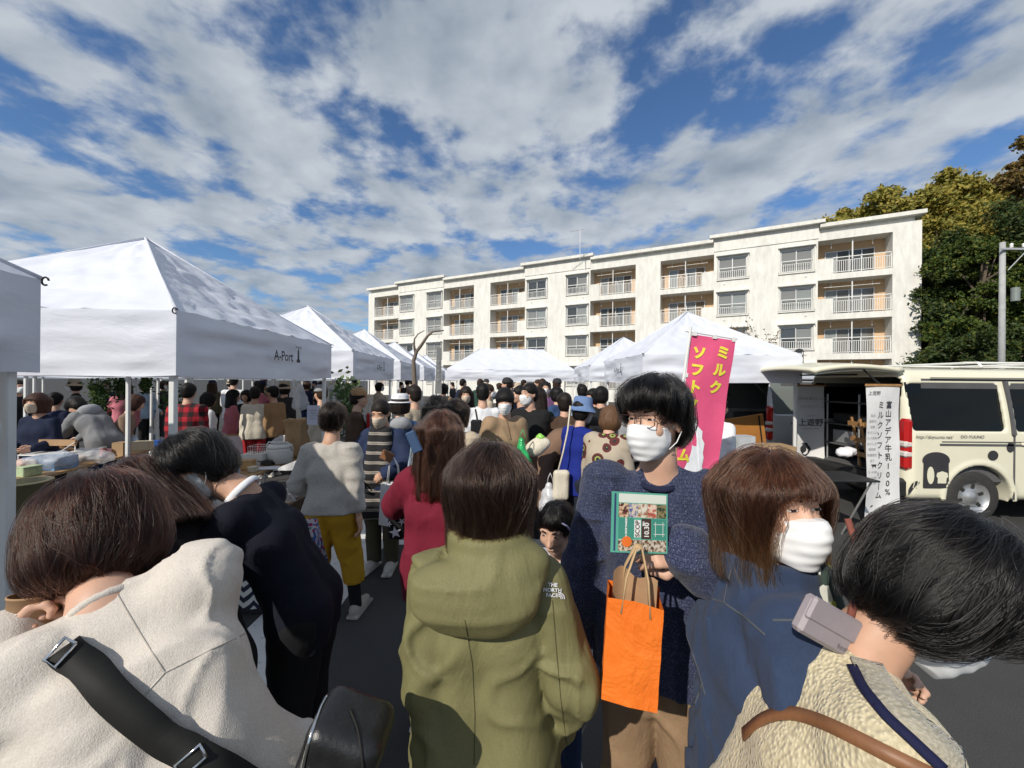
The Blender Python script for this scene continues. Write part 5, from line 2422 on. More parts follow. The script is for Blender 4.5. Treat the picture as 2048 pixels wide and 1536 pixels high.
m_olive_d = cloth('olive_seam', (.075, .07, .03))
seam(tG, [(930, 1240), (945, 1330), (950, 1430), (948, 1530)], pG['root'], m_olive_d)
seam(tG, [(1105, 1200), (1112, 1290), (1122, 1400), (1135, 1500)], pG['root'], m_olive_d)

# --- woman in the beige sweatshirt bending over her cup, lower left
pA = person('woman with a reddish brown bob bending over a paper cup in a beige sweatshirt', -.985, .93, 46, hz=1.322, lean=27, side=-19, shf=1.0, nf=.05, arm_k=.03, top=dict(mat=m_beige, hem=.16, loose=.036, arm=.024, collar=.010), legs=dict(mat=m_blk_trs),
            arms=dict(l=dict(wto=at(4, 1285, .78), pole=(.8, -.2, -1), curl=42, thumb=.8, dorsal=(-.8, .2, -.3)), r=dict(wto=at(170, 1285, .86), pole=(2.0, -.8, -.4), curl=42, thumb=.8, dorsal=(.6, .3, -.6))),
            hair=('bobin', 'auburn', None), mask=m_mask_grey, res=.008, seed=15, fold_amp=.016, head=(2, 0, 12), hscale=1.08,
            strand=dict(n=18000, mat=st_auburn, hem=-.118, crown=(0, -.02, .12), wild=.35, lvl=(-.005, .006)))
tA = bvh(part_of(pA, 'top'))
m_beige_d = cloth('beige_seam', (.48, .44, .39))
seam(tA, [(232, 1185), (270, 1250), (300, 1300), (330, 1345)], pA['root'], m_beige_d, .0028, -.0012)
seam(tA, [(285, 1395), (330, 1345), (420, 1300), (530, 1248)], pA['root'], m_beige_d, .0028, -.0012)
sb = empty('shoulder_bag', wpt({'root': pA['root']}, (0, 0, 0)) * 0)
sb.location = at(668, 1530, .72)
tag(sb, 'black leather shoulder bag with a wide webbing strap across the beige sweatshirt', 'bag')
inv = sb.matrix_basis.inverted()
bodyb = MB()
V, F = surface(lambda P: rbox(P, (0, 0, -.03), (.070, .060, .135), .028, np.array(Matrix.Rotation(R_(18), 3, 'Y'), np.float32)) + .004 * vnoise(P, 8, 16), (-.16, -.12, -.22), (.16, .12, .16), .008)
link('bag_body', mesh_np('bag_body', V, F), m_leather_blk, sb)
tb_ = bvh([c for c in COL.objects if c.parent == sb])
ribbon_on(tb_, [(655, 1392), (640, 1420), (626, 1460), (614, 1500), (606, 1535), (600, 1570)], .007, .0, 'zip', m_chrome, sb, .004, 20)
ribbon_on(tb_, [(700, 1420), (716, 1460), (724, 1510), (728, 1550)], .004, -.001, 'seam', m_strap_blk, sb, .004, 20)
lg_ = text_mesh('lettering', 'i', .03)
lg_.transform(frame_mat((-.015, -.062, .05), (1, 0, 0), (0, 0, 1)))
link('lettering', lg_, m_chrome, sb)
r_ = ribbon_on(tA, [(128, 1302), (190, 1352), (270, 1425), (340, 1475), (398, 1512), (470, 1560), (540, 1600)], .048, .014, 'strap', m_strap_blk, sb, .003, 30, 3, True)
for uu, vv, uu2, vv2 in ((150, 1288, 100, 1332), (412, 1500, 372, 1536)):
    a_, na = cast(tA, uu, vv)
    b_, nb_ = cast(tA, uu2, vv2)
    if a_ is None or b_ is None:
        continue
    bk = MB()
    d_ = (b_ - a_).normalized()
    x_ = d_.cross(na).normalized() * .012
    o1, o2 = a_ + na * .021, b_ + nb_ * .021
    bk.tube([inv @ p for p in (o1 - x_, o2 - x_, o2 + x_, o1 + x_, o1 - x_)], .0032, 6)
    bk.build('buckle', m_chrome, sb, True)
cupo = at(66, 1228, .815)
cp = empty('paper_cup', cupo)
tag(cp, 'brown paper cup with a wooden spoon in the hands of the beige-clad woman', 'cup')
m_kraft = plain('kraft_paper', (.36, .22, .12), .85, .1, 30, bump=.1, bscale=140)
b = MB()
b.lathe([(.030, -.040), (.0315, -.036), (.043, .036), (.0445, .036), (.0445, .040), (.0420, .040), (.0400, .030), (.0300, -.034)], n=28)
b.v = [tuple(Matrix.Rotation(R_(-14), 3, 'X') @ Vector(v)) for v in b.v]
b.build('cup', m_kraft, cp, True)
b = MB()
b.lathe([(.0385, .018), (.0385, .020), (.01, .026)], n=20)
b.build('soup', plain('soup_brown', (.10, .05, .02), .35), cp, True)
b = MB()
b.tube([(.0, .0, .0), (-.028, .01, .075)], [.005, .004], 6, True, .5)
b.build('spoon', plain('pale_wood', (.55, .42, .26), .7), cp, True)

# --- dark-haired woman behind her
m_dark_coat = cloth('dark_coat', (.012, .011, .013))
pB = person('woman with long dark hair half hidden behind the beige-clad woman', -1.27, 1.30, 62, hz=1.30, lean=24, top=dict(mat=m_dark_coat, hem=.3, loose=.03), legs=dict(mat=m_blk_trs),
            arms=dict(l=dict(to=(.02, .30, -.25)), r=dict(to=(.0, .30, -.25))), hair=('long', 'dark', -.26), mask=m_mask, res=.013, seed=17, head=(5, 25, 0),
            strand=dict(n=6000, mat=strand_mat('strand_umber', (.022, .010, .007)), hem=-.25, steps=30, crown=(0, -.02, .12), wild=.25))

# --- woman with short black hair in a navy sweater leaning over the stall
pC = person('woman with short black hair and a mask leaning over in a navy sweater', -1.165, 1.42, 98, hz=1.375, lean=26, nf=.03, top=dict(mat=m_navy_plain, hem=.12, loose=.014, arm=.006), legs=dict(mat=m_blk_trs),
            arms=dict(l=dict(to=(.02, .36, -.26)), r=dict(to=(.0, .34, -.30))), hair=('pixie', 'black', None), mask=m_mask_grey, res=.012, seed=19, head=(34, 6, 0), face=True, skin=1,
            strand=dict(n=7000, mat=st_black, hem=-.085, bang=.012, crown=(0, -.03, .12), wild=.3))
cl_ = MB()
for q in range(1):
    c0 = pC['nb'] + pC['Ru'] @ Vector((0, .004, .012))
    pts = [c0 + pC['Ru'] @ Vector((math.cos(t) * .070, math.sin(t) * .066, -.018 - .025 * math.sin(t))) for t in np.linspace(0, 2 * math.pi, 25)]
    cl_.tube(pts, .008, 8, False, 1.8)
cl_.build('shirt_collar', m_white_cloth, pC['root'], True)
tt = empty('tote_bag', at(600, 1110, 1.75))
tag(tt, 'floral printed bag in pink, blue and green hanging by the navy sweater', 'bag')


def floral_mat():
    t = NT('floral_print')
    v = t.n('ShaderNodeTexVoronoi')
    v.inputs['Scale'].default_value = 38
    t.l(t.coord(), v.inputs['Vector'])
    n = t.noise(9, 2, .4, None, 1.5)
    base = t.ramp(n, [(.40, (.68, .66, .66)), (.44, (.06, .14, .40)), (.52, (.70, .68, .68)), (.60, (.70, .66, .66)), (.64, (.05, .25, .20)), (.70, (.68, .66, .66))], 'CONSTANT')
    dots = t.ramp(v.outputs[0], [(.0, (1, 1, 1)), (.32, (1, 1, 1)), (.34, (0, 0, 0))], 'CONSTANT')
    t.set(color=t.mix(dots, base, (.48, .05, .14)), rough=.85)
    return t.m


b = MB()
b.grid(lambda u, v: ((u - .5) * .15 + .05 * v, .02 * math.sin(u * 6 + v * 3) - .03 * math.sin(math.pi * u), .13 - .30 * v), 12, 14)
b.grid(lambda u, v: ((u - .5) * .15 + .05 * v, .055 + .02 * math.sin(u * 5 + v * 3) + .03 * math.sin(math.pi * u), .13 - .30 * v), 12, 14)
b.build('pouch', floral_mat(), tt, True, rz=R_(-20))

# --- woman in light grey sweater and mustard trousers, from behind
pD = person('dark-haired woman from behind in a light grey sweater and mustard cropped trousers', -1.255, 2.72, 4, hz=1.425, top=dict(mat=m_grey_knit, hem=.0, loose=.026, arm=.010, sleeve=.80, name='top'), legs=dict(mat=m_mustard, loose=.022, to=.25),
            arms=dict(l=dict(to=(.03, .20, -.34), pole=(.6, -1, -.3), curl=35), r=dict(to=(.07, -.02, -.50), curl=22)), hair=('low', 'dark', None), res=.014, seed=23, feet=((-.14, .0), (.16, .10)), skin=1, fold_amp=.011,
            strand=dict(n=4000, mat=st_dark, hem=-.075, crown=(0, -.02, .12)), shoes=plain('shoe_taupe', (.38, .33, .29), .8, .15))
lgs = []
for k in (-1, 1):
    kn, an = pD['LG'][k]
    lgs.append((kn.lerp(an, .35), an, .047, .040))
V, F = surface(cones_sdf(lgs, .01), *bounds(lgs, .02), .012)
link('leggings', mesh_np('leggings', V, F), m_blk_trs, pD['root'])

# --- woman with phone facing the camera, striped dress and denim jacket
def stripe_mat():
    t = NT('striped_dress')
    tc = t.n('ShaderNodeTexCoord')
    sp = t.n('ShaderNodeSeparateXYZ')
    t.l(tc.outputs['Object'], sp.inputs[0])
    z = t.math('FRACT', t.math('MULTIPLY', sp.outputs[2], 12.0))
    c = t.ramp(z, [(0, (.012, .012, .014)), (.62, (.012, .012, .014)), (.64, (.30, .27, .24)), (.76, (.02, .02, .02)), (.80, (.30, .27, .24)), (.94, (.012, .012, .014))], 'CONSTANT')
    t.set(color=c, rough=.9)
    t.bump(t.noise(9, 4, .55, None, .8), .35, .03)
    return t.m


pE = person('masked woman facing us in a denim jacket over a black striped dress', -1.17, 3.45, 176, hz=1.405, top=dict(mat=m_denim_dark, hem=.06, loose=.045, arm=.012), legs=dict(mat=cloth('olive_trousers', (.10, .09, .06)), loose=.02),
            arms=dict(l=dict(to=(-.02, .24, -.30), pole=(1, -.5, -.3), curl=35, dorsal=(-.3, .9, .3)), r=dict(to=(.06, .20, -.36), pole=(1, -.5, -.3))), hair=('pony', 'dark', None), mask=m_mask_beige, res=.016, seed=29, face=True, head=(-4, 14, 0), skin=1)
b = MB()
dr = [(Vector((k * .05, .085, 1.24)), Vector((k * .06, .09, .86)), .052, .085) for k in (-1, 1)] + [(Vector((k * .06, .03, .9)), Vector((k * .09, .03, .50)), .10, .13) for k in (-1, 1)]
V, F = surface(lambda P: np.maximum(cones_sdf(dr, .05)(P) + .006 * vnoise(P, 4, (10, 10, 4)), .48 - P[:, 2]), *bounds(dr, .03), .014)
link('dress', mesh_np('dress', V, F), stripe_mat(), pE['root'])
hd = MB()
c0 = pE['nb']
for k in (-1, 1):
    hd.tube([c0 + Vector((0, -.075, .0)), c0 + Vector((k * .085, -.02, -.01)), c0 + Vector((k * .075, .07, -.07)), c0 + Vector((k * .05, .10, -.13))], [.03, .028, .024, .015], 8)
hd.build('hood', cloth('grey_jersey', (.28, .29, .32)), pE['root'], True)
te = empty('tote_bag', at(787, 985, 3.2))
tag(te, 'plain white cloth tote bag held by the striped-dress woman', 'bag')
b = MB()
b.grid(lambda u, v: ((u - .5) * (.20 + .03 * v), -.02 - .025 * math.sin(math.pi * u) * (.5 + v), .08 - .34 * v), 12, 12)
b.grid(lambda u, v: ((.5 - u) * (.20 + .03 * v), .02 + .025 * math.sin(math.pi * u) * (.5 + v), .08 - .34 * v), 12, 12)
b.build('pouch', m_white_cloth, te, True)
b = MB()
for yy in (-.022, .022):
    b.tube([(-.05, yy, .07), (-.035, yy * .6, .22), (0, 0, .29), (.035, yy * .6, .22), (.05, yy, .07)], .009, 6, True, .35)
b.build('handle', m_white_cloth, te, True)
wl = empty('wallet', at(774, 912, 3.18))
tag(wl, 'small brown leather wallet in the striped-dress woman\'s hand', 'wallet')
b = MB()
b.box((0, 0, 0), (.10, .02, .08), Matrix.Rotation(R_(25), 3, 'Y'), .006)
b.build('cover', m_leather_tan, wl)

# --- woman in wine red with long brown hair, from behind
pF = person('woman with long brown hair in a wine red sweater, from behind', -.345, 1.93, -12, hz=1.425, top=dict(mat=m_wine, hem=.14, loose=.034, arm=.014), legs=dict(mat=m_nvy_trs, loose=.015),
            arms=dict(l=dict(to=(.02, .26, -.06), pole=(1, -.3, -.8), curl=30, dorsal=(-.9, -.1, .2)), r=dict(to=(.05, .22, -.30))), hair=('long', 'auburn', -.30), res=.012, seed=31, fold_amp=.010,
            strand=dict(n=8000, mat=strand_mat('strand_russet', (.050, .022, .014)), hem=-.30, steps=34, crown=(0, -.02, .12), wild=.5, lvl=(-.006, .006)))
ph = empty('smartphone', at(828, 884, 1.72))
tag(ph, 'smartphone in a blue folding case held up by the woman in wine red', 'phone')
b = MB()
b.box((0, 0, 0), (.045, .012, .100), Matrix.Rotation(R_(-24), 3, 'Y'), .005)
b.build('case', plain('blue_case', (.035, .075, .16), .5), ph)
sc_ = empty('tote_bag', at(796, 1040, 2.15))
tag(sc_, 'black bag with white stars beside the wine red sweater', 'bag')
b = MB()
V, F = surface(lambda P: rbox(P, (0, 0, 0), (.05, .045, .10), .03), (-.1, -.1, -.17), (.1, .1, .17), .010)
link('pouch', mesh_np('pouch', V, F), m_blk_trs, sc_)
for (sx_, sz_, r0, ro) in ((-.015, .055, .030, .2), (.0, -.05, .034, .5), (-.035, -.005, .018, 0), (.035, .01, .022, .9)):
    b = MB()
    poly = [((r0 if q % 2 == 0 else r0 * .42) * math.cos(ro + q * math.pi / 5), (r0 if q % 2 == 0 else r0 * .42) * math.sin(ro + q * math.pi / 5)) for q in range(10)]
    b.prism(poly, (sx_, -.050, sz_), (1, 0, 0), (0, 0, 1), .002)
    b.build('star', m_white_cloth, sc_)

# --- little girl
pH = person('little girl with a hair clip peeking out beside the olive coat', .19, 1.62, 140, hz=1.085, H=1.12, top=dict(mat=cloth('pale_blue_cotton', (.50, .53, .60)), hem=.05, loose=.02), legs=dict(mat=m_denim_dark), hair=('pony', 'black', None),
            res=.012, seed=37, face=True, head=(12, 12, 0), hscale=.96, strand=dict(n=4000, mat=st_black, hem=-.06, bang=.05, crown=(0, .02, .12)))
b = MB()
Mh = pH['Mh']
pts = [Mh @ Vector((-.060, .062, .075)), Mh @ Vector((-.074, .045, .055)), Mh @ Vector((-.083, .025, .02))]
b.tube(pts, [.004, .008, .009], 8, True, .5)
b.build('hair_clip', plain('lilac_clip', (.42, .44, .66), .3), pH['root'], True)

# --- man with glasses and mask in the navy waffle sweater
pI = person('man with glasses and white mask in a navy waffle-knit sweater holding a flyer', .463, 1.25, 158, hz=1.578, male=True, top=dict(mat=m_navyk, hem=.12, loose=.036, arm=.016, collar=.010, collar_mat=cloth('navy_rib', (.014, .017, .045))), legs=dict(mat=m_khaki, loose=.018),
            arms=dict(l=dict(wto=at(1374, 1112, 1.015), pole=(1.2, -.3, -.9), curl=38, thumb=.9, dorsal=(.2, .8, .5), hand_dir=(-1.0, -.15, .15), world=True), r=dict(to=(.10, .05, -.50), curl=32)),
            hair=('fluffy', 'black', None), mask=m_mask, res=.009, seed=41, face=True, head=(-28, -2, 2), fold_amp=.014,
            strand=dict(n=9000, mat=st_black, hem=-.085, bang=.040, crown=(.01, -.03, .14), wild=.9, lvl=(-.004, .012)))
gl = MB()
Mh = pI['Mh']
for k in (-1, 1):
    cx = k * .033
    pts = [(cx - .024, .100 - .003, .018), (cx + .024, .100 - .003, .018), (cx + .023, .100, -.010), (cx + .010, .101, -.018), (cx - .010, .101, -.018), (cx - .023, .100, -.010), (cx - .024, .097, .018)]
    gl.tube([Mh @ Vector(p) for p in pts], .0015, 6)
    gl.tube([Mh @ Vector(p) for p in ((k * .057, .094, .012), (k * .077, .05, .012), (k * .082, -.01, .008))], .0016, 6)
gl.tube([Mh @ Vector(p) for p in ((-.009, .104, .008), (.009, .104, .008))], .0015, 6)
gl.build('glasses_frame', plain('glasses_brown', (.05, .02, .018), .3), pI['root'], True)
# flyer and orange bag in the man's hand
M_FL = at(1279, 1045, .985)
fy = empty('flyer', M_FL)
tag(fy, 'green event flyer with food photographs held by the man in navy', 'flyer')
fw, fh_ = .150, .148


def photo_mat(name, a, b_, c, scale):
    t = NT(name)
    v = t.n('ShaderNodeTexVoronoi')
    v.inputs['Scale'].default_value = scale
    t.l(t.coord(), v.inputs['Vector'])
    n = t.noise(scale * .7, 3, .6)
    t.set(color=t.mix(t.ramp(n, [(.45, (0, 0, 0)), (.55, (1, 1, 1))]), t.ramp(v.outputs[0], [(.1, a), (.5, b_)]), c), rough=.35)
    return t.m


m_fl_green = plain('flyer_green', (.09, .36, .27), .35, .05)
m_fl_dgreen = plain('flyer_deep_green', (.05, .24, .19), .35, .05)
m_fl_navy = plain('flyer_navy', (.03, .05, .14), .35)
m_fl_brown = plain('flyer_brown', (.06, .035, .03), .35)
m_fl_white = plain('flyer_white', (.74, .74, .72), .35, .03)
m_fl_orange = plain('flyer_orange', (.70, .16, .03), .35, .05)
b = MB()
b.box((0, 0, 0), (fw, .0012, fh_))
b.build('sheet', m_fl_green, fy)


def fl(x0, x1, z0, z1, mat, name='printed_panel', lay=1):
    b = MB()
    b.box(((x0 + x1) / 2, -.0006 - .0004 * lay, (z0 + z1) / 2), (x1 - x0, .0004, z1 - z0))
    return b.build(name, mat, fy)


fl(-.068, -.063, -.070, .070, m_fl_navy)
fl(-.056, .071, .048, .070, plain('flyer_pale', (.62, .66, .60), .35, .04))
fl(-.056, -.030, .012, .046, photo_mat('flyer_food_a', (.30, .06, .02), (.60, .45, .30), (.08, .02, .02), 130))
fl(-.029, -.006, .012, .046, photo_mat('flyer_food_b', (.35, .35, .45), (.10, .12, .28), (.6, .5, .4), 150))
fl(-.005, .019, .012, .046, photo_mat('flyer_food_c', (.45, .48, .25), (.30, .12, .06), (.62, .58, .5), 110))
fl(.020, .045, .012, .046, photo_mat('flyer_food_d', (.55, .25, .20), (.35, .08, .05), (.65, .5, .4), 100))
fl(.046, .071, .012, .046, photo_mat('flyer_food_e', (.10, .16, .08), (.25, .2, .1), (.03, .05, .03), 150))
fl(-.056, -.016, -.040, .010, m_fl_dgreen)
fl(-.014, .003, -.036, .006, m_fl_white, 'title_plate', 2)
fl(.005, .031, -.040, .010, m_fl_brown)
fl(.033, .071, -.040, .010, m_fl_dgreen)
fl(-.056, .071, -.070, -.042, photo_mat('flyer_food_f', (.5, .38, .25), (.10, .05, .03), (.55, .5, .42), 190))
b = MB()
b.lathe([(.013, 0), (.013, .0006)], (-.034, -.0018, -.047), 20, Matrix.Rotation(R_(90), 3, 'X'))
b.build('round_badge', m_fl_orange, fy)
for body_, sz, x, z, mat in (('SCOP', .016, -.0055, -.015, m_fl_brown), ('10.30', .017, .019, -.018, m_fl_white), ('2021', .006, .010, -.002, m_fl_white), ('2021 SCOP MARKET', .006, -.036, -.015, m_fl_white)):
    me = text_mesh('lettering', body_, sz, offset=.0004)
    me.transform(Matrix.Translation((x, -.0022, z)) @ Matrix.Rotation(R_(90), 4, 'X') @ Matrix.Rotation(R_(90), 4, 'Z'))
    link('lettering', me, mat, fy)
b = MB()
for sg in (-1, 1):
    b.box((.052 + sg * .010, -.0020, -.015), (.0012, .0003, .036))
    b.box((.052, -.0020, -.015 + sg * .012), (.030, .0003, .0012))
b.build('map_print', m_fl_white, fy)
fy.rotation_euler = (R_(-8), R_(4), R_(6))

ob = empty('paper_bag', at(1262, 1285, .93))
tag(ob, 'bright orange paper carrier bag hanging from the man\'s hand', 'bag')


def orange_mat():
    t = NT('orange_paper')
    n = t.noise(7, 5, .6, None, .6)
    t.set(color=t.ramp(n, [(.3, (.74, .15, .012)), (.7, (.82, .19, .018))]), rough=.55)
    t.bump(n, .6, .03)
    return t.m


m_orange = orange_mat()
w2, d2, h2 = .062, .042, .120
b = MB()
f4 = [(-w2, -d2), (-w2 * .0, -d2 - .004), (w2, -d2), (w2 - .004, 0), (w2, d2), (0, d2 + .004), (-w2, d2), (-w2 + .004, 0)]
rings = []
for j, z in enumerate(np.linspace(-h2, h2, 9)):
    rings.append([(x * (1 + .01 * math.sin(j * 2)), y * (1 + .02 * math.sin(j * 3 + 1)), z + (.006 * math.sin(i * 2.1) if j == 8 else 0)) for i, (x, y) in enumerate(f4)])
vs = [p for r in rings for p in r]
fs = [(j * 8 + i, j * 8 + (i + 1) % 8, (j + 1) * 8 + (i + 1) % 8, (j + 1) * 8 + i) for j in range(8) for i in range(8)]
fs.append(tuple(range(7, -1, -1)))
b.add(vs, fs)
b.build('bag_body', m_orange, ob)
m_kraft_h = plain('kraft_handle', (.50, .34, .18), .8, .1)
for yy in (-.040, .040):
    b = MB()
    b.tube([(-.030, yy, h2 - .03), (-.022, yy * .8, h2 + .05), (-.002, yy * .2, h2 + .112), (.010, yy * .2, h2 + .112), (.026, yy * .8, h2 + .05), (.034, yy, h2 - .03)], .009, 6, True, .3)
    b.build('handle', m_kraft_h, ob, True)
b = MB()
b.grid(lambda u, v: ((u - .5) * .10, .01 + .02 * math.sin(u * 5), h2 - .05 + .09 * v + .01 * math.sin(9 * u)), 10, 4)
b.build('inner_bag', m_kraft, ob, True)
ob.rotation_euler = (0, R_(3), R_(-14))

# --- woman in the oversized denim jacket, looking right
def denim_fn(P, d):
    x, y, z = P[:, 0], P[:, 1], P[:, 2]
    c = np.abs(np.sqrt(x ** 2 + ((y - .01)) ** 2) - .092) - .014
    c = smax(c, np.abs(z - 1.285 + .25 * np.clip(y, 0, .2)) - .035, .015)
    c = np.maximum(c, y - .075)
    return smin(d, c, .018)


pJ = person('laughing masked woman with long chestnut hair in an oversized denim jacket', .60, .885, -98, hz=1.425, shf=1.12, top=dict(mat=m_denim, hem=.16, loose=.042, arm=.018, flare=.02), legs=dict(mat=m_nvy_trs),
            arms=dict(r=dict(to=(.12, .16, -.40), pole=(1.0, -.8, -.1), curl=40), l=dict(to=(-.06, .30, -.22), curl=40)),
            hair=('bobopen', 'chestnut', -.175), mask=m_mask, res=.009, seed=43, face=True, head=(-70, -4, 0), fold_amp=.016, arm_k=.004, top_fn=denim_fn,
            strand=dict(n=17000, mat=st_chest, hem=-.185, bang=.040, crown=(.0, .0, .12), wild=.3, steps=26, lvl=(-.005, .005)))
tJ = bvh(part_of(pJ, 'top'))
for pts in ([(1462, 1140), (1452, 1175), (1447, 1205)], [(1362, 1215), (1400, 1190), (1447, 1205), (1490, 1235), (1530, 1270)], [(1362, 1215), (1375, 1280), (1395, 1335), (1410, 1390)],
            [(1360, 1480), (1385, 1420), (1405, 1365)], [(1545, 1240), (1600, 1240), (1640, 1244)]):
    ribbon_on(tJ, pts, .0040, -.0018, 'jacket_seam', m_stitch, pJ['root'], .0026, 80, 1)
pj_sh = MB()
pts = []
bl_ = [(Vector((k * .035, .085, 1.27)), Vector((k * .05, .125, .95)), .05, .085) for k in (-1, 1)]
V, F = surface(lambda P: cones_sdf(bl_, .05)(P) + .004 * vnoise(P, 3, 12), *bounds(bl_, .02), .012)


def leafy_mat():
    t = NT('leaf_print_blouse')
    v = t.n('ShaderNodeTexVoronoi')
    v.inputs['Scale'].default_value = 60
    t.l(t.coord((1, 1, .6)), v.inputs['Vector'])
    t.set(color=t.ramp(v.outputs['Color'], [(.0, (.02, .03, .03)), (.45, (.03, .05, .04)), (.55, (.55, .56, .50)), (.75, (.32, .34, .06)), (.85, (.02, .03, .03))], 'CONSTANT'), rough=.8)
    return t.m


link('blouse', mesh_np('blouse', V, F), leafy_mat(), pJ['root'])
pc = empty('pouch_bag', at(1650, 1248, .66))
tag(pc, 'mauve grey flap pouch worn by the woman in the denim jacket', 'bag')
m_mauve = plain('mauve_leather', (.30, .26, .28), .5, .06, 20, bump=.1, bscale=160)
b = MB()
b.box((0, 0, 0), (.105, .022, .066), None, .006)
po = b.build('pouch', m_mauve, pc)
b = MB()
b.box((0, -.009, .014), (.107, .010, .040), None, .004)
b.build('flap', m_mauve, pc)
me = text_mesh('lettering', 'fiorello', .009)
me.transform(frame_mat((.025, -.0215, -.018), (1, 0, 0), (0, 0, 1)))
link('lettering', me, m_ink, pc)
b = MB()
b.tube([(.04, .0, .03), (.06, .03, .12), (.02, .06, .19)], .006, 6, True, .4)
b.build('strap', plain('brick_strap', (.20, .06, .04), .7), pc, True)
pc.rotation_euler = (0, R_(30), R_(8))

# --- woman in the cream knit vest, close at the lower right
pK = person('short-haired woman turned away in a cream knit vest at the lower right', .735, .665, -106, hz=1.345, lean=14, shf=1.0, arm_k=.03, top=dict(mat=m_cream_knit, hem=.14, loose=.036, arm=.008, sleeve=.22), legs=dict(mat=m_nvy_trs),
            arms=dict(l=dict(to=(.0, .12, -.46)), r=dict(to=(.06, .12, -.46), pole=(.9, -1, -.2))), hair=('pixie', 'black', None), mask=m_mask, res=.008, seed=47, head=(14, 22, 0), skin=1, hscale=1.02, face=True,
            strand=dict(n=19000, mat=st_black, hem=-.10, bang=.0, crown=(.01, -.03, .13), wild=.5, lvl=(-.004, .010)))
tK = bvh(part_of(pK, 'top'))
for k in (-1, 1):
    el, wr = pK['AR'][k][0], pK['AR'][k][1]
    slv = [(pK['sh'][k].lerp(el, .3), el, .054, .052), (el, wr, .052, .04)]
    V, F = surface(lambda P: cones_sdf(slv, .015)(P) + .006 * vnoise(P, 6, (14, 14, 16)), *bounds(slv, .02), .010)
    link('sleeve', mesh_np('sleeve', V, F), m_white_cloth, pK['root'])
ribbon_on(tK, [(1707, 1338), (1730, 1385), (1775, 1440), (1830, 1490), (1880, 1536)], .014, .005, 'collar_stripe', cloth('navy_stripe_knit', (.012, .014, .05)), pK['root'], .004, 26)
ribbon_on(tK, [(1732, 1325), (1760, 1380), (1810, 1435), (1870, 1485), (1920, 1530)], .042, .001, 'collar_rib', m_grey_rib, pK['root'], .005, 26)
hb_ = empty('shoulder_bag', pK['root'].location.copy())
tag(hb_, 'tan leather bag strap over the cream knit shoulder', 'bag')
ribbon_on(tK, [(1490, 1470), (1530, 1435), (1590, 1425), (1660, 1450), (1740, 1490), (1820, 1530), (1880, 1560)], .020, .001, 'strap', m_leather_tan, hb_, .004, 26, 3, True)
b = MB()
V, F = surface(lambda P: rbox(P, (0, 0, 0), (.11, .05, .10), .03), (-.15, -.1, -.14), (.15, .1, .14), .012)
o = link('bag_body', mesh_np('bag_body', V, F), m_leather_tan, hb_)
o.location = (-.02, -.26, .95)
# ------------------------------------------------------------------ people farther off
CC = {}


def cc(name, col):
    if name not in CC:
        CC[name] = cloth('cloth_' + name, col, wrinkle=.5, wscale=8, var=.15)
    return CC[name]


COLS = dict(black=(.012, .012, .013), navy=(.012, .018, .045), char=(.035, .035, .038), brown=(.075, .045, .03), camel=(.30, .20, .12), beige=(.48, .40, .30), white=(.72, .73, .76),
            cream=(.62, .57, .47), grey=(.30, .31, .33), red=(.34, .015, .02), blue=(.012, .028, .20), denim=(.035, .07, .16), green=(.02, .06, .045), purple=(.13, .06, .14), olive=(.10, .09, .05),
            teal=(.05, .30, .28), pink=(.50, .16, .20), tan=(.36, .22, .11), taupe=(.22, .15, .11), wine=(.20, .02, .05), sky=(.35, .48, .60))


def C(n):
    return cc(n, COLS[n])


def by(label, u, v, Y, yaw, top, legs='black', hair=('short', 'black', None), **kw):
    p = at(u, v, Y)
    d = dict(res=.022 if Y < 5 else .028, seed=int(u * 7 + v), fold_amp=.009)
    d.update(kw)
    tk = dict(mat=C(top) if isinstance(top, str) else top, loose=.030, hem=.12)
    tk.update(d.pop('tk', {}))
    return person(label, p.x, p.y, yaw, hz=p.z, top=tk, legs=dict(mat=C(legs), loose=.014) if isinstance(legs, str) else legs, hair=hair, **d)


GC = 'shoppers in the crowd'
# around the middle of the aisle
m_camel_knit = cloth('camel_boucle', (.32, .22, .135), weave=300, coarse=.15, wrinkle=.3)
pL = by('masked woman with short black hair in a camel cardigan, facing us', 1010, 803, 3.7, 205, m_camel_knit, 'olive', ('pixie', 'black', None), mask=m_mask, face=True, head=(-28, 4, 0), res=.016, tk=dict(loose=.042, arm=.022, hem=.14),
        arms=dict(l=dict(to=(.07, .02, -.50)), r=dict(to=(.07, .02, -.50))))
tL = bvh(part_of(pL, 'top'))
ribbon_on(tL, [(1010, 832), (1016, 850), (1022, 880)], .012, -.002, 'front_edge', cc('camel_dark', (.19, .13, .08)), pL['root'], .004, 14)
pM = by('man from behind in a white shirt with a small black shoulder bag', 965, 787, 4.8, 10, 'white', 'black', ('short', 'black', None), male=True, res=.018, tk=dict(loose=.036))
tM = bvh(part_of(pM, 'top'))
mb_ = empty('shoulder_bag', at(953, 853, 4.66))
tag(mb_, 'small black bag hanging at the white-shirted man\'s side', 'bag')
b = MB()
b.box((0, 0, 0), (.14, .07, .17), None, .02)
b.build('bag_body', m_leather_blk, mb_)
ribbon_on(tM, [(947, 803), (950, 815), (953, 830), (955, 845)], .018, .004, 'strap', m_strap_blk, mb_, .004, 16)
by('tall masked man in a black hooded jacket, hands joined', 1058, 789, 4.35, 150, 'black', 'char', ('short', 'black', None), mask=m_mask, face=True, male=True, head=(-22, -3, 0), res=.016, tk=dict(loose=.038, arm=.012), skin=0,
   arms=dict(l=dict(to=(-.10, .18, -.44), curl=35), r=dict(to=(-.04, .20, -.44), curl=35)))
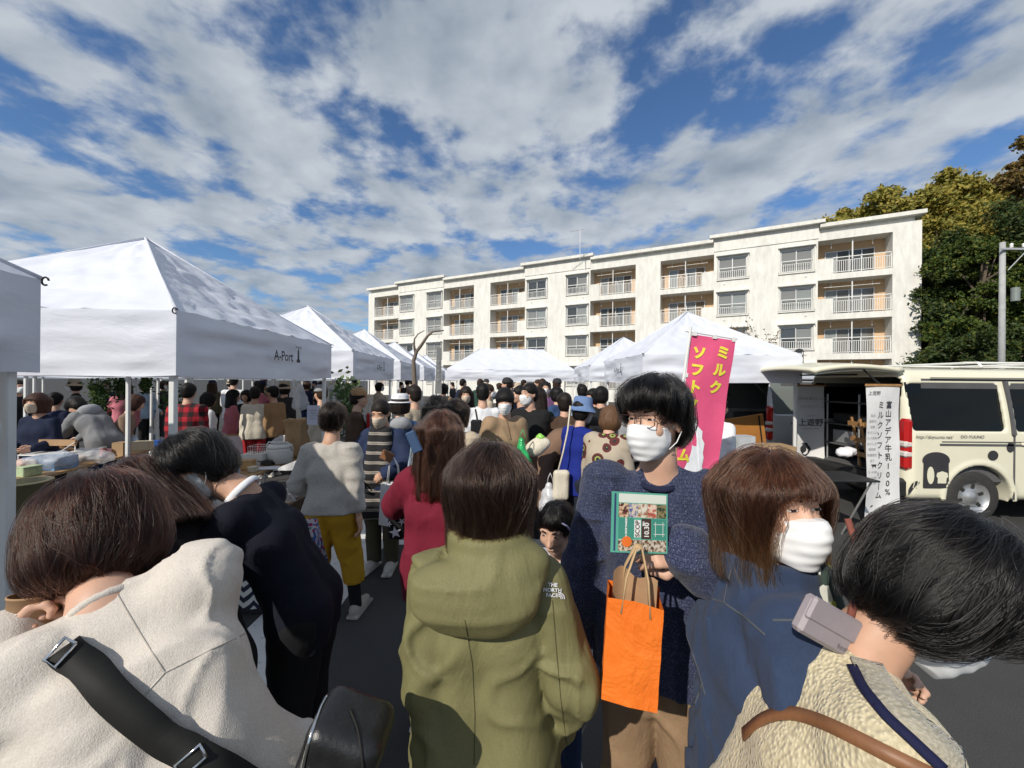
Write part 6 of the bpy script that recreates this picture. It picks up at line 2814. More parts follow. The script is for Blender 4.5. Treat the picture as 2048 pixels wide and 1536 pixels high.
pQ = by('woman in a royal blue sweater and light blue bucket hat', 1166, 822, 3.8, -52, cloth('royal_blue_knit', (.010, .022, .20), wrinkle=.4), legs=dict(mat=cloth('ink_trousers', (.018, .022, .035), wrinkle=.5), loose=.03), hair=('pixie', 'black', None), hat=('bucket', cloth('chambray', (.14, .22, .40))),
        lean=6, res=.015, mask=m_mask_grey, arms=dict(l=dict(to=(.04, .26, -.34)), r=dict(to=(.06, .10, -.44))), tk=dict(hem=.16))
qb = empty('shoulder_bag', at(1122, 970, 3.55))
tag(qb, 'cream canvas bag on a long cord beside the royal blue sweater', 'bag')
b = MB()
V, F = surface(lambda P: rbox(P, (0, 0, 0), (.075 - .0 * P[0, 0], .04, .14), .035) + .005 * vnoise(P, 2, 14), (-.12, -.09, -.18), (.12, .09, .18), .012)
link('bag_body', mesh_np('bag_body', V, F), C('cream'), qb)
b = MB()
b.tube([(-.03, 0, .12), (.02, .02, .30), (.07, .08, .50), (.10, .14, .72)], .008, 6)
b.build('cord', C('cream'), qb, True)
# bending woman in the long taupe coat
pP = by('woman in a long taupe coat bending over the stall, head hidden', 1190, 858, 4.15, -92, cloth('taupe_coat', (.20, .125, .085), wrinkle=.35, wscale=5), legs=dict(mat=C('char'), loose=.02), hair=('bob', 'dark', -.12), lean=52, res=.018,
        tk=dict(loose=.045, hem=.42, flare=.10, arm=.02), arms=dict(l=dict(to=(.0, .30, -.35)), r=dict(to=(.05, .12, -.42), pole=(.5, -1, 0))))
pb_ = empty('shoulder_bag', at(1075, 893, 3.72))
tag(pb_, 'cream shoulder bag slung behind the taupe coat', 'bag')
V, F = surface(lambda P: ell(P, (0, 0, 0), (.125, .06, .085)) + .012 * vnoise(P, 5, 14), (-.18, -.12, -.15), (.18, .12, .15), .013)
o = link('bag_body', mesh_np('bag_body', V, F), C('cream'), pb_)
o.rotation_euler = (0, R_(-28), 0)
b = MB()
V, F = surface(lambda P: ell(P, (.03, 0, .085), (.045, .03, .035)) + .016 * vnoise(P, 6, 30), (-.06, -.1, 0), (.14, .1, .2), .012)
link('green_packet', mesh_np('green_packet', V, F), plain('lime_plastic', (.28, .62, .10), .3), pb_)
for (lab, u, v, Y, mat, sc) in (('bright green plastic bag dangling below the camel cardigan', 1045, 905, 3.55, plain('green_film', (.03, .40, .12), .2), 1.0),
                                ('translucent white carrier bag near the taupe coat hem', 1100, 1000, 3.6, plain('white_film', (.55, .56, .60), .25), 1.2)):
    r = empty('plastic_bag', at(u, v, Y))
    tag(r, lab, 'bag')
    V, F = surface(lambda P: cone(P, (0, 0, .10), (0, 0, -.06), .03, .085) + .024 * vnoise(P, int(u), (20, 20, 11)) + .010 * vnoise(P, 3, 40), (-.14, -.14, -.2), (.14, .14, .2), .012)
    o = link('pouch', mesh_np('pouch', V * sc, F), mat, r)
    b = MB()
    for k in (-1, 1):
        b.tube([(k * .03, 0, .11 * sc), (k * .02, 0, .17 * sc), (0, 0, .21 * sc)], .008, 6, True, .4)
    b.build('handle', mat, r, True)


# patterned blouse
def bloom_mat():
    t = NT('big_bloom_print')
    v = t.n('ShaderNodeTexVoronoi')
    v.inputs['Scale'].default_value = 8.5
    t.l(t.coord(), v.inputs['Vector'])
    t.set(color=t.ramp(v.outputs[0], [(0, (.015, .02, .012)), (.13, (.30, .32, .08)), (.24, (.02, .02, .015)), (.32, (.10, .015, .015)), (.46, (.40, .34, .26))], 'CONSTANT'), rough=.85)
    return t.m


by('woman in a cream blouse with big dark flower rings, bending to the stall', 1222, 838, 3.55, -30, bloom_mat(), 'black', ('bobin', 'light', None), lean=14, tk=dict(loose=.045, arm=.02), res=.018)
bk_ = empty('tote_bag', at(1196, 872, 3.7))
tag(bk_, 'black cloth bag on the shoulder by the royal blue sweater', 'bag')
V, F = surface(lambda P: rbox(P, (0, 0, 0), (.085, .04, .10), .03) + .008 * vnoise(P, 3, 12), (-.13, -.09, -.15), (.13, .09, .15), .014)
link('pouch', mesh_np('pouch', V, F), C('black'), bk_)
by('shopper from behind in a dark brown jacket', 1128, 806, 4.75, 8, 'brown', 'black', ('pixie', 'dark', None), tk=dict(loose=.04))
by('long-haired woman in a dark green coat behind the black-jacketed man', 1078, 793, 4.9, -20, 'green', 'black', ('long', 'dark', -.25))
by('person in a navy T-shirt behind the black-jacketed man', 1038, 790, 5.4, 100, 'navy', 'black')
by('masked man in a purple jacket far down the aisle', 1091, 776, 7.6, 178, 'purple', 'black', mask=m_mask, male=True)
by('person in a blue denim jacket in front of the cream wall', 1112, 789, 6.4, 40, 'denim', 'black', ('bobin', 'black', None))
by('dark-haired person with a red collar by the right row of tents', 1185, 793, 6.0, 120, 'red', 'black', ('bobin', 'black', None), mask=m_mask)
by('black-haired person in black by the right tent leg', 1203, 790, 5.6, -30, 'black', 'black', ('bobin', 'black', None))
by('person in a teal knit hat behind the man in navy', 1262, 800, 5.0, 20, 'grey', 'black', ('short', 'brown', None), hat=('beanie', C('teal')))
by('stall helper in a white shirt and black apron behind the pink banner', 1441, 815, 4.6, -60, 'white', 'black', ('short', 'black', None))
# left of the aisle
by('woman with long straight black hair from behind, mid-aisle', 873, 822, 3.05, 20, 'sky', 'navy', ('long', 'black', -.27), res=.016, strand=dict(n=3000, mat=st_black, hem=-.27, steps=28))
by('dark-haired woman from behind in a beige jacket', 912, 826, 3.2, -10, 'beige', 'grey', ('bob', 'dark', -.12), res=.016, tk=dict(loose=.04, arm=.02), strand=dict(n=3000, mat=st_dark, hem=-.12))
by('masked woman in a black printed T-shirt among the shoppers', 932, 790, 5.5, 186, 'black', 'black', ('long', 'dark', -.2), mask=m_mask_beige, face=True)
by('person in a beige coat with dark hair near the stalls', 826, 790, 4.9, 60, 'beige', 'navy', ('short', 'dark', None))
pW = by('person in a white brimmed hat and blue denim hooded jacket', 800, 812, 4.3, 22, cloth('blue_denim_coat', (.03, .07, .17), wrinkle=.5), 'navy', ('bob', 'dark', -.08), hat=('fedora', C('white')), res=.018, tk=dict(loose=.04))
b = MB()
V, F = surface(lambda P: ell(P, pW['nb'] + Vector((0, -.075, -.03)), (.12, .07, .08)) + .008 * vnoise(P, 3, 14), np.array(pW['nb']) - .25, np.array(pW['nb']) + .25, .016)
link('hood', mesh_np('hood', V, F), C('grey'), pW['root'])
pX = by('stallholder in a tan cap, dark jacket and red apron', 719, 797, 4.9, -70, 'brown', 'black', ('short', 'dark', None), hat=('cap', C('tan')), tk=dict(loose=.035))
b = MB()
V, F = surface(lambda P: rbox(P, (0, .14, .98), (.15, .02, .30), .02), (-.2, .05, .6), (.2, .22, 1.35), .018)
link('apron', mesh_np('apron', V, F), C('red'), pX['root'])
by('person in a grey cap and pale coat behind the stall', 641, 788, 5.8, 60, 'cream', 'black', ('short', 'brown', None), hat=('cap', C('grey')))
by('tan-coated man at the back stall', 545, 786, 6.8, 80, 'tan', 'black', ('short', 'black', None), male=True)
pY = by('stallholder in a pale top and red apron at the back stall', 510, 788, 6.6, 30, 'cream', 'red', ('short', 'dark', None), skin=1)
by('person in a black padded coat at the back stall', 492, 792, 7.6, 190, 'black', 'black', ('bobin', 'dark', None))
by('woman with long black hair and a pale pink top by the back stall', 468, 792, 7.0, -40, 'pink', 'grey', ('long', 'black', -.22))
by('woman in a fluffy white sweater by the tent legs', 418, 800, 6.4, -30, 'white', 'cream', ('bobin', 'black', None), tk=dict(loose=.045))


def plaid_mat():
    t = NT('red_black_plaid')
    tc = t.n('ShaderNodeTexCoord')
    sp = t.n('ShaderNodeSeparateXYZ')
    t.l(tc.outputs['Object'], sp.inputs[0])
    fx = t.math('GREATER_THAN', t.math('FRACT', t.math('MULTIPLY', sp.outputs[0], 9.0)), .5)
    fz = t.math('GREATER_THAN', t.math('FRACT', t.math('MULTIPLY', sp.outputs[2], 8.0)), .5)
    f = t.math('MULTIPLY', t.math('ADD', fx, fz), .5)
    t.set(color=t.ramp(f, [(0, (.40, .012, .025)), (.4, (.13, .006, .012)), (.9, (.012, .008, .01))], 'CONSTANT'), rough=.9)
    return t.m


by('person in a red and black plaid shirt between the tent legs', 378, 784, 5.3, 15, plaid_mat(), 'black', ('short', 'black', None), male=True, tk=dict(loose=.045, hem=.16))
by('woman with brown hair in a brown sweater behind the stall table', 272, 806, 5.6, -55, 'taupe', 'black', ('bobin', 'auburn', None), lean=12)
by('person with a pale shoulder strap in navy among the left crowd', 112, 800, 6.0, 20, 'navy', 'black', ('short', 'black', None))
by('masked woman with wavy brown hair in a navy jacket at far left', 74, 805, 4.5, 190, 'navy', 'black', ('bob', 'auburn', -.13), mask=m_mask_beige, face=True, res=.018, arms=dict(l=dict(to=(.0, .25, -.30)), r=dict(to=(.0, .25, -.32))))
pZ = by('person in a grey hooded top with a blue apron bending over the stall', 152, 812, 5.3, 82, cloth('heather_grey', (.20, .205, .215)), 'denim', ('pixie', 'black', None), lean=38, res=.018, arms=dict(l=dict(to=(.0, .36, -.32)), r=dict(to=(.0, .36, -.34))), tk=dict(loose=.04))
V, F = surface(lambda P: ell(P, pZ['nb'] + pZ['Ru'] @ Vector((0, -.08, -.05)), (.13, .09, .09)) + .01 * vnoise(P, 3, 14), np.array(pZ['nb']) - .28, np.array(pZ['nb']) + .28, .018)
link('hood', mesh_np('hood', V, F), C('grey'), pZ['root'])

# the distant crowd: a few figures repeated with other clothes, each its own object
PROTO = []
for i, (hr, ml, tpn) in enumerate((('short', True, 'black'), ('bobin', False, 'navy'), ('long', False, 'char'), ('pony', False, 'beige'), ('short', True, 'grey'), ('bob', False, 'brown'), ('short', True, 'olive'), ('bobin', False, 'cream'))):
    q = person('x', 0, 0, 0, H=1.70 if ml else 1.58, top=dict(mat=C(tpn), loose=.035, hem=.13), legs=dict(mat=C('black')), hair=(hr, 'black', -.12 if hr == 'bob' else None), male=ml, res=.032, seed=200 + i, mask=m_mask if i % 2 else None, hat=(None, None, ('cap', C('navy')), None, None, None, ('beanie', C('char')), ('bucket', C('beige')))[i], arms=dict(l=dict(to=(.02, .22 * (i % 3), -.46 + .06 * (i % 3)))))
    PROTO.append(q['root'])
tbl = {}
for c_ in COL.objects:
    if c_.parent is not None:
        tbl.setdefault(c_.parent.name, []).append(c_)
rr = random.Random(21)
names = ['black', 'navy', 'char', 'brown', 'camel', 'beige', 'white', 'cream', 'grey', 'denim', 'green', 'wine', 'olive', 'pink', 'sky', 'black', 'char', 'navy']
spots = []
for k in range(26):
    Y = rr.uniform(7.0, 14.5)
    spots.append((rr.uniform(-1.7, 1.7), Y, "aisle"))
for k in range(30):
    Y = rr.uniform(7.0, 16.0)
    spots.append((rr.uniform(-11.0, -3.6) * (1 if Y > 8 else .9), Y, 'left'))
for k in range(8):
    spots.append((rr.uniform(-3.0, 3.0), rr.uniform(17.5, 22), 'end'))
for k, (x, Y) in enumerate(((2.4, 7.4), (2.9, 9.2), (2.3, 12.8), (3.4, 11.2))):
    spots.append((x, Y, 'right'))
used = []
KIND = ['short-haired %s-clad man', 'masked chin-length-haired %s-clad shopper', 'capped long-haired %s-clad woman', 'masked %s-clad woman with a ponytail', 'stocky %s-clad man', 'masked %s-clad woman with a bob', 'knit-hatted %s-clad man', 'bucket-hatted %s-clad woman']
where = {'aisle': 'far down the aisle', 'left': 'behind the left stalls', 'end': 'beyond the wide ridge tent', 'right': 'under the right row of tents'}
first = {}
for x, Y, zone in spots:
    if any((x - a) ** 2 + (Y - c) ** 2 < .20 for a, c in used):
        continue
    used.append((x, Y))
    i = rr.randrange(len(PROTO))
    if i not in first:
        q = PROTO[i]
        first[i] = 1
    else:
        q = copy_tree(PROTO[i], None, tbl)
    q.location = (x, Y, 0)
    q.rotation_euler = (0, 0, R_(rr.choice([0, 20, -30, 90, -90, 170, 190, 150, 60, -60]) + rr.uniform(-15, 15)))
    col = rr.choice(names)
    hc_ = rr.choice(['black', 'dark', 'dark', 'brown'])
    word = {'char': 'charcoal', 'camel': 'camel', 'sky': 'pale blue'}.get(col, col)
    rz_ = math.degrees(q.rotation_euler.z) % 360
    how = 'seen from behind' if rz_ < 50 or rz_ > 310 else 'facing us' if 130 < rz_ < 230 else 'turned sideways'
    lab = KIND[i] % word + ' ' + how + ', ' + where[zone]
    tag(q, lab, 'person', 'distant shoppers: ' + lab)
    for c in COL.objects:
        if c.parent == q:
            nm = c.name.split('.')[0]
            if nm in ('top', 'hair', 'trousers'):
                c.material_slots[0].link = 'OBJECT'
                c.material_slots[0].material = C(col) if nm == 'top' else hairm(hc_) if nm == 'hair' else C(rr.choice(['black', 'char', 'navy', 'olive', 'denim']))
for i, q in enumerate(PROTO):
    if i not in first:
        for c in list(COL.objects):
            if c.parent == q:
                bpy.data.objects.remove(c)
        bpy.data.objects.remove(q)
# ------------------------------------------------------------------ stalls and goods
def film(name, col, alpha=.4):
    t = NT(name)
    t.set(color=col, rough=.12, alpha=alpha, spec=.7)
    t.bump(t.noise(26, 4, .6, None, 1.0), .8, .02)
    return t.m


m_film = film('clear_film', (.78, .80, .83), .42)
m_bluefilm = film('blue_tub', (.25, .45, .75), .65)
m_plank = plain('table_plank', (.42, .26, .12), .6, .22, 10, bump=.1)
m_card = plain('cardboard', (.36, .24, .13), .85, .1, 8, bump=.08)
m_steel_leg = plain('steel_leg', (.46, .47, .48), .4, .05, metal=.6)
m_bread = plain('baked_crust', (.30, .15, .05), .7, .35, 30, bump=.4, bscale=60)


def table(label, x0, y0, x1, y1, depth, z=.72, top=m_plank, cloth_mat=None):
    """a trestle table: front edge from (x0,y0) to (x1,y1), depth to its left"""
    a, b_ = Vector((x0, y0, 0)), Vector((x1, y1, 0))
    d = (b_ - a)
    L = d.length
    root = empty('stall_table', a, math.atan2(d.y, d.x))
    tag(root, label, 'table', 'stall tables')
    n = 3
    for k in range(n):
        b = MB()
        b.box((L / 2, depth * (k + .5) / n, z - .015), (L, depth / n - .006, .03), None, .004)
        b.build('plank', top, root)
    for xx in (.15, L - .15):
        for yy in (.08, depth - .08):
            b = MB()
            b.tube([(xx, yy, z - .03), (xx + (.12 if xx < 1 else -.12), yy, 0)], .014, 8)
            b.build('leg', m_steel_leg, root)
    if cloth_mat:
        b = MB()
        b.grid(lambda u, v: (L * u, -.012 - .012 * math.sin(u * 40) * v, z + .002 - (z - .1) * v), 60, 10)
        b.build('front_cloth', cloth_mat, root, True)
    return root


def crumple(label, u, v, Y, r, mat, name='goods_bag', cat='bag', squash=(1, 1, 1), seed=1, group=None, res=.014, z=None):
    p = at(u, v, Y)
    if z is not None:
        p.z = z
    root_ = surface(lambda P: ell(P, (0, 0, 0), (r * squash[0], r * squash[1], r * squash[2])) + r * .22 * vnoise(P, seed, 1.5 / r) + r * .10 * vnoise(P, seed + 1, 3.5 / r), (-r * 1.6,) * 3, (r * 1.6,) * 3, max(res, r / 9))
    o = link(name, mesh_np(name, *root_), mat)
    o.location = p
    tag(o, label, cat, group)
    return o


def carton(label, x, y, z, d, mat=m_card, rz=0.0, name='carton', cat='box', open_=False, group=None):
    r = empty(name, (x, y, z), rz)
    tag(r, label, cat, group)
    w_, dd, h = d
    t_ = .006
    for nm, c, s_ in (('side', (0, -dd / 2, h / 2), (w_, t_, h)), ('side', (0, dd / 2, h / 2), (w_, t_, h)), ('side', (-w_ / 2, 0, h / 2), (t_, dd - .014, h)), ('side', (w_ / 2, 0, h / 2), (t_, dd - .014, h)), ('base', (0, 0, .004), (w_ - .02, dd - .02, t_))):
        b = MB()
        b.box(c, s_)
        b.build(nm, mat, r)
    if open_:
        for s_ in (-1, 1):
            b = MB()
            b.box((s_ * (w_ / 2 + .06), 0, h + .03), (.15, dd - .02, .004), Matrix.Rotation(R_(28 * s_), 3, 'Y'))
            b.build('flap', mat, r)
    else:
        for s_ in (-1, 1):
            b = MB()
            b.box((s_ * w_ / 4, 0, h + .004), (w_ / 2 - .006, dd, .005))
            b.build('flap', mat, r)
    return r


TZ = .72
# left stall under the lettered tent
table('wooden stall table under the lettered tent, at left', -4.62, 3.75, -5.10, 5.75, .75)
table('wooden stall table carrying the rice cooker', -2.62, 3.70, -2.72, 5.45, .70)
table('stall table with a pale cloth behind the tent legs', -5.0, 6.6, -3.4, 6.9, .7, cloth_mat=C('white'))
table('dark trestle table at the far left behind the bending women', -2.35, 1.75, -2.45, 3.2, .7, .74, plain('dark_board', (.02, .02, .022), .6))
table('stall table inside the right tent', 1.75, 4.3, 1.75, 6.2, -.6, cloth_mat=None)
for i, (lab, u, v, Y, r, mat, sq) in enumerate((
        ('clear plastic bags of bread heaped at the near end of the left stall table', 95, 915, 4.1, .17, m_film, (1.3, 1, .6)),
        ('crumpled clear plastic sheet over goods in the middle of the left table', 180, 905, 4.5, .17, m_film, (1.4, 1, .5)),
        ('bundle of pink and cream packets on the left stall table', 40, 905, 4.0, .12, plain('pinkish_packets', (.5, .36, .32), .6, .4, 30), (1.2, 1, .6)),
        ('pile of small baked goods at the back of the left table', 120, 880, 4.8, .13, m_bread, (1.6, 1, .5)),
        ('clear bag with a knotted top beside the tall paper bag', 560, 855, 4.9, .13, m_film, (.8, .8, 1.1)))):
    crumple(lab, u, v, Y, r, mat, squash=sq, seed=30 + i, z=TZ + r * sq[2] * .8)
for i, (lab, u, Y, w_, dd, h, mat) in enumerate((('blue translucent tub on the left stall table', 102, 4.15, .34, .22, .13, m_bluefilm), ('small brown paper box at the far end of the left table', 243, 4.9, .13, .11, .16, m_card),
                                                 ('blue plastic box beside a tent leg', 311, 5.5, .13, .10, .09, plain('box_blue', (.02, .10, .40), .4)), ('cream food box near the blue plastic box', 285, 5.3, .2, .12, .11, plain('box_cream', (.6, .52, .36), .6)))):
    p = at(u, 900, Y)
    carton(lab, p.x, p.y, TZ + .001, (w_, dd, h), mat, .1 * i, 'goods_box')
# wire display stand
r = empty('display_stand', Vector((at(95, 870, 4.35).x, 4.35, TZ)))
tag(r, 'white wire display stand on the left stall table', 'stand')
b = MB()
for x in (-.2, .2):
    b.tube([(x, -.1, 0), (x, -.1, .12), (x, .1, .24), (x, .1, 0)], .006, 6)
b.build('frame', m_white_metal, r)
b = MB()
b.box((0, 0, .12), (.42, .2, .012))
b.build('shelf', m_white_metal, r)
b = MB()
b.box((0, .1, .23), (.42, .02, .07))
b.build('sign_rail', m_kraft, r)

# rice-cooker table
rc_ = empty('rice_cooker', (at(560, 900, 4.55).x, 4.55, TZ + .002))
tag(rc_, 'round white rice cooker with a handle on the stall table', 'cooker')
m_cooker = plain('cooker_white', (.72, .71, .67), .25, .04)
b = MB()
b.lathe([(.12, 0), (.135, .01), (.14, .16), (.136, .175)], n=30)
b.build('body', m_cooker, rc_, True)
b = MB()
b.lathe([(.138, .177), (.130, .205), (.08, .222), (.03, .226), (0, .226)], n=30)
lid = b.build('lid', m_cooker, rc_, True)
b = MB()
b.lathe([(.08, .2225), (.082, .228), (.070, .230)], n=24)
b.build('vent_ring', m_steel_leg, lid, True)
b = MB()
b.tube([(-.145, 0, .14), (-.15, -.02, .20), (-.11, -.04, .245), (.11, -.04, .245), (.15, -.02, .20), (.145, 0, .14)], .008, 6)
b.build('handle', m_cooker, rc_, True)
b = MB()
b.box((0, -.14, .02), (.05, .02, .03), None, .005)
b.build('switch', m_blackplastic, rc_)
wb = empty('wooden_box', (at(488, 905, 4.2).x, 4.2, TZ + .002), .12)
tag(wb, 'small light wooden box on the rice cooker table', 'box')
b = MB()
b.box((0, 0, .045), (.20, .11, .09), None, .004)
b.build('body', plain('light_wood', (.50, .30, .12), .6, .15, 16), wb)
b = MB()
b.box((.0, 0, .094), (.205, .115, .008), None, .002)
b.build('lid', MATS['light_wood'], wb)
wc = carton('white punched container with skewers on the rice cooker table', at(512, 895, 4.45).x, 4.45, TZ + .002, (.24, .18, .12), m_cooker, .08, 'white_container')
b = MB()
for k in range(9):
    b.tube([(-.05 + .012 * k, .0, .02), (-.09 + .022 * k, .02 * (k % 3), .24)], .003, 5)
b.build('skewers', plain('skewer_red', (.35, .05, .04), .6), wc)['kind'] = 'stuff'
ws_ = empty('wire_basket', (at(524, 870, 5.0).x, 5.0, TZ + .002))
tag(ws_, 'pale wire basket behind the rice cooker', 'basket')
b = MB()
for k in range(9):
    x = -.12 + .03 * k
    b.tube([(x, -.09, 0), (x, -.09, .12)], .003, 4)
    b.tube([(x, .09, 0), (x, .09, .12)], .003, 4)
for z_ in (.005, .06, .12):
    b.tube([(-.12, -.09, z_), (.12, -.09, z_), (.12, .09, z_), (-.12, .09, z_), (-.12, -.09, z_)], .004, 4)
b.build('basket_wire', m_white_metal, ws_)
pg = empty('paper_bag', (at(592, 870, 4.9).x, 4.9, TZ + .002))
tag(pg, 'tall crumpled brown paper sack beside the rice cooker', 'bag')
V, F = surface(lambda P: rbox(P, (0, 0, .24), (.12, .09, .24), .03) + .022 * vnoise(P, 9, (11, 11, 5)) + .012 * vnoise(P, 10, (24, 24, 12)), (-.18, -.16, -.03), (.18, .16, .56), .014)
link('sack', mesh_np('sack', V, F), plain('sack_brown', (.38, .24, .12), .8, .15), pg)
ppr = empty('paper_pad', (at(525, 910, 4.25).x + .05, 4.22, TZ + .002), .3)
tag(ppr, 'white paper pad lying on the rice cooker table', 'paper')
b = MB()
b.box((0, 0, .006), (.26, .14, .012), None, .003)
b.build('pad', m_white_cloth, ppr)

# crate of bagged goods with the chevron cloth
cr_ = empty('display_crate', (-1.98, 3.05, 0))
tag(cr_, 'dark crate of bagged goods on a chevron cloth beside the mustard trousers', 'crate')
b = MB()
b.box((0, 0, .30), (.62, .52, .58))
b.build('plinth', plain('plinth_black', (.02, .02, .022), .8), cr_)


def chevron_mat():
    t = NT('chevron_cloth')
    tc = t.n('ShaderNodeTexCoord')
    sp = t.n('ShaderNodeSeparateXYZ')
    t.l(tc.outputs['Object'], sp.inputs[0])
    zig = t.math('PINGPONG', t.math('ADD', sp.outputs[0], sp.outputs[1]), .07)
    f = t.math('FRACT', t.math('MULTIPLY', t.math('ADD', sp.outputs[2], zig), 13.0))
    t.set(color=t.ramp(f, [(0, (.015, .018, .04)), (.5, (.66, .65, .60))], 'CONSTANT'), rough=.9)
    return t.m


b = MB()
b.grid(lambda u, v: (-.33 + .66 * u, -.275 - .008 * math.sin(u * 30) * v, .60 - .55 * v), 40, 8)
b.grid(lambda u, v: (.325 + .008 * math.sin(u * 30) * v, -.27 + .54 * u, .60 - .55 * v), 30, 8)
b.build('cloth', chevron_mat(), cr_, True)
b = MB()
for c, s_ in (((0, -.24, .68), (.60, .015, .14)), ((0, .24, .68), (.60, .015, .14)), ((-.295, 0, .68), (.015, .48, .14)), ((.295, 0, .68), (.015, .48, .14)), ((0, 0, .615), (.58, .47, .012))):
    b.box(c, s_)
b.build('tray', plain('dark_wood', (.07, .045, .025), .6, .2), cr_)
rs_ = np.random.RandomState(5)
k = 0
for gx in (-.18, .0, .18):
    for gy in (-.14, .02, .16):
        k += 1
        V, F = surface(lambda P: ell(P, (0, 0, 0), (.085, .075, .06)) + .02 * vnoise(P, k, 20), (-.13,) * 3, (.13,) * 3, .014)
        o = link('bagged_loaf', mesh_np('bagged_loaf', V, F), m_bread if k % 3 else plain('dark_loaf', (.12, .07, .04), .7, .3))
        o.location = (-1.98 + gx + rs_.normal() * .01, 3.05 + gy, .70 + .03 * (gx < 0))
        tag(o, 'bagged loaf in the dark crate, row %s from us, %s' % (('nearest', 'middle', 'farthest')[(-.14, .02, .16).index(gy)], ('aisle-away side', 'centre', 'aisle side')[(-.18, .0, .18).index(gx)]), 'bread', 'bagged loaves in the dark crate')
        V, F = surface(lambda P: cone(P, (0, 0, -.02), (.02, 0, .10), .10, .035) + .02 * vnoise(P, k + 40, 18), (-.16,) * 3, (.16, .16, .18), .016)
        link('wrapper', mesh_np('wrapper', V, F), m_film, o)

# hanging plastic bags and price sheet at the second tent's post
hp = empty('hanging_bag', at(600, 790, 4.85))
tag(hp, 'clear plastic bag of white goods hanging below the lettered tent', 'bag')
V, F = surface(lambda P: cone(P, (0, 0, .12), (0, 0, -.10), .03, .10) + .02 * vnoise(P, 4, 14), (-.16, -.16, -.26), (.16, .16, .2), .016)
link('pouch', mesh_np('pouch', V, F), m_film, hp)
b = MB()
b.tube([(0, 0, .12), (0, 0, .25)], .004, 5)
b.build('string', m_white_metal, hp)
hp = empty('price_sheet', at(627, 830, 4.75))
tag(hp, 'lavender white price sheet hanging from the tent post', 'paper')
b = MB()
b.grid(lambda u, v: (-.08 + .16 * u, .006 * math.sin(5 * u), .12 - .24 * v), 8, 8)
b.build('sheet', plain('lavender_sheet', (.58, .60, .74), .7, .03), hp, True)
me = text_mesh('lettering', '—————\n———\n—————', .04)
b = MB()
for k in range(4):
    b.box((0, -.006, .06 - .035 * k), (.10 - .02 * (k % 2), .002, .006))
b.build('printed_line', m_grey_ink, hp)['kind'] = 'stuff'

# greenery hanging in the back row and a potted plant
m_leafg = leaf_mat('leaf_bouquet', [(0, (.02, .06, .012)), (.5, (.05, .10, .02)), (1, (.10, .15, .04))])
for i, (u, v, Y) in enumerate(((197, 775, 6.7), (238, 772, 6.7), (292, 768, 7.0), (196, 808, 6.9), (346, 800, 6.3))):
    r = empty('hanging_bouquet', at(u, v, Y))
    tag(r, ('drooping green bunch by the second tent leg', 'large green bunch between two tent legs', 'thin green sprig below the printed valance', 'lower green bunch behind the grey hooded top', 'green bunch beside the red plaid shirt')[i], 'plant', 'green bunches hung in the back row')
    rs_ = np.random.RandomState(i)
    P = rs_.normal(size=(260, 3)) * np.array([.07, .07, .12]) * (1 if i != 2 else .6)
    V, F = leaf_cloud(P, .035, rs_)
    link('leaves', mesh_np('leaves', V, F, False), m_leafg, r)
    b = MB()
    b.tube([(0, 0, .0), (0, 0, .35)], .006, 5)
    b.build('stem', m_bark, r)
r = empty('potted_plant', (at(691, 800, 5.35).x, 5.35, 0))
tag(r, 'leafy pale green plant standing left of the tan cap', 'plant')
rs_ = np.random.RandomState(77)
P = rs_.normal(size=(420, 3)) * np.array([.10, .10, .17]) + np.array([0, 0, 1.38])
V, F = leaf_cloud(P, .045, rs_)
link('leaves', mesh_np('leaves', V, F, False), leaf_mat('leaf_pale', [(0, (.08, .14, .05)), (1, (.20, .26, .12))]), r)
b = MB()
b.tube([(0, 0, .25), (.02, 0, 1.4)], .012, 6)
b.build('stem', m_bark, r)
b = MB()
b.lathe([(.10, 0), (.14, .26), (.125, .26), (.12, .22)], n=18)
b.build('pot', m_cooker, r, True)

# driftwood branch with the narrow grey banner
r = empty('driftwood_branch', at(826, 800, 8.6))
o0 = r.location.copy()
tag(r, 'bare curving driftwood branch rising above the left tents', 'branch')
b = MB()


def loc(u, v):
    return at(u, v, 8.6) - o0


b.tube([loc(830, 900), loc(830, 800), loc(828, 740), loc(827, 722), loc(833, 703), loc(843, 690), loc(855, 672), loc(866, 663), loc(888, 661)], [.06, .055, .05, .045, .04, .035, .03, .024, .012], 8)
b.build('stem', plain('grey_driftwood', (.16, .125, .10), .9, .2), r, True)
b = MB()
b.tube([loc(831, 706), loc(828, 690), loc(829, 678), loc(836, 668), loc(849, 661)], [.03, .024, .018, .014, .008], 7)
b.build('fork', MATS['grey_driftwood'], r, True)
r = empty('hanging_banner', at(878, 695, 8.5))
tag(r, 'narrow grey hanging banner beside the driftwood branch', 'banner')
b = MB()
b.grid(lambda u, v: (-.05 - .03 * v + (.10 + .05 * v) * u, .01 * math.sin(4 * v), -1.02 * v), 6, 14)
b.build('cloth', plain('grey_banner', (.17, .175, .18), .85, .08), r, True)
b = MB()
b.tube([(-.06, 0, 0), (0, 0, .28), (.06, 0, 0)], .005, 5)
b.build('cord', m_grey_ink, r)
for i, ch in enumerate('手仕事と器'):
    me = text_mesh('lettering', ch, .07)
    me.transform(frame_mat((-.01, -.02, -.32 - .1 * i), (1, 0, 0), (0, 0, 1)))
    link('lettering', me, m_grey_ink, r)

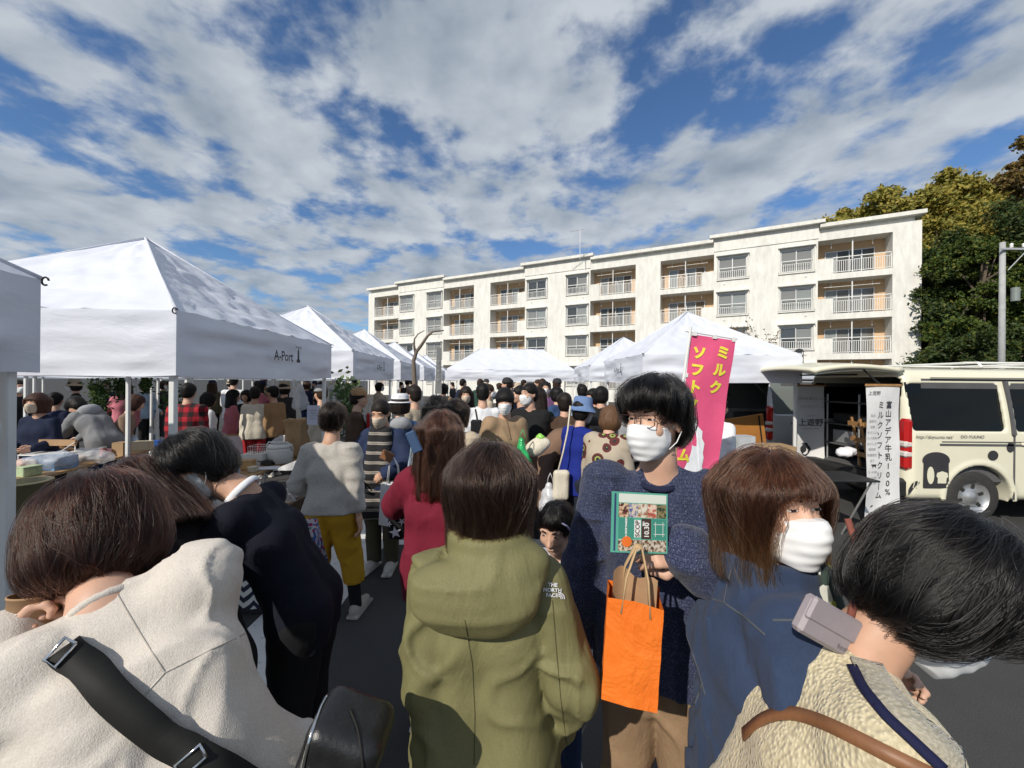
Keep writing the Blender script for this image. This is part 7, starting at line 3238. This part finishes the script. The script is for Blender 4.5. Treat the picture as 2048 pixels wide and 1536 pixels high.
# right stall and the vans' loads
for i, (lab, u, v, Y, d_, op, rz) in enumerate((('open cardboard box in front of the vans, nearest', 1480, 905, 4.9, (.50, .36, .30), True, .2), ('long cardboard box standing on the open one', 1530, 880, 5.3, (.62, .32, .24), False, -.05),
                                               ('cardboard box beside the tent leg', 1565, 920, 5.4, (.40, .34, .34), False, .3))):
    p = at(u, v, Y)
    carton(lab, p.x, p.y, .0 if i != 1 else .62, d_ if i != 0 else (d_[0], d_[1], .80), m_card, rz, 'carton', 'box', op, 'cardboard boxes by the vans')
st = empty('folding_stand', (at(1530, 900, 5.35).x, 5.35, 0))
tag(st, 'low stand holding the long cardboard box', 'stand')
b = MB()
b.box((0, 0, .60), (.8, .4, .03))
b.build('top', m_trim, st)
for sx in (-.36, .36):
    b = MB()
    b.tube([(sx, -.15, .585), (sx, .15, 0)], .012, 6)
    b.build('leg', m_steel_leg, st)
p = at(1486, 862, 5.0)
carton('white and grey tin between the cardboard boxes', p.x, 5.0, .82, (.22, .16, .20), plain('tin_grey', (.5, .52, .54), .4), .1, 'storage_tin', 'tin')
ob_ = empty('folded_board', (at(1490, 850, 6.6).x, 6.6, .55), .1)
tag(ob_, 'orange wooden board leaning inside the silver van opening', 'board')
b = MB()
b.box((0, 0, .33), (.72, .03, .52), Matrix.Rotation(R_(-8), 3, 'Y'), .006)
b.build('panel', plain('orange_board', (.42, .18, .04), .6, .12), ob_)
b = MB()
b.box((.27, -.02, .36), (.02, .012, .5), Matrix.Rotation(R_(-8), 3, 'Y'))
b.build('strap', m_strap_blk, ob_)
rk = empty('van_rack', (4.95, 5.5, .55))
tag(rk, 'dark metal rack of catering trays inside the cream van', 'rack')
for sx in (0, .5):
    for sy in (-.55, .0, .55):
        b = MB()
        b.tube([(sx, sy, 0), (sx, sy, 1.0)], .012, 6)
        b.build('upright', m_steel_leg, rk)
for z_ in (.25, .55, .88):
    b = MB()
    b.box((.25, 0, z_), (.55, 1.2, .02))
    b.build('shelf', m_trim, rk)
for i, (sy, z_, d_, mat, lab) in enumerate(((-.35, .575, (.4, .5, .16), m_blackplastic, 'black catering crate on the upper van shelf'), (.25, .575, (.4, .5, .13), m_blackplastic, 'black tray box on the upper van shelf, deeper in'),
                                            (-.3, .90, (.4, .45, .07), m_white_cloth, 'flat white tray on top of the van rack'), (.3, .27, (.4, .4, .18), m_steel_leg, 'steel catering tin on the middle van shelf'),
                                            (-.35, .27, (.35, .4, .12), m_card, 'small brown box on the middle van shelf'))):
    carton(lab, 5.2, 5.5 + sy, .55 + z_, d_, mat, 0, 'van_crate', 'crate', False, 'crates in the cream van')
for i in range(2):
    fc = empty('folding_chair', (4.86, 5.05 + .25 * i, .54), R_(-10))
    tag(fc, ('folded wooden chair leaning in the van opening, nearer', 'folded wooden chair leaning in the van opening, farther')[i], 'chair', 'folded chairs in the van')
    for sx in (-.16, .16):
        b = MB()
        b.tube([(sx * .3, sx, 0), (sx * .3 - .12, sx, .70)], .016, 6)
        b.build('rail', m_wood, fc)
    for z_ in (.2, .4, .62):
        b = MB()
        b.box((-.02 - .16 * z_, 0, z_), (.015, .30, .06))
        b.build('slat', m_wood, fc)
crumple('crumpled white cloth on the van floor', 1692, 905, 5.0, .10, m_white_cloth, 'cloth_bundle', 'cloth', (1.2, .8, .6), 51)
ft = empty('folding_table', (at(1672, 940, 4.2).x, 4.2, 0))
tag(ft, 'small black folding table before the van opening', 'table')
b = MB()
b.box((0, 0, .70), (.55, .45, .02), None, .006)
b.build('top', m_blackplastic, ft)
for sx in (-.22, .22):
    b = MB()
    b.tube([(sx, -.18, .69), (sx, .18, 0)], .010, 6)
    b.build('leg', m_steel_leg, ft)
rp = empty('rope', (0, 0, .008))
tag(rp, 'thin blue rope lying on the ground by the van', 'rope')
b = MB()
b.tube([(2.35, 2.75, 0), (2.7, 3.0, .0), (3.2, 3.05, 0), (3.7, 3.3, 0)], .008, 6)
b.build('cord', plain('rope_blue', (.02, .12, .50), .6), rp, True)
# pot at far left and striped cloth
pt = empty('cooking_pot', at(45, 990, 1.95))
tag(pt, 'brass coloured cooking pot at the left edge behind the post', 'pot')
b = MB()
b.lathe([(.09, -.12), (.10, -.11), (.10, .06), (.106, .062), (.106, .07), (.09, .07), (.09, -.1)], n=26)
b.build('body', plain('brass', (.42, .36, .20), .35, .1, metal=.7), pt, True)
b = MB()
b.box((0, 0, -.19), (.5, .5, .13))
b.build('stand', m_trim, pt)

# clutter of goods on the stall tables
rs_ = np.random.RandomState(91)
PAL = [('white', (.70, .69, .66)), ('brown paper', (.36, .23, .12)), ('pink', (.55, .25, .26)), ('pale green', (.40, .50, .30)), ('pale blue', (.40, .50, .62)), ('red', (.40, .04, .04)), ('cream', (.62, .55, .42)), ('dark', (.05, .045, .04))]
n_ = 0
for (tx0, ty0, tx1, ty1, dep, zt, cnt, where_) in ((-4.62, 3.75, -5.10, 5.75, .75, .72, 20, 'on the left stall table'), (-2.62, 3.7, -2.72, 5.45, .7, .72, 10, 'on the rice cooker table'),
                                                   (-5.0, 6.6, -3.4, 6.9, .7, .72, 12, 'on the pale-clothed back table'), (-2.35, 1.75, -2.45, 3.2, .7, .74, 10, 'on the dark trestle table')):
    a_ = Vector((tx0, ty0, 0))
    d_ = Vector((tx1 - tx0, ty1 - ty0, 0))
    nrm = Vector((-d_.y, d_.x, 0)).normalized()
    spots_ = []
    for k in range(cnt * 3):
        if len(spots_) >= cnt:
            break
        t_, q_ = rs_.uniform(.04, .96), rs_.uniform(.12, .88)
        p = a_ + d_ * t_ + nrm * dep * q_
        if any((p - o_).length < .17 for o_ in spots_):
            continue
        spots_.append(p)
        pos_ = ('near end', 'middle', 'far end')[min(2, int(t_ * 3))] + (' front' if q_ < .5 else ' back')
        nm, colr = PAL[rs_.randint(len(PAL))]
        mat = plain('goods_' + nm.replace(' ', '_'), colr, .6, .2, 30)
        kind = rs_.randint(3)
        rz_ = rs_.uniform(0, 3)
        if kind == 0:
            r = empty('goods_box', (p.x, p.y, zt + .002), rz_)
            b = MB()
            w_, dd, h = rs_.uniform(.08, .16), rs_.uniform(.07, .12), rs_.uniform(.04, .13)
            b.box((0, 0, h / 2), (w_, dd, h), None, .006)
            b.build('body', mat, r)
            b = MB()
            b.box((0, 0, h + .004), (w_ + .006, dd + .006, .012), None, .003)
            b.build('lid', mat, r)
            lab = '%s lidded box %s, %s' % (nm, where_, pos_)
            cat_ = 'box'
        elif kind == 1:
            r = empty('goods_jar', (p.x, p.y, zt + .002), rz_)
            b = MB()
            h, q2 = rs_.uniform(.08, .16), rs_.uniform(.028, .05)
            b.lathe([(q2 * .9, 0), (q2, .01), (q2, h * .8), (q2 * .7, h * .92), (q2 * .7, h)], n=14)
            b.build('body', mat, r, True)
            b = MB()
            b.lathe([(q2 * .76, h + .001), (q2 * .76, h + .02), (0, h + .022)], n=14)
            b.build('lid', m_steel_leg, r)
            lab = '%s jar with a metal lid %s, %s' % (nm, where_, pos_)
            cat_ = 'jar'
        else:
            r = empty('goods_packet', (p.x, p.y, zt + .03), rz_)
            q2 = rs_.uniform(.05, .08)
            V, F = surface(lambda P: ell(P, (0, 0, 0), (q2 * 1.3, q2, q2 * .55)) + q2 * .2 * vnoise(P, n_ + 3, 1.6 / q2), (-q2 * 1.7,) * 3, (q2 * 1.7,) * 3, q2 / 5)
            link('packet', mesh_np('packet', V, F), mat, r)
            b = MB()
            b.grid(lambda u, v: ((u - .5) * q2 * 2.2, q2 * (.9 + .25 * v), .01 * math.sin(u * 14)), 8, 2)
            b.build('seal', mat, r, True)
            lab = '%s sealed packet %s, %s' % (nm, where_, pos_)
            cat_ = 'packet'
        n_ += 1
        tag(r, lab, cat_, lab.replace('box ', 'boxes ').replace('jar ', 'jars ').replace('packet ', 'packets '))
